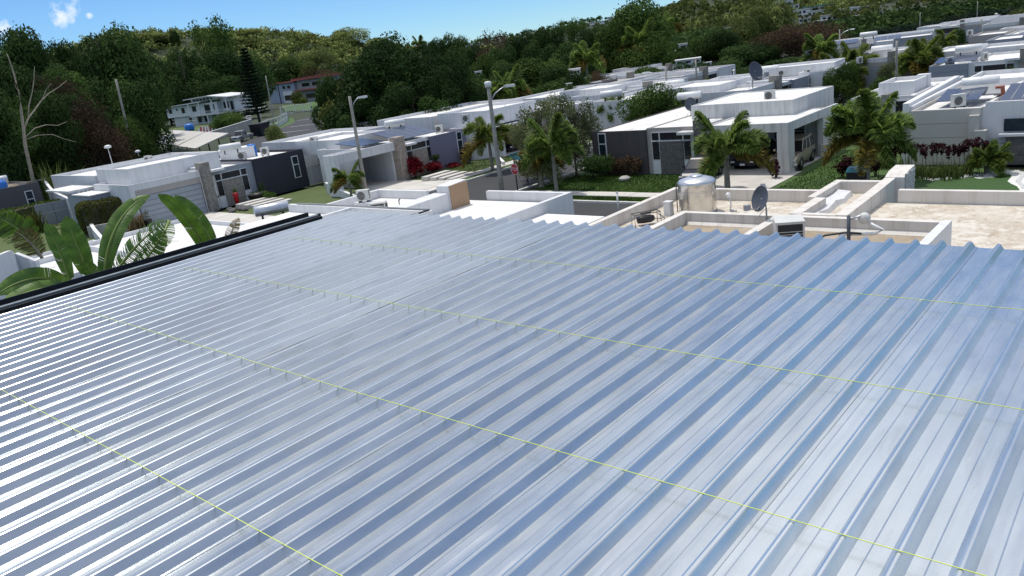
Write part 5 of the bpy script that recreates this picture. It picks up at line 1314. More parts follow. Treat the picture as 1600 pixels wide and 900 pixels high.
palm_px('largest bushy palm with drooping yellowing skirt, in the garden of the beige house', 1354, 288, 212, 66, (5, 8, 5), seed=5, r=0.17, lean=(0.1, 0.2))
palm_px('bushy palm with slim grey trunk beside the stop sign', 870, 300, 228, 52, (3, 5, 4), seed=8, r=0.13, old_p=0.3)
palm_px('ragged brown skirted palm leaning behind the stop sign palm', 846, 292, 246, 34, (2, 3, 6), seed=9, r=0.22, trunk='dead_wood', shaft=False, mats=('palm_green', 'palm_old', 'palm_old'), old_p=1.0)
palm_px('yellowing palm with arching fronds beside the right hand lamp post, before the white wall', 770, 266, 212, 44, (2, 4, 4), seed=12, r=0.15, old_p=0.8, mats=('palm_lime', 'palm_lime', 'palm_old'))
palm_px('small drooping palm beside the purple house carport', 551, 315, 280, 30, (2, 4, 4), seed=14, r=0.10, shaft=False, mats=('palm_green', 'palm_green', 'palm_old'))
palm_px('palm showing behind the grey leaved trees, left of the corner house roof', 963, 206, 172, 30, (3, 5, 3), seed=15, r=0.12)
for i, (px, yb, yc, L) in enumerate(((1312, 142, 112, 34), (1336, 140, 104, 36), (1326, 146, 124, 30))):
    palm_px('lime green palm in the clump above the white roofs right of the corner house', px, yb, yc, L, (3, 5, 5), seed=20+i, r=0.12, mats=('palm_lime', 'palm_lime', 'palm_old'), group='lime palm clump')
palm_px('lime palm with long hanging fronds in front of the grey boarded house', 1432, 138, 98, 36, (3, 5, 7), seed=24, r=0.14, mats=('palm_lime', 'palm_lime', 'palm_old'), old_p=0.8)
palm_px('yellow green palm behind the one in front of the grey boarded house', 1441, 132, 88, 28, (3, 5, 3), seed=25, r=0.12, mats=('palm_lime', 'palm_lime', 'palm_old'))
palm_px('slender palm with pale trunk rising among the far rows at right', 1472, 106, 68, 22, (2, 4, 4), seed=27, r=0.14, mats=('palm_lime', 'palm_lime', 'palm_old'))
palm_px('small palm beside the dark satellite dish of the grey house roof', 1198, 160, 134, 22, (3, 4, 3), seed=28, r=0.12)
palm_px('small palm left of the brown fence wall, above the corner house roof', 1105, 160, 138, 16, (3, 4, 3), seed=29, r=0.12)
palm_px('red stemmed palm with few stiff fronds against the stone wall at right', 1537, 238, 196, 30, (5, 4, 2), seed=31, r=0.07, trunk='red_stem', shaft_mat='red_stem', mats=('palm_green', 'palm_green', 'palm_old'))
for i, (px, yt, D, h, L) in enumerate(((1036, 38, 190, 15, 4.0), (1048, 36, 195, 16, 4.0), (655, 70, 250, 16, 4.0), (1000, 66, 150, 9, 5.5), (915, 92, 135, 7, 4.5), (795, 142, 112, 5, 4.5), (780, 150, 108, 5, 4.0), (1282, 78, 135, 6, 4.2))):
    c = gd(px, yt, D); bz = min(hz1(c.x, c.y), c.z-h)
    palm(('royal palm with tall pale trunk, left one of the pair near the far hill', 'royal palm with tall pale trunk, right one of the pair near the far hill', 'lone palm on the skyline right of the great round tree', 'dark drooping palm under the tallest skyline tree',
          'dark palm above the small far white roof in the middle wood', 'palm behind the right hand lamp post, taller of two', 'palm behind the right hand lamp post, lower of two', 'palm below the maroon brown trees')[i], (c.x, c.y, bz), c.z-bz, L, (3, 6, 5), seed=40+i, r=0.24)
# ------------------------------------------------------------------ garden plants
def bushlet(label, base, w, h, mat, n=1500, size=0.09, seed=1, name='shrub', group=None, aspect=0.45, nl=7):
    t = thing(name, label, 'shrub', base, 0, group); rng = random.Random(seed)
    L = [(rng.uniform(-0.3, 0.3)*w, rng.uniform(-0.3, 0.3)*w, h*rng.uniform(0.3, 0.68), w*rng.uniform(0.22, 0.36), w*rng.uniform(0.22, 0.36), h*rng.uniform(0.24, 0.34)) for _ in range(nl)]
    obj('foliage', leaf_cloud('foliage', L, n, size, mat, seed, inner=0.3, aspect=aspect), t)
    mb = MB()
    for k_ in range(4): mb.tube([(0.05*k_-0.08, 0, 0), (0.12*w*math.cos(k_*1.7), 0.12*w*math.sin(k_*1.7), h*0.5)], [0.03, 0.012], 5)
    mb.build('stem', 'trunk_brown', t); return t
def hedge(label, c, rot, lx, ly, h, mat, seed, rnd=0.25, n=9000, size=0.075):
    """clipped hedge: leaves over a rounded block, woody inside"""
    t = thing('hedge', label, 'hedge', c, rot); rng = np.random.default_rng(seed)
    p = rng.uniform(-1, 1, (n, 3)); ax = rng.integers(0, 3, n); sg = np.sign(rng.uniform(-1, 1, n)); 
    for i in range(3): p[ax == i, i] = sg[ax == i]
    nr = np.zeros((n, 3)); nr[np.arange(n), ax] = sg
    # round the corners
    q = np.sign(p)*np.minimum(np.abs(p), 1-rnd); e = p-q; le = np.linalg.norm(e, axis=1, keepdims=True); p = q+e/np.maximum(le, 1e-6)*np.minimum(le, rnd)
    P = p*np.array([lx/2, ly/2, h/2])*(1+rng.normal(size=(n, 1))*0.018) + np.array([0, 0, h/2]) + rng.normal(size=(n, 3))*0.035
    P[:, 2] += 0.05*np.sin(P[:, 0]*2.1+seed)*np.sign(P[:, 2]-h/2)
    nn = unit(nr+rng.normal(size=(n, 3))*0.7); T = unit(np.cross(nn, rng.normal(size=(n, 3)))); B = np.cross(nn, T); s = size*rng.uniform(0.6, 1.3, n)
    tint = 0.45+0.2*np.sin(P[:, 0]*3.3)*np.sin(P[:, 1]*2.7+P[:, 2]*3)+rng.normal(size=n)*0.2
    keep = P[:, 2] > 0
    obj('foliage', quads_mesh('foliage', P[keep], T[keep], B[keep], s[keep], s[keep]*0.6, tint[keep], mat), t)
    BX('hedge_core', 'trunk_brown', t, -lx/2+0.16, lx/2-0.16, -ly/2+0.16, ly/2-0.16, 0, h-0.18)
hedge('long clipped green box hedge in front of the dark grey house', (-81.2, 19.5, 0), R90, 15.0, 2.0, 2.05, 'leaf_hedge', 3, n=14000)
a = gz(158, 356, 0); hedge('tall rounded olive green hedge block at the left end of the white house', (-67.6, 25.0, 0), R(80), 3.6, 2.6, 2.6, 'leaf_hedge_olive', 4, rnd=0.45, n=9000, size=0.085)
GT_ = 'red leaved shrubs'
bushlet('tall red leaved shrub beside the pink stone pillar', (-53.2, 46.9, 0), 1.5, 2.2, 'leaf_red', 1100, 0.13, 5)
bushlet('low spreading red shrub under the band window of the purple house', (-53.1, 49.0, 0), 2.3, 1.1, 'leaf_red', 1200, 0.11, 6)
bushlet('dark red shrub at the right corner of the purple house', (-53.2, 54.0, 0), 1.3, 2.0, 'leaf_maroon', 900, 0.12, 7)
bushlet('low red border plant along the purple wall', (-53.4, 51.8, 0), 2.4, 0.5, 'leaf_red', 500, 0.09, 8)
bushlet('clipped dark ball shrub before the purple house window', (-53.3, 49.9, 0.9), 0.8, 0.9, 'leaf_dark', 800, 0.06, 9)
bushlet('rounded dark green bush before the brown box wing of the corner house', (-33.7, 47.3, 0), 3.0, 2.1, 'leaf_dark', 3800, 0.085, 10)
for k_, xx in enumerate((-33.4, -32.6, -31.9, -31.2, -30.5)):
    bushlet('dark brown stemmed shrub in the row against the brown box wing', (xx, 48.4, 0), 0.9, 1.6, 'leaf_rust', 420, 0.10, 60+k_, group='dark shrubs along the brown box wing')
bushlet('pink flowering shrub at the foot of the corner carport pillar', (-19.9, 47.9, 0), 0.9, 1.5, 'leaf_maroon', 500, 0.09, 12)
bushlet('leafy roadside shrub left of the stop sign', (-38.6, 45.4, 0), 1.9, 1.7, 'leaf_grey', 1300, 0.08, 13)
bushlet('green shrub by the stone steps of the white house', (-61.6, 36.9, 0), 1.5, 1.0, 'leaf_hedge', 1300, 0.07, 14)
blade_clump('yellow_fern', 'yellow green feathery plant in front of the grey board gate', 'plant', (-76.5, 22.6, 0), 90, 2.4, 0.9, 'leaf_hedge_olive', 15, 0.06)
blade_clump('dry_plant', 'dry reddish spiky plants below the curved banana leaf, by the garage', 'plant', (-63.2, 25.7, 0), 110, 1.7, 0.9, 'dead_leaf', 16, 0.06)
# garden of the beige house: stick stemmed maroon plants, grasses, cycad
for k_ in range(18):
    px = 1398+k_*8.2+TR.uniform(-2, 2); yy = 232+TR.uniform(-3, 3)-(9 if k_ > 13 else 0); b = gd(px, 258, 50.2+TR.uniform(-0.5, 0.4)); tp_ = gd(px, yy, math.hypot(b.x, b.y)); h_ = max(1.2, tp_.z)
    t = thing('ti_plant', 'thin stemmed maroon tuft plant in the row along the beige boarded wall', 'plant', (b.x, b.y, 0), 0, 'maroon ti plants along the beige wall')
    MB().tube([(0, 0, 0), (0.03, 0.02, h_*0.5), (0, 0.0, h_)], 0.02, 5).build('stem', 'trunk_grey', t)
    obj('leaf_tuft', leaf_cloud('leaf_tuft', [(0, 0, h_-0.02, 0.20, 0.20, 0.28), (0, 0, h_-0.28, 0.10, 0.10, 0.2)], 60, 0.15, 'leaf_maroon', 70+k_, inner=0.2, aspect=0.3), t)
for k_, (px, py) in enumerate(((1432, 276), (1448, 278), (1464, 276), (1480, 277), (1495, 274), (1385, 262), (1372, 260))):
    b = gz(px, py, 0); blade_clump('grass_tuft', 'tufted green grass clump at the foot of the maroon plants' if k_ < 5 else 'tufted grass beside the trunk of the largest palm', 'grass clump', (b.x, b.y, 0), 150, 0.85, 1.2, 'leaf_grass', 80+k_, 0.03, 'grass tufts of the beige house garden' if k_ < 5 else 'grass tufts by the palm trunk')
b = gz(1543, 272, 0)
t = palm('bright green cycad with spreading fronds in the white pebbles', b, 0.55, 1.75, (7, 7, 2), seed=90, r=0.16, shaft=False, name='cycad', mats=('palm_green', 'palm_lime', 'palm_green'))
for k_, (px, py) in enumerate(((1572, 250), (1590, 252), (1608, 254), (1560, 240), (1582, 238))):
    b = gz(px, py, 0); bushlet('low dark maroon groundcover shrub at the right edge, before the stone wall', (b.x, b.y, 0), 1.5, 0.8, 'leaf_maroon', 500, 0.08, 95+k_, group='maroon groundcover at right')
for k_, (px, py) in enumerate(((1316, 276), (1322, 268), (1368, 274))):
    b = gz(px, py, 0); bushlet('maroon shrub at the foot of the largest palm', (b.x, b.y, 0), 0.9, 1.1, 'leaf_maroon', 400, 0.09, 110+k_, group='maroon shrubs at the largest palm')
# pebbles and turf (right hand garden)
def wavy(name, pts, z, mat): return poly(name, [gz(px, py, z) for px, py in pts], z, mat)
wavy('pebble_bed', [(1395, 268), (1430, 281), (1460, 284), (1490, 283), (1520, 278), (1548, 272), (1600, 268), (1660, 268), (1680, 330), (1560, 330), (1400, 330), (1390, 290)], 0.006, 'white_pebbles')
wavy('lawn', [(1395, 277), (1432, 279), (1450, 282), (1470, 281), (1490, 277), (1510, 276), (1530, 279), (1552, 277), (1566, 272), (1578, 272), (1581, 275), (1574, 283), (1580, 287), (1589, 291), (1593, 296), (1596, 310), (1390, 310)], 0.014, 'turf_green')
def pebbles():
    rng = np.random.default_rng(4); P = []
    line = [(1395, 272), (1432, 276), (1460, 280), (1490, 275), (1520, 274), (1548, 272), (1566, 268), (1590, 268), (1600, 272), (1590, 282), (1600, 294)]
    for (ax_, ay_), (bx_, by_) in zip(line[:-1], line[1:]):
        for k_ in range(60):
            q = rng.random(); P.append((ax_+(bx_-ax_)*q+rng.normal()*1.5, ay_+(by_-ay_)*q+rng.normal()*1.3))
    mb = MB()
    for px, py in P:
        c = gz(px, py, 0.03); r_ = rng.uniform(0.03, 0.08)
        mb.add([(c.x+r_, c.y, 0.02), (c.x, c.y+r_, 0.02), (c.x-r_, c.y, 0.02), (c.x, c.y-r_, 0.02), (c.x, c.y, 0.02+r_*0.9)], [(0, 1, 4), (1, 2, 4), (2, 3, 4), (3, 0, 4)])
    tag(mb.build('pebbles', 'white_pebbles'), None, None, None, 'stuff')
pebbles()
def grass_blades(name, n, areas, h, seed, mat='leaf_grass'):
    rng = np.random.default_rng(seed); P = []
    for (x0, x1, y0, y1), w_ in areas:
        m_ = int(n*w_); P.append(np.stack([rng.uniform(x0, x1, m_), rng.uniform(y0, y1, m_), np.zeros(m_)], 1))
    P = np.concatenate(P); n = len(P); T = unit(np.stack([rng.normal(size=n)*0.35, rng.normal(size=n)*0.35, np.ones(n)], 1)); B = unit(np.cross(T, rng.normal(size=(n, 3))))
    s = h*rng.uniform(0.5, 1.3, n); P[:, 2] = s*0.7-0.03
    patch = 0.35+0.25*np.sin(P[:, 0]*0.9+2*np.sin(P[:, 1]*0.6))+0.15*np.sin(P[:, 0]*2.7+P[:, 1]*3.1)
    tag(obj(name, quads_mesh(name, P, T, B, s, s*0.35, patch+rng.normal(size=n)*0.2, mat)), None, None, None, 'stuff')
grass_blades('grass', 60000, (((-36.2, -25.4, 43.0, 48.6), 0.42), ((-36.2, -17, 40.5, 41.6), 0.25), ((-18.6, -15, 42.5, 58), 0.2), ((-53, -48.6, 47, 58), 0.13)), 0.045, 3, 'leaf_hedge')

# ------------------------------------------------------------------ banana plants at the roof edge
def banana_leaf(t, pts, width, seed, torn=0.12, mat='banana_leaf', gap=0.0, fold=0.35, roll=0.0):
    """pts: base, two controls, tip (world); blade in many strips across the rib"""
    rng = random.Random(seed); o = Vector(t.location); P = [Vector(p)-o for p in pts]
    def bez(q): return P[0]*(1-q)**3+P[1]*3*q*(1-q)**2+P[2]*3*q*q*(1-q)+P[3]*q**3
    N = 46; V = []; F = []; tint = []; al = []
    tears = {(s, i) for s in (-1, 1) for i in range(N) if rng.random() < torn}
    for s in (-1, 1):
        hangk = 0.0
        for i in range(N):
            q0, q1 = 0.10+0.90*i/N, 0.10+0.90*(i+1)/N
            if (s, i) in tears: hangk = rng.uniform(-0.1, 0.35); q1 = q0+(q1-q0)*((0.80 if gap else 0.93)-gap*rng.random())
            b0 = len(V); ring = []
            for q in (q0, q1):
                p = bez(q); tg = (bez(min(1, q+0.01))-bez(max(0, q-0.01))).normalized()
                side = tg.cross(Vector((0.62, -0.70, 0.35)))
                if side.length < 0.15: side = tg.cross(Vector((0, 0, 1)))
                side = (Matrix.Rotation(roll, 3, tg) @ side.normalized()); up = side.cross(tg).normalized()
                w_ = width*0.41*(math.sin(math.pi*min(1.0, 0.04+q*0.95))**0.6)*(1.0 if q < 0.9 else 1.0-(q-0.9)*4)
                for f_ in (0.0, 0.35, 0.7, 1.0):
                    z_ = fold*f_*(1-f_*(0.9+hangk*2))
                    ring.append(p+side*(s*w_*f_)+up*(w_*z_)+tg*(w_*0.32*f_))
            V += ring
            for k_ in range(3):
                F.append((b0+k_, b0+k_+1, b0+4+k_+1, b0+4+k_)); tint.append(min(1, 0.35+0.25*math.sin(i*0.55+seed)*0.6+rng.uniform(-0.06, 0.06)+(0.22 if k_ == 2 and rng.random() < 0.3 else 0))); al.append((q0+q1)/2)
    me = bpy.data.meshes.new('leaf'); me.from_pydata([tuple(v) for v in V], [], F); me.update()
    for nm, vals in (('tint', tint),):
        a_ = me.attributes.new(nm, 'FLOAT', 'FACE'); a_.data.foreach_set('value', vals)
    av = []
    for s in (-1, 1):
        for i in range(N):
            for q in (0.10+0.90*i/N, 0.10+0.90*(i+1)/N): av += [q]*4
    a_ = me.attributes.new('along', 'FLOAT', 'POINT'); a_.data.foreach_set('value', av)
    me.materials.append(M[mat]); me.polygons.foreach_set('use_smooth', [True]*len(F)); lf = obj('leaf', me, t)
    MB().tube([bez(q/14)+Vector((0, 0, 0.005)) for q in range(15)], [0.032*(1-q/15.5) for q in range(15)], 6).build('midrib', 'banana_rib' if mat == 'banana_leaf' else 'dead_wood', lf)
def B_(px, py, D): return gd(px, py, D)
def banana(label, base_px, D, leaves, seed):
    b = gd(*base_px, D); t = thing('banana_plant', label, 'banana plant', (b.x, b.y, 0)); c = b - Vector((b.x, b.y, 0))
    MB().tube([(0, 0, 0), (0.03, 0.02, b.z*0.5), (0, 0, b.z)], [0.2, 0.16, 0.09], 10).build('pseudostem', 'crownshaft_green', t)
    for i, (pl, w_, kw) in enumerate(leaves): banana_leaf(t, [B_(*p) for p in pl], w_, seed+i, **kw)
banana('banana plant with one tall arching leaf and a torn slotted leaf at the roof edge', (168, 470), 14.0, [
    ([(163, 452, 14.0), (160, 385, 14.0), (186, 322, 14.2), (234, 305, 14.6)], 0.38, dict(torn=0.10, gap=0.0, roll=0.25)),
    ([(170, 442, 13.8), (198, 400, 13.6), (226, 366, 13.4), (262, 345, 13.2)], 0.46, dict(torn=0.75, gap=0.4, roll=-0.2)),
    ([(196, 442, 13.6), (226, 412, 13.4), (243, 388, 13.2), (258, 360, 13.0)], 0.42, dict(torn=0.35, gap=0.2, roll=0.2))], 3)
banana('banana plant with two broad leaves curving down, right of the tall arching leaf', (345, 430), 15.0, [
    ([(328, 412, 15.0), (312, 366, 14.8), (286, 322, 14.6), (247, 304, 14.4)], 0.40, dict(torn=0.13, gap=0.0, roll=-0.25)),
    ([(340, 405, 15.4), (326, 360, 15.3), (304, 330, 15.3), (273, 305, 15.3)], 0.36, dict(torn=0.08, roll=0.3)),
    ([(264, 346, 13.6), (258, 358, 13.4), (254, 372, 13.2), (252, 388, 13.1)], 0.42, dict(torn=0.7, gap=0.5))], 13)
banana('banana plant with upright dark leaves and low broad leaves in the lower left corner', (115, 480), 13.0, [
    ([(112, 448, 13.0), (101, 408, 13.0), (87, 374, 13.0), (71, 349, 13.0)], 0.38, dict(torn=0.10, gap=0.0, roll=-0.2)),
    ([(142, 440, 13.5), (128, 400, 13.5), (113, 370, 13.5), (103, 338, 13.5)], 0.40, dict(torn=0.10, roll=0.5)),
    ([(112, 448, 12.4), (80, 428, 12.2), (35, 430, 12.0), (-6, 462, 11.8)], 0.38, dict(torn=0.10, gap=0.0, roll=-0.35)),
    ([(120, 454, 12.2), (85, 446, 12.0), (40, 450, 11.8), (0, 480, 11.6)], 0.36, dict(torn=0.10, roll=0.3)),
    ([(160, 446, 13.2), (148, 430, 13.2), (138, 418, 13.2), (128, 408, 13.2)], 0.30, dict(torn=0.1))], 23)
banana('shredded pale banana leaf hanging at the left edge below the hedge', (70, 470), 17.0, [
    ([(62, 400, 17.0), (48, 372, 17.0), (25, 350, 17.0), (-12, 338, 17.0)], 0.75, dict(torn=0.7, gap=0.4, fold=-0.9)),
    ([(66, 404, 16.8), (56, 386, 16.8), (42, 372, 16.8), (24, 362, 16.8)], 0.6, dict(torn=0.7, gap=0.4, mat='dead_leaf', fold=-0.7))], 33)
banana('small withered banana leaf poking up by the black roof edge', (352, 420), 16.0, [([(350, 402, 16.0), (355, 376, 16.0), (364, 356, 16.0), (373, 340, 16.2)], 0.30, dict(torn=0.8, gap=0.5, mat='dead_leaf'))], 43)
# ------------------------------------------------------------------ poles and signs
def pole(label, px, ybase, ytop, D=None, r=0.15, lamp=None, cam_box=False, lean=0.0, name='street_lamp', cat='street lamp', base=None, arm_px=None):
    """lamp: (dx_world, dy_world) reach of the arm"""
    if D is None: b = gz(px, ybase, 0); D = math.hypot(b.x, b.y)
    else: b = gd(px, ybase, D); b.z = 0 if base is None else base
    top = gd(px if arm_px is None else arm_px, ytop, D); H = top.z-b.z
    t = thing(name, label, cat, b)
    off = Vector((top.x-b.x, top.y-b.y, 0))*lean
    MB().tube([(off.x*i/6, off.y*i/6, H*i/6) for i in range(7)], [r*(1-0.055*i) for i in range(7)], 10).build('pole', 'pole_concrete', t)
    if lamp:
        d = Vector((lamp[0], lamp[1], 0)); L = d.length; d.normalize(); z0 = H-0.75
        MB().tube([Vector((off.x, off.y, z0-0.3))+d*0.1, Vector((off.x, off.y, z0+0.15))+d*L*0.35, Vector((off.x, off.y, z0+0.42))+d*L*0.75, Vector((off.x, off.y, z0+0.55))+d*L], 0.04, 6).build('arm', 'galvanized', t)
        e = Vector((off.x, off.y, z0+0.55))+d*L; p = Vector((-d.y, d.x, 0))*0.15
        q = [e-p*0.6, e+p*0.6, e+d*0.75+p, e+d*0.75-p]
        MB().hexa([tuple(v+Vector((0, 0, -0.10))) for v in q], [tuple(v+Vector((0, 0, 0.07))) for v in q]).build('lamp_head', 'plastic_white', t)
        MB().lathe([(0, -0.14), (0.10, -0.12), (0.12, -0.10)], tuple(e+d*0.5), 10).build('lens', 'lamp_lens', t)
    if cam_box:
        MB().lathe([(0, -0.22), (0.24, -0.20), (0.26, 0.12), (0.20, 0.20), (0, 0.22)], (off.x, off.y, H+0.1), 12).build('junction_head', 'plastic_white', t)
    return t
pole('tall concrete street lamp left of centre, before the purple house carport', 572, 300, 150, None, 0.17, (0.35, 0.6), lean=0.5, arm_px=548)
pole('tall concrete street lamp with white box on top, right of the purple house', 785, 302, 134, None, 0.19, (0.55, 1.15), True, lean=0.5, arm_px=763)
pole('concrete street lamp whose arm points left, over the round green tree', 1043, 150, 106, 105, 0.17, (-1.6, -1.7))
pole('slim concrete utility pole right of the left pointing street lamp', 1090, 150, 93, 106, 0.16, None, name='utility_pole', cat='pole')
pole('concrete utility pole between the lime palms', 1400, 140, 64, 95, 0.17, None, name='utility_pole', cat='pole')
pole('street lamp among the far white roofs with its lamp to the left', 1531, 80, 30, 140, 0.18, (-1.8, -1.4))
pole('tall thin pole at the left end of the far grey house', 1312, 88, 46, 160, 0.15, (1.6, 0.8))
pole('short thick pole at the left end of the far grey house', 1320, 90, 65, 150, 0.18, None, name='utility_pole', cat='pole')
pole('thin pole standing in front of the dark trees above the far solar roofs', 1437, 50, 20, 200, 0.14, None, name='utility_pole', cat='pole')
pole('thin pole rising to the top edge behind the far row lamp', 1526, 40, 2, 215, 0.12, None, name='utility_pole', cat='pole')
pole('leaning pale utility pole against the dark wood at left', 198, 210, 124, 112, 0.19, None, lean=1.0, arm_px=181, name='utility_pole', cat='pole')
pole('utility pole beside the curving road and slatted fence', 428, 190, 118, 205, 0.2, None, lean=0.6, arm_px=417, name='utility_pole', cat='pole')
pole('small park lamp with round white globe under the great dark tree', 608, 196, 177, 98, 0.06, None, name='globe_lamp')
g_ = bpy.data.objects['globe_lamp']; MB().lathe([(0, -0.3), (0.28, -0.12), (0.28, 0.12), (0, 0.3)], (-0.4, -0.5, 1.9), 12).build('globe', 'lamp_lens', g_)
# stop sign with street name blades
b = gz(824, 300, 0); b = Vector((-36.95, 42.2, 0))
ss = thing('stop_sign', 'red octagonal stop sign on a dark post with street name blade, at the corner', 'stop sign', b, 0)
zt = gd(823, 262, math.hypot(b.x, b.y)).z
MB().tube([(0, 0, 0), (0, 0, zt+1.15)], 0.045, 8).build('post', 'black_plastic', ss)
fa = math.atan2(-b.x, b.y) - R(48)                               # faces a little left of the camera
Rm = Matrix.Rotation(fa, 4, 'Z')
def plate(n_, r_, y0, y1, z, rot0):
    ring = [(r_*math.cos(rot0+2*math.pi*k/n_), r_*math.sin(rot0+2*math.pi*k/n_)) for k in range(n_)]
    v = [Rm @ Vector((a, y0, z+c)) for a, c in ring]+[Rm @ Vector((a, y1, z+c)) for a, c in ring]
    return MB().add([tuple(q) for q in v], [tuple(range(n_)), tuple(range(2*n_-1, n_-1, -1))]+[(k, (k+1) % n_, n_+(k+1) % n_, n_+k) for k in range(n_)])
plate(8, 0.43, -0.055, -0.047, zt, R(22.5)).build('border', 'sign_white', ss)
plate(8, 0.395, -0.063, -0.0552, zt, R(22.5)).build('sign_plate', 'sign_red', ss)
def text_mesh(txt, size, mat, parent, loc, rotz):
    cu = bpy.data.curves.new('lettering', 'FONT'); cu.body = txt; cu.size = size; cu.align_x = 'CENTER'; cu.align_y = 'CENTER'; cu.extrude = 0.002
    o = bpy.data.objects.new('tmp', cu); COL.objects.link(o); dg = bpy.context.evaluated_depsgraph_get(); dg.update()
    me = bpy.data.meshes.new_from_object(o.evaluated_get(dg)); bpy.data.objects.remove(o)
    me.materials.clear(); me.materials.append(M[mat]); q = obj('lettering', me, parent); q.location = loc; q.rotation_euler = (R(90), 0, rotz); return q
text_mesh('STOP', 0.34, 'sign_white', ss, Rm @ Vector((0, -0.068, zt)), fa)
v = [Rm @ Vector(p) for p in ((-0.1, -0.02, zt+0.72), (0.75, -0.02, zt+0.72), (0.75, 0.0, zt+0.72), (-0.1, 0.0, zt+0.72))]
MB().hexa([tuple(p) for p in v], [tuple(p+Vector((0, 0, 0.22))) for p in v]).build('name_blade', 'sign_green', ss)
v = [Vector(p) for p in ((-0.02, -0.4, zt+0.96), (0.0, -0.4, zt+0.96), (0.0, 0.45, zt+0.96), (-0.02, 0.45, zt+0.96))]
MB().hexa([tuple(p) for p in v], [tuple(p+Vector((0, 0, 0.2))) for p in v]).build('name_blade', 'sign_green', ss)

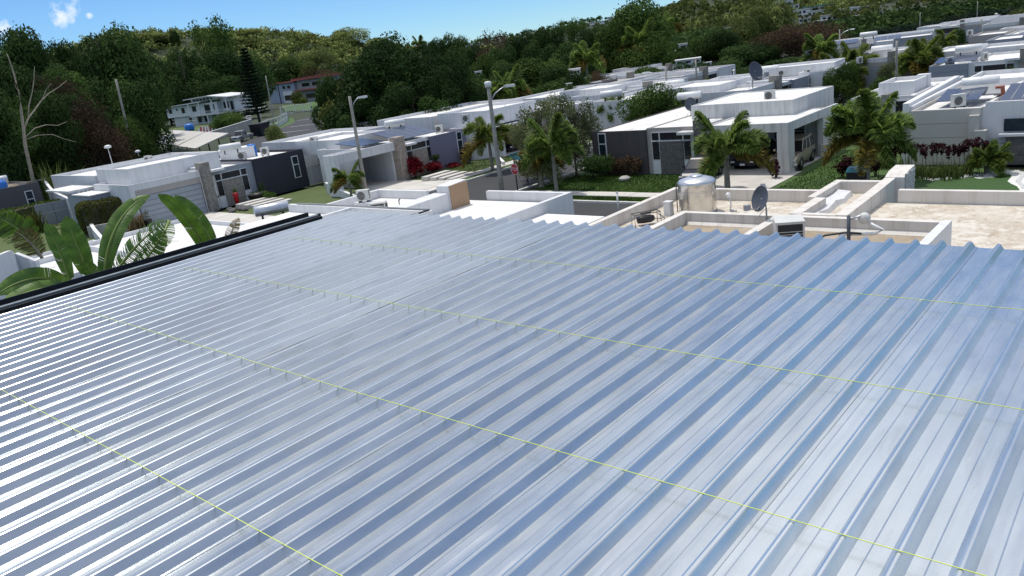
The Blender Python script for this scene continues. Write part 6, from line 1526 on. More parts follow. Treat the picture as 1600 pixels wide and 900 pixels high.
# ------------------------------------------------------------------ vehicles
def car(label, loc, rot, L=4.5, W=1.8, Ht=1.5, kind='hatch', paint='car_white', group=None, cat='car', name='parked_car'):
    """front towards +x"""
    t = thing(name, label, cat, loc, rot, group)
    if kind == 'suv': st = [(-0.5, .62, 1.00), (-0.49, .42, 1.06), (-0.2, .36, 1.08), (0.16, .36, 1.06), (0.36, .36, 1.02), (0.47, .40, .95), (0.5, .50, .80)]; roof = [(-0.485, -0.44, 1.0), (-0.40, -0.40, 1.0), (0.04, 0.02, 1.0), (0.19, 0.17, 0.0)]
    elif kind == 'pickup': st = [(-0.5, .50, 1.02), (-0.49, .45, 1.06), (-0.1, .40, 1.08), (0.2, .40, 1.08), (0.40, .40, 1.04), (0.48, .42, 0.98), (0.5, .5, .85)]; roof = [(-0.06, -0.02, 0.0), (0.0, 0.02, 1.0), (0.14, 0.12, 1.0), (0.25, 0.22, 0.0)]
    else: st = [(-0.5, .50, .82), (-0.48, .32, .90), (-0.25, .26, .93), (0.12, .26, .92), (0.30, .26, .86), (0.45, .30, .74), (0.5, .40, .60)]; roof = None
    belt = st[2][2]
    mb = MB(); n = len(st); rings = []
    for q, zb, zt_ in st:
        w = W/2*(0.90 if abs(q) > 0.47 else 1.0); x_ = q*L
        rings.append([(x_, -w*0.94, zb), (x_, -w, zb+(zt_-zb)*0.45), (x_, -w*0.97, zt_-0.05), (x_, -w*0.82, zt_), (x_, w*0.82, zt_), (x_, w*0.97, zt_-0.05), (x_, w, zb+(zt_-zb)*0.45), (x_, w*0.94, zb)])
    vs = [p for r_ in rings for p in r_]; fs = []
    for i in range(n-1):
        for k in range(8): fs.append((i*8+k, i*8+(k+1) % 8, (i+1)*8+(k+1) % 8, (i+1)*8+k))
    fs += [tuple(range(7, -1, -1)), tuple((n-1)*8+k for k in range(8))]
    mb.add(vs, fs); mb.build('body', paint, t)
    # cabin
    if kind == 'suv': x0b, x0t, x1t, x1b = -0.49, -0.44, 0.05, 0.20
    elif kind == 'pickup': x0b, x0t, x1t, x1b = -0.08, -0.05, 0.12, 0.26
    else: x0b, x0t, x1t, x1b = -0.46, -0.34, 0.06, 0.26
    wb_, wt_ = W/2*0.90, W/2*0.74
    bq = [(x0b*L, -wb_, belt-0.01), (x1b*L, -wb_, belt-0.03), (x1b*L, wb_, belt-0.03), (x0b*L, wb_, belt-0.01)]
    tq = [(x0t*L, -wt_, Ht), (x1t*L, -wt_, Ht), (x1t*L, wt_, Ht), (x0t*L, wt_, Ht)]
    lerp = lambda a, c, f: tuple(a[i]+(c[i]-a[i])*f for i in range(3))
    g0 = [lerp(a, c, 0.0) for a, c in zip(bq, tq)]; g1 = [lerp(a, c, 0.86) for a, c in zip(bq, tq)]
    MB().hexa(g0, g1).build('windows', 'dark_glass', t)
    grow = [lerp(a, c, 0.86) for a, c in zip(bq, tq)]
    MB().hexa([(p[0], p[1]*1.02, p[2]) for p in grow], tq).build('roof', paint, t)
    for sy in (-1, 1):                                             # window pillars
        for f_ in (0.0, 0.36, 0.68, 1.0):
            pb = lerp(bq[0] if sy < 0 else bq[3], bq[1] if sy < 0 else bq[2], f_); pt = lerp(tq[0] if sy < 0 else tq[3], tq[1] if sy < 0 else tq[2], f_)
            MB().tube([(pb[0], pb[1]*1.01, pb[2]), (pt[0], pt[1]*1.03, pt[2]*0.985)], 0.035, 4, smooth=False).build('window_pillar', paint, t)
    wr = 0.37 if kind in ('suv', 'pickup') else 0.31
    for sx in (-0.30, 0.31):
        for sy in (-1, 1):
            w = MB().lathe([(wr*0.62, -0.10), (wr*0.95, -0.11), (wr, -0.07), (wr, 0.07), (wr*0.95, 0.11), (wr*0.62, 0.10)], (0, 0, 0), 20, 'y').build('tyre', 'rubber', t)
            w.location = (sx*L, sy*(W/2-0.07), wr)
            MB().lathe([(0, -0.06), (wr*0.2, -0.09), (wr*0.62, -0.07), (wr*0.62, 0.07), (wr*0.2, 0.09), (0, 0.06)], (0, 0, 0), 14, 'y').build('rim', 'rim_metal', w)
            MB().lathe([(wr*1.0, -0.02), (wr*1.22, -0.02), (wr*1.22, 0.02), (wr*1.0, 0.02)], (sx*L, sy*(W/2-0.012), wr), 20, 'y').build('wheel_arch', 'black_plastic', t)
    zf = st[-1][1]; zt_ = st[-1][2]
    for sy in (-1, 1):
        BX('headlight', 'lamp_lens', t, L*0.478, L*0.502, sy*W*0.40-0.17, sy*W*0.40+0.10 if sy < 0 else sy*W*0.40+0.05, zt_-0.16, zt_-0.01)
        BX('tail_light', 'red_plastic', t, -L*0.503, -L*0.48, sy*W*0.40-0.09, sy*W*0.40+0.06, st[0][2]-0.28, st[0][2]-0.04)
        BX('mirror', paint, t, x1b*L-0.25, x1b*L-0.1, sy*(W/2+0.08)-0.09, sy*(W/2+0.08)+0.09, belt+0.04, belt+0.18)
    BX('grille', 'black_plastic', t, L*0.49, L*0.505, -W*0.26, W*0.26, zt_-0.22, zt_-0.03)
    BX('bumper', 'rim_metal' if kind != 'hatch' else paint, t, L*0.47, L*0.515, -W*0.47, W*0.47, zf-0.12, zf+0.10)
    BX('bumper', 'black_plastic', t, -L*0.515, -L*0.47, -W*0.47, W*0.47, st[0][1]-0.2, st[0][1]+0.05)
    BX('licence_plate', 'sign_white', t, L*0.516, L*0.519, -0.18, 0.18, zf-0.08, zf+0.06)
    return t
car('tan sport utility vehicle parked in the corner house carport, nose to the street', (-20.35, 52.0, 0.04), R(-84), 4.75, 1.86, 1.80, 'suv', 'car_gold')
car('dark navy hatchback parked before the corner house entry, behind the palm', (-24.8, 47.4, 0.02), R(-82), 4.2, 1.72, 1.48, 'hatch', 'car_navy')
car('dark blue car deep in the shade of the corner house carport', (-23.2, 52.4, 0.04), R(-90), 4.3, 1.75, 1.5, 'hatch', 'car_navy')
b = gz(388, 219, 0); car('white and black pickup truck parked by the slatted fence on the far left road', (b.x-2, b.y, 0), R(-62), 5.6, 2.0, 1.95, 'pickup', 'car_silver', cat='pickup truck', name='pickup_truck')
b = gd(295+117, 182, 235) ; b = gz(396, 184, 0); car('small white car parked beside the two storey house', (-212, 126, 0), R(150), 4.2, 1.7, 1.45, 'hatch', 'car_white')
car('small red car parked under the porch roof of the two storey house', (-219, 126, 0), R(150), 4.2, 1.7, 1.45, 'hatch', 'car_red')
b = gz(1405, 134, 0); car('white car between the lime palms and the utility pole', (b.x+1, b.y-1, 0), R(10), 4.4, 1.75, 1.5, 'hatch', 'car_white')
b = gz(1340, 287, 0); tq_ = thing('storage_bin', 'low bin with teal lid left of the largest palm trunk', 'bin', b, R(8)); BX('bin_body', 'black_plastic', tq_, -0.55, 0.55, -0.4, 0.4, 0, 0.75); MB().hexa([(-0.6, -0.45, 0.75), (0.6, -0.45, 0.75), (0.6, 0.45, 0.75), (-0.6, 0.45, 0.75)], [(-0.5, -0.35, 0.98), (0.5, -0.35, 0.98), (0.5, 0.35, 0.98), (-0.5, 0.35, 0.98)]).build('lid', 'sign_green', tq_)
car('dark blue car in the shaded carport of the white house behind the stop sign', (-54.5, 60.4, 0.04), R(0), 4.4, 1.8, 1.5, 'hatch', 'car_navy')
# dark skip
b = gz(409, 212, 0); sk_ = thing('rubbish_skip', 'dark blue rubbish skip between the pickup truck and the slatted fence', 'skip', b, R(-62))
MB().hexa([(-1.6, -1.0, 0.15), (1.6, -1.0, 0.15), (1.6, 1.0, 0.15), (-1.6, 1.0, 0.15)], [(-2.1, -1.15, 2.4), (2.1, -1.15, 2.4), (2.1, 1.15, 2.4), (-2.1, 1.15, 2.4)]).build('skip_body', 'car_navy', sk_)
BX('rim', 'dark_steel', sk_, -2.2, 2.2, -1.25, 1.25, 2.4, 2.5)
for k_ in range(5): BX('rib', 'dark_steel', sk_, -1.7+k_*0.85, -1.6+k_*0.85, -1.24, -1.1, 0.4, 2.39)

# ------------------------------------------------------------------ far left: road, two storey house, shed, apartments, fences
poly('road', [gz(px, py, 0) for px, py in ((360, 232), (400, 214), (440, 200), (462, 190), (486, 181), (505, 184), (508, 200), (500, 216), (470, 226), (430, 246))], 0.02, 'asphalt')
poly('verge', [gz(px, py, 0) for px, py in ((446, 208), (463, 195), (458, 184), (440, 183), (420, 200))], -0.02, 'lawn_green')
poly('yard', [gz(px, py, 0) for px, py in ((246, 196), (330, 188), (345, 205), (300, 216), (240, 220))], -0.05, 'lawn_dry')
poly('lawn', [gz(px, py, 0) for px, py in ((440, 166), (496, 160), (500, 172), (446, 176))], 0.3, 'lawn_green')
for px, py, w_ in ((478, 187, 1.6), (469, 197, 1.2), (458, 206, 1.0)):
    b = gz(px, py, 0); poly('road_marking', [(b.x-3.2, b.y-1.2), (b.x+2.2, b.y+1.6), (b.x+2.8, b.y+2.2), (b.x-2.6, b.y-0.4)], 0.03, 'sign_white')
mb = MB(); pts = [gz(px, py, 0) for px, py in ((504, 194), (506, 200), (512, 206), (522, 209))]
for a_, c_ in zip(pts[:-1], pts[1:]): mb.hexa([(a_.x, a_.y, -0.2), (c_.x, c_.y, -0.2), (c_.x+0.4, c_.y+0.4, -0.2), (a_.x+0.4, a_.y+0.4, -0.2)], [(a_.x, a_.y, 0.35), (c_.x, c_.y, 0.35), (c_.x+0.4, c_.y+0.4, 0.35), (a_.x+0.4, a_.y+0.4, 0.35)])
struct('kerb', mb, 'kerb_paint')
# two storey house: facade along (px 262..360)
pA, pB = gd(262, 182, 284), gd(362, 168, 262)
d_ = Vector((pB.x-pA.x, pB.y-pA.y, 0)); W2 = d_.length; rot2 = math.atan2(d_.y, d_.x)
h2 = thing('two_storey_house', 'white two storey house with upper balcony and raised clerestory roof on the left hillside', 'house', (pA.x, pA.y, 0), rot2)
BX('upper_wall', 'white_paint', h2, 0, W2*0.80, 0, 9, 3.0, 6.4); BX('upper_wall', 'white_paint', h2, W2*0.80, W2, 1.8, 9, 3.0, 7.0)
BX('lower_wall', 'old_white', h2, 2.0, W2*0.66, 0.6, 9, -0.5, 2.9)
BX('balcony', 'white_paint', h2, W2*0.42, W2*1.01, -1.8, 0.0, 2.7, 3.0)
r2 = MB().hexa([(-2.5, -1.2, 6.42), (W2*0.62, -2.0, 6.8), (W2*0.62, 9.5, 6.8), (-2.5, 9.5, 6.42)], [(-2.5, -1.2, 6.62), (W2*0.62, -2.0, 7.1), (W2*0.62, 9.5, 7.1), (-2.5, 9.5, 6.62)]).build('roof', 'white_paint', h2)
BX('clerestory', 'white_paint', h2, W2*0.40, W2*0.80, 0.6, 7, 7.1, 8.0)
for k_ in range(6): BX('window', 'dark_glass', h2, W2*0.43+k_*1.55, W2*0.43+k_*1.55+1.0, 0.5, 0.61, 7.25, 7.85)
MB().hexa([(W2*0.36, -1.6, 8.02), (W2*0.76, -2.2, 8.3), (W2*0.76, 8, 8.3), (W2*0.36, 8, 8.02)], [(W2*0.36, -1.6, 8.25), (W2*0.76, -2.2, 8.6), (W2*0.76, 8, 8.6), (W2*0.36, 8, 8.25)]).build('roof', 'white_paint', h2)
MB().hexa([(W2*0.76, -2.4, 8.25), (W2*1.05, -2.4, 7.3), (W2*1.05, 8, 7.3), (W2*0.76, 8, 8.25)], [(W2*0.76, -2.4, 8.6), (W2*1.05, -2.4, 7.6), (W2*1.05, 8, 7.6), (W2*0.76, 8, 8.6)]).build('roof', 'white_paint', h2)
for f_, w_, z0, z1 in ((0.04, 1.5, 4.3, 5.9), (0.16, 0.7, 5.0, 5.8), (0.24, 1.6, 4.0, 5.8), (0.41, 1.9, 4.1, 5.9), (0.60, 2.6, 3.1, 5.9), (0.72, 1.0, 4.0, 5.9)):
    fr_ = BX('window', 'frame_grey', h2, W2*f_, W2*f_+w_, -0.06, -0.005, z0, z1); BX('pane', 'dark_glass', h2, W2*f_+0.1, W2*f_+w_-0.1, -0.09, -0.061, z0+0.1, z1-0.1).parent = fr_
for f_, w_, z0, z1 in ((0.83, 2.2, 4.1, 6.0), (0.93, 1.2, 3.3, 6.0)): BX('window', 'dark_glass', h2, W2*f_, W2*f_+w_, 1.72, 1.79, z0, z1)
for f_, w_, z0, z1 in ((0.30, 1.4, 1.2, 2.4), (0.44, 1.6, 0.6, 2.4), (0.54, 1.6, 0.6, 2.4)): BX('window', 'dark_glass', h2, W2*f_, W2*f_+w_, 0.52, 0.59, z0, z1)
for f_ in (0.42, 0.58, 0.78, 0.99): BX('post', 'white_paint', h2, W2*f_, W2*f_+0.3, -1.8, -1.5, 3.0, 6.9 if f_ < 0.7 else 7.4)
for f_ in (0.5, 0.68, 0.84, 1.0): BX('post', 'white_paint', h2, W2*f_-0.3, W2*f_, -1.7, -1.4, -0.4, 2.7)
BX('handrail', 'white_paint', h2, W2*0.58, W2*1.0, -1.79, -1.70, 3.9, 4.0)
for k_ in range(24): BX('baluster', 'white_paint', h2, W2*0.585+k_*W2*0.0172, W2*0.585+k_*W2*0.0172+0.06, -1.77, -1.72, 3.0, 3.9)
BX('porch_roof', 'pipe_grey', h2, W2*1.06, W2*1.42, -1, 6, 2.7, 2.95)
for f_ in (1.08, 1.40): BX('post', 'white_paint', h2, W2*f_, W2*f_+0.2, -0.9, -0.7, -0.4, 2.7)
# shed with a faceted roof
shp = [gz(px, py, 3.0) for px, py in ((232, 221), (266, 206), (359, 212), (344, 224), (306, 230))]
sh_ = thing('open_shed', 'open sided shed with broad pale sheet roof above the white house at left', 'shed', (shp[0].x, shp[0].y, 0))
o_ = Vector((shp[0].x, shp[0].y, 0)); P_ = [p-o_ for p in shp]
for q_, (i0, i1, i2, i3) in enumerate(((0, 1, 2, 3),)): pass
def lerpv(a, c, f): return a+(c-a)*f
for k_ in range(3):
    a0, a1 = k_/3, (k_+1)/3-0.008
    f0, f1 = lerpv(P_[0], P_[4], a0), lerpv(P_[0], P_[4], a1); b0, b1 = lerpv(P_[1], P_[2], a0), lerpv(P_[1], P_[2], a1)
    zz_ = -0.25*k_
    MB().hexa([(f0.x, f0.y, f0.z-0.15+zz_*0.3), (f1.x, f1.y, f1.z-0.15+zz_*0.3), (b1.x, b1.y, b1.z+0.25), (b0.x, b0.y, b0.z+0.25)],
              [(f0.x, f0.y, f0.z+zz_*0.3), (f1.x, f1.y, f1.z+zz_*0.3), (b1.x, b1.y, b1.z+0.4), (b0.x, b0.y, b0.z+0.4)]).build('roof_sheet', 'beige_wall', sh_)
for i in range(7):
    p = lerpv(P_[0], P_[4], i/6); MB().tube([(p.x, p.y, -0.1), (p.x, p.y, p.z-0.1)], 0.12, 6).build('post', 'trunk_brown', sh_)
    p = lerpv(P_[1], P_[2], i/6); MB().tube([(p.x, p.y, -0.1), (p.x, p.y, p.z+0.2)], 0.12, 6).build('post', 'trunk_brown', sh_)
q = lerpv(P_[0], P_[4], 0.05); q2 = lerpv(P_[0], P_[4], 0.5)
for k_ in range(3): MB().hexa([(q.x, q.y, 0.1+k_*0.5), (q2.x, q2.y, 0.1+k_*0.5), (q2.x-0.1, q2.y+0.1, 0.1+k_*0.5), (q.x-0.1, q.y+0.1, 0.1+k_*0.5)], [(q.x, q.y, 0.52+k_*0.5), (q2.x, q2.y, 0.52+k_*0.5), (q2.x-0.1, q2.y+0.1, 0.52+k_*0.5), (q.x-0.1, q.y+0.1, 0.52+k_*0.5)]).build('plank', 'pole_concrete', sh_)
# apartment block
pA, pB = gd(424, 160, 385), gd(500, 152, 350); d_ = Vector((pB.x-pA.x, pB.y-pA.y, 0)); W3 = d_.length; rot3 = math.atan2(d_.y, d_.x)
ap = thing('apartment_block', 'blue grey two storey apartment block with red edged roof beyond the curving road', 'building', (pA.x, pA.y, min(pA.z, hz1(pA.x, pA.y))), rot3)
BX('wall', 'blue_grey_wall', ap, 0, W3*0.55, 0, 12, -4, 8.2); BX('wall', 'pipe_grey', ap, W3*0.55, W3*1.1, 1.0, 12, -2, 8.6); BX('stair_panel', 'white_paint', ap, W3*0.30, W3*0.50, -0.3, -0.01, -1.5, 4.6)
BX('roof', 'red_roof', ap, -0.8, W3*0.56, -0.8, 12.5, 8.2, 8.7); BX('roof', 'red_roof', ap, W3*0.52, W3*1.12, -0.4, 12.5, 8.75, 9.6); BX('awning', 'red_roof', ap, W3*0.56, W3*1.1, -0.8, 1.0, 4.2, 4.7)
for a_, c_, z0, z1, yy in ((0.07, 0.17, 6.0, 7.2, 0), (0.30, 0.37, 5.6, 7.2, 0), (0.40, 0.47, 5.6, 7.2, 0), (0.66, 0.82, 5.6, 7.4, 1.0), (0.86, 1.02, 5.6, 7.4, 1.0), (0.32, 0.48, 0.6, 3.0, -0.31), (0.7, 0.9, 0.6, 2.8, 1.0)):
    fr_ = BX('window', 'frame_grey', ap, W3*a_, W3*c_, yy-0.1, yy-0.01, z0, z1); BX('pane', 'dark_glass', ap, W3*a_+0.2, W3*c_-0.2, yy-0.14, yy-0.101, z0+0.15, z1-0.15).parent = fr_
BX('downpipe', 'dark_steel', ap, W3*0.21, W3*0.22, -0.2, -0.02, -2, 8)
# fences
def fence(label, pts, h, n_, mat='frame_white', base_h=0.0, post_every=4):
    o = pts[0]; t = thing('fence', label, 'fence', (o.x, o.y, 0)); segs = list(zip(pts[:-1], pts[1:])); tot = sum((b-a).length for a, b in segs)
    for a, b in segs:
        m = max(1, int(n_*(b-a).length/tot))
        for k in range(m):
            p = lerpv(a, b, k/m)-o; r_ = 0.10 if k % post_every == 0 else 0.045
            BX('post' if k % post_every == 0 else 'picket', mat, t, p.x-r_, p.x+r_, p.y-r_, p.y+r_, base_h-0.1, h+(0.12 if k % post_every == 0 else 0))
        for z in (base_h+0.25, h-0.1):
            pa, pb = a-o, b-o; MB().tube([(pa.x, pa.y, z), (pb.x, pb.y, z)], 0.06, 4).build('rail', mat, t)
        if base_h > 0:
            pa, pb = a-o, b-o; MB().hexa([(pa.x, pa.y, -0.3), (pb.x, pb.y, -0.3), (pb.x-0.2, pb.y+0.2, -0.3), (pa.x-0.2, pa.y+0.2, -0.3)], [(pa.x, pa.y, base_h), (pb.x, pb.y, base_h), (pb.x-0.2, pb.y+0.2, base_h), (pa.x-0.2, pa.y+0.2, base_h)]).build('base_wall', mat, t)
F_ = lambda l: [gz(px, py, 0) for px, py in l]
fence('white slatted fence curving along the far road beside the conifer', F_(((402, 211), (420, 203), (436, 198), (450, 189), (449, 181))), 2.2, 40, 'white_paint', 0.7)
fence('pale wire fence along the lawn before the apartment block', F_(((440, 180), (462, 176), (490, 173))), 2.4, 16, 'frame_white')
fence('pale picket fence along the yard of the two storey house', F_(((240, 204), (246, 200), (270, 194))), 2.4, 20, 'frame_white')
fence('grey mesh fence in front of the lower floor of the two storey house', F_(((270, 194), (290, 196), (308, 199))), 2.0, 18, 'frame_grey')
wall_thing('low grey retaining wall behind the shed beside the pickup truck', [(p.x, p.y) for p in F_(((316, 222), (362, 210), (396, 202)))], 1.5, 2.3, 0.3, 'concrete', cap=True)
b = gz(297, 204, 0); bt = thing('water_drum', 'bright blue round water tank in the yard of the two storey house', 'water tank', b)
MB().lathe([(0, 0), (1.25, 0), (1.3, 0.5), (1.28, 1.5), (1.0, 1.8), (0.3, 1.95), (0, 1.95)], n=20).build('tank_body', 'blue_plastic', bt); MB().lathe([(1.3, 0.9), (1.36, 0.97), (1.3, 1.04)], n=20).build('hoop', 'blue_plastic', bt)
b = gz(322, 208, 0); br_ = thing('road_barrier', 'pile of red and white striped road barriers in the yard below the two storey house', 'barriers', b, rot2)
for k_ in range(9): o_ = BX('barrier_board', 'sign_red' if k_ % 2 else 'sign_white', br_, -2.4+k_*0.55, -1.95+k_*0.55, -0.1, 0.1, 0, 1.6); o_.rotation_euler = (R(-8), R(8*(k_ % 3)-8), 0)
for k_ in range(4): BX('board', 'sign_white', br_, 2.7+k_*0.5, 3.1+k_*0.5, -0.3, 0.1, 0, 1.2)

# ------------------------------------------------------------------ houses scattered on the hills
def hill_house(label, px, py, D, wpx, hpx, mat='white_paint', roofm='roof_white', storeys=1, nwin=3, group=None, yaw=0.0, rfd=0):
    c = gd(px, py, D); s = (c-Vector((0, 0, CAM_Z))).length/F_PX; w, h = wpx*s, hpx*s
    rot = math.atan2(c.y, c.x)-R(90)+yaw
    t = thing('hillside_house', label, 'house', (c.x, c.y, c.z-h), rot, group)
    BX('wall', mat, t, -w/2, w/2, 0, w*0.7, -3.5 if D > 250 else -c.z+h, h*0.9)
    e_ = 0.4 if D > 250 else 0.12
    BX('roof', roofm, t, -w/2-e_, w/2+e_, -e_, w*0.7+e_, h*0.9, h)
    for s_ in range(storeys):
        for k in range(nwin):
            x0 = -w/2+w*(k+0.2)/nwin; z0 = h*0.9*(s_+0.30)/storeys
            BX('window', 'dark_glass', t, x0, x0+w*0.6/nwin, -0.06, 0.0-0.002, z0, z0+h*0.9*0.45/storeys)
    return t
HG = 'white houses dotted over the far slopes'
for i, (l_, a) in enumerate((
    ('small white house with two window rows on the far left ridge', (506, 88, 520, 12, 8)), ('bright stepped white house on the far left ridge skyline', (535, 82, 525, 14, 9)), ('upper white house on the far left ridge skyline', (545, 74, 540, 20, 7)),
    ('pale house half hidden above the apartment block', (500, 114, 460, 9, 7)), ('long grey roofed house among the trees behind the right hand lamp post', (757, 136, 118, 46, 22)), ('small grey house low on the slope left of the right hand lamp post', (728, 152, 112, 26, 14)),
    ('white house with broad roof near the skyline in the middle', (738, 70, 195, 20, 8)), ('small cream house in the trees under the middle skyline', (747, 111, 140, 10, 8)),
    ('white flat roofed house in the middle wood under the tallest tree', (898, 107, 128, 16, 10)), ('small white roof peeping from the middle wood, upper left', (808, 126, 125, 14, 5)), ('white wall glimpsed in the middle wood', (889, 130, 118, 8, 5)),
    ('white house on the grassy bank right of the tallest tree', (1067, 68, 180, 12, 9)), ('pale house cluster roof right of the tallest tree', (1046, 80, 170, 18, 8)), ('long white balconied house right of the left pointing street lamp', (1075, 92, 140, 36, 13)), ('white roof low in the trees right of the slim pole', (1106, 97, 145, 10, 5)))):
    hill_house(l_, *a, storeys=2 if a[4] > 12 else 1, nwin=3 if a[3] > 15 or a[2] > 250 else 1)
    if a[2] < 250:
        for q in (-0.35, 0.35): tree_px('leafy bush hiding the lower walls of a house in the middle wood', a[0]+q*a[3], a[1]+a[4]*0.5, a[2]-7, a[3]*0.95+8, 'darkbush', 'bushes before the middle wood houses', hmin=2.5)
fr_specs = []
rr2 = random.Random(17)
for i, (px, py, D, w, h, st_) in enumerate(((1326, 8, 330, 24, 13, 2), (1352, 6, 335, 16, 10, 1), (1396, 2, 340, 26, 14, 2), (1424, 5, 330, 22, 12, 2), (1442, 0, 350, 20, 11, 2), (1410, 11, 320, 18, 6, 1), (1296, 20, 310, 20, 9, 1), (1272, 14, 330, 18, 8, 1), (1250, 12, 340, 18, 8, 1),
                                            (1228, 17, 320, 16, 8, 1), (1306, 28, 300, 16, 7, 1), (1280, 30, 300, 14, 6, 1), (1258, 26, 310, 16, 6, 1), (1376, 14, 310, 14, 6, 1), (1236, 5, 380, 22, 7, 1), (1290, 4, 360, 40, 9, 1), (1224, -2, 400, 24, 9, 1), (1340, 22, 300, 12, 6, 1), (1530, 2, 330, 20, 8, 1), (1560, 4, 330, 18, 7, 1), (1546, -3, 360, 20, 8, 1), (1505, -2, 360, 22, 8, 1), (1580, -2, 350, 20, 8, 1))):
    m_, rf_ = (('white_paint', 'roof_white'), ('beige_wall', 'roof_white'), ('white_paint', 'concrete'), ('white_paint', 'roof_white'))[i % 4]
    if i == 15: m_, rf_ = 'beige_wall', 'sign_green'
    nm = ('two storey white house with dark band windows, left in the hillside group', 'low white house right of the banded two storey house', 'large white house at the top edge above the dark trees', 'white terraced house right of the large top edge house', 'white house at the top edge, right end of the group',
          'white garden wall like house below the large top edge house')
    D *= 1.55
    hill_house(nm[i] if i < 6 else ('long cream building with green roof at the top edge of the hillside' if i == 15 else 'small pale house among the trees of the right hand hillside'), px, py+h*0.3, D, w, h, m_, rf_, st_, 3, None if (i < 6 or i == 15) else 'small hillside houses at right', yaw=rr2.uniform(-0.4, 0.4))
for i in range(16):
    px = 925+i*15+rr2.uniform(-4, 4); py = 30-(px-925)*0.085+rr2.uniform(-2, 5)
    hill_house('tiny white house on the far bluish hill', px, py, 2700, 5+rr2.uniform(0, 4), 2.6, 'white_paint', 'roof_white', 1, 2, 'tiny houses on the far hill')

# ------------------------------------------------------------------ clutter on the estate roofs
def roof_unit(label, px, py, z, rot, s=1.0, group='condensers on the estate roofs'):
    c = gz(px, py, z); return condenser(label, (c.x, c.y, z), rot, 0.95*s, 0.4*s, 0.95*s, group)
UN = [(234, 256, 4.05, 'condenser standing on the rear roof of the white house at left'), (380, 250, 3.5, 'low condenser on the roof edge of the white house at left'), (415, 243, 3.4, 'condenser above the navy box of the white house'), (492, 226, 3.6, 'dark grilled condenser on the roof behind the purple house carport'),
      (687, 208, 3.0, 'condenser on the flat roof above the purple wall'), (728, 192, 4.0, 'dark fronted condenser on the white roofs beyond the purple house'), (1203, 158, 4.05, 'tall condenser on the upper roof of the stained corner house'), (1497, 168, 3.3, 'condenser with pipe loop among the solar panels of the beige house'),
      (1262, 119, 3.1, 'condenser on the roof of the pale grey band window house'), (1222, 120, 3.2, 'condenser at the left end of the pale grey band window house'), (1484, 102, 3.1, 'condenser among the solar panels of the grey boarded house'), (1538, 95, 3.2, 'round fan condenser on the grey boarded house roof'), (1463, 52, 3.5, 'condenser on the far solar roof'), (1515, 56, 3.6, 'condenser above the far white block'), (1343, 100, 3.3, 'condenser on the low white roof behind the lime palms')]
for i, (px, py, z, l_) in enumerate(UN): roof_unit(l_, px, py, z, R(20+25*(i % 3)), 0.80, None)
def antenna(label, px, py, z, h, head=0.25):
    c = gz(px, py, z); t = thing('roof_antenna', label, 'antenna', (c.x, c.y, z))
    MB().tube([(0, 0, 0), (-0.05, 0, h)], 0.035, 6).build('mast', 'plastic_white', t)
    MB().lathe([(0, -head*0.4), (head, -head*0.3), (head*1.1, head*0.2), (head*0.6, head*0.6), (0, head*0.65)], (0, 0, h+head*0.4), 10).build('antenna_head', 'plastic_white', t)
antenna('white headed antenna mast on the rear roof of the white house at left', 178, 264, 4.0, 2.0, 0.3)
antenna('short white vent mast on the back edge of the white house roof at left', 217, 244, 4.0, 0.4, 0.28)
antenna('thin white headed mast on the pale roof left of the band window house', 1147, 128, 3.4, 1.2, 0.15)
antenna('thin white mast beside the street lamp of the far rows', 1556, 34, 3.6, 1.2, 0.25)
for l_, (px, py, z, rot, s) in (('white tanked solar water heater on the white house at left', (362, 240, 4.3, 62, 1.25)), ('white tubular solar water heater behind the pink stone pillar', (618, 202, 4.0, 60, 1.3)), ('large solar water heater with tilted grey collector on the beige house', (1531, 145, 3.5, 12, 1.55)),
                                ('white solar water heater at the back of the stained corner house roof', (1078, 162, 3.3, 14, 1.6)), ('white solar water heater on the grey boarded house', (1513, 88, 3.6, 8, 1.7)), ('white solar water heater on the far grey garage house', (1357, 62, 4.0, 8, 1.9)), ('white solar water heater on the low roofs beyond the right hand lamp post', (805, 177, 3.5, 60, 1.6)), ('white solar water heater on the roof left of the round green tree', (956, 158, 3.6, 30, 1.7)),
                                ('white solar heater on roofs below the left pointing street lamp', (1055, 140, 3.4, 10, 1.6)), ('white solar water heater at the far end of the pale roof', (1203, 116, 3.4, 10, 1.5)), ('white solar water heater on the low roof behind the lime palms', (1378, 86, 3.4, 10, 1.8))):
    c = gz(px, py, z); solar_heater(l_, (c.x, c.y, z), R(rot), s*(0.8 if s > 1.35 else 0.9), 'plastic_white', panel=('collector' in l_))
c = gz(395, 241, 3.6); bt = thing('water_drum', 'blue plastic drum on the roof above the navy box', 'drum', (c.x, c.y, 3.4)); MB().lathe([(0, 0), (0.42, 0), (0.46, 0.35), (0.46, 0.8), (0.36, 1.15), (0, 1.2)], n=14).build('drum_body', 'blue_plastic', bt); MB().lathe([(0.46, 0.5), (0.49, 0.55), (0.46, 0.6)], n=14).build('hoop', 'blue_plastic', bt)
c = gz(372, 244, 3.6); bt = thing('cistern', 'white box cistern on the roof of the white house beside the blue drum', 'cistern', (c.x, c.y, 3.4), R(60)); BX('casing', 'bright_white', bt, -1.6, 1.6, -1.0, 1.0, 0, 0.95); BX('lid', 'bright_white', bt, -1.65, 1.65, -1.05, 1.05, 0.95, 1.02)
dish('satellite_dish', 'dark dish on the roof left of the small palm, pale grey band window house', tuple(gz(1182, 141, 3.3)), R(60), 1.9)
dish('satellite_dish', 'round white rimmed dish on the corner house roof beside its stone pillar', tuple(gz(1080, 184, 3.15)), R(30), 1.1)
c = gz(1422, 140, 3.3)
wall_thing('white raised parapet running back on the beige house roof edge', [(-13.4, 52.2), (-13.9, 68.0)], 3.75, 3.75, 0.35, 'bright_white', cap=False)
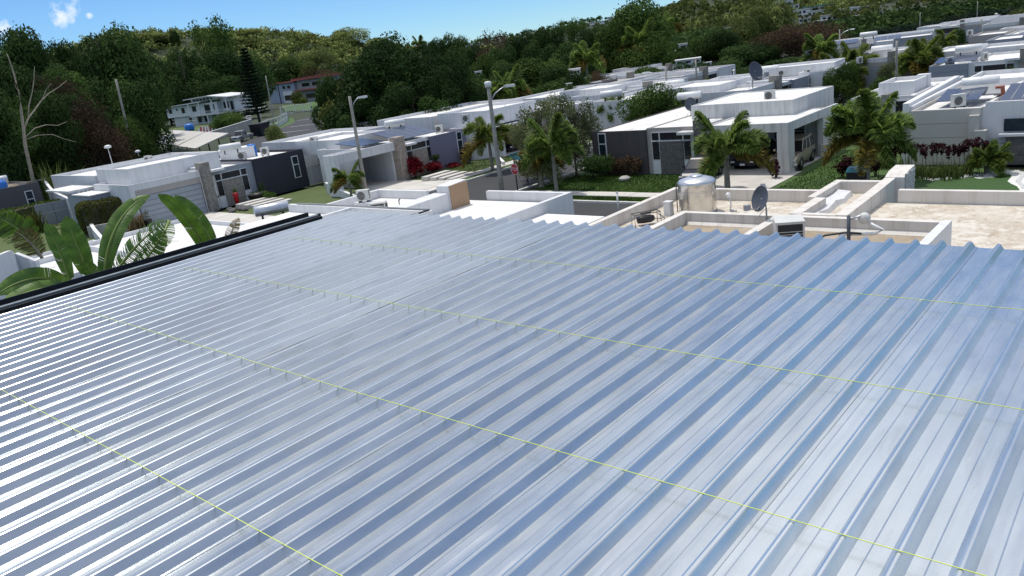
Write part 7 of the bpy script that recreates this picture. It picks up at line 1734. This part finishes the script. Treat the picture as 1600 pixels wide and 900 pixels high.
b = Vector((-9.2, 60, 3.5)); tb = thing('clay_box', 'terracotta coloured box beside the white roof block at right', 'box', tuple(gz(1562, 148, 3.4)), R(10)); MB().hexa([(-0.32, -0.3, 0), (0.32, -0.3, 0), (0.32, 0.3, 0), (-0.32, 0.3, 0)], [(-0.24, -0.22, 0.5), (0.24, -0.22, 0.5), (0.24, 0.22, 0.5), (-0.24, 0.22, 0.5)]).build('box_body', 'terracotta', tb); BX('lid', 'terracotta', tb, -0.26, 0.26, -0.24, 0.24, 0.5, 0.54)
# brown slatted fence wall in front of the long white house
bf = thing('fence', 'brown board fence with white pebble like coping behind the corner house roof', 'fence', tuple(gz(1122, 160, 0.0)), R(12))
for k_ in range(9): BX('board', 'terracotta', bf, k_*0.9, k_*0.9+0.86, 0, 0.08, 0, 2.6)
# plant pots by the doors
def potted(label, c, r, h, mat, lm, n_=26, lh=0.8, seed=1):
    t = pot(label, c, r, h, mat); rng = np.random.default_rng(seed)
    obj('foliage', leaf_cloud('foliage', [(0, 0, h+lh*0.45, r*0.9, r*0.9, lh*0.55)], n_*8, 0.10, lm, seed, inner=0.1, aspect=0.25), t)
potted('tall slender red pot with green plant by the white house door', (-63.2, 34.6, 0.1), 0.24, 1.05, 'red_plastic', 'leaf_hedge', 12, 0.5, 3)
potted('wide dark bowl planter on the stone steps of the white house', (-62.6, 36.2, 0.1), 0.75, 0.62, 'black_plastic', 'leaf_dark', 10, 0.3, 4)
potted('white round pot with leafy plant beside the navy box wall', (-63.1, 37.2, 0.05), 0.36, 0.62, 'plastic_white', 'leaf_dark', 22, 0.95, 5)
potted('dark pot with spindly plant left of the grey garage door', (-63.1, 26.5, 0.0), 0.36, 0.75, 'black_plastic', 'leaf_grass', 10, 0.9, 6)
st_ = random.Random(5)
for k_ in range(7):
    s = thing('garden_stone', 'dark rough stone edging the steps of the white house', 'stone', (-61.9+st_.uniform(0, 2.2), 32.7+st_.uniform(-0.2, 0.9), 0), st_.uniform(0, 6), 'stones by the steps')
    MB().lathe([(0.0, 0), (0.26, 0.02), (0.30, 0.13), (0.2, 0.25), (0, 0.28)], n=7, smooth=False).build('stone_body', 'dark_stone', s)
b = gz(976, 281, 0); s = thing('garden_stone', 'pale flat stone on the lawn before the brown box wing', 'stone', b); MB().lathe([(0, 0), (0.42, 0.02), (0.44, 0.15), (0.25, 0.27), (0, 0.28)], n=8, smooth=False).build('stone_body', 'concrete', s)
sb = thing('marker_post', 'thin white post on the street kerb between the neighbour roofs', 'post', tuple(gz(967, 335, 0))); MB().tube([(0, 0, -0.1), (0, 0, 1.3)], 0.05, 8).build('post_body', 'plastic_white', sb); BX('cap', 'plastic_white', sb, -0.06, 0.06, -0.06, 0.06, 1.3, 1.34)
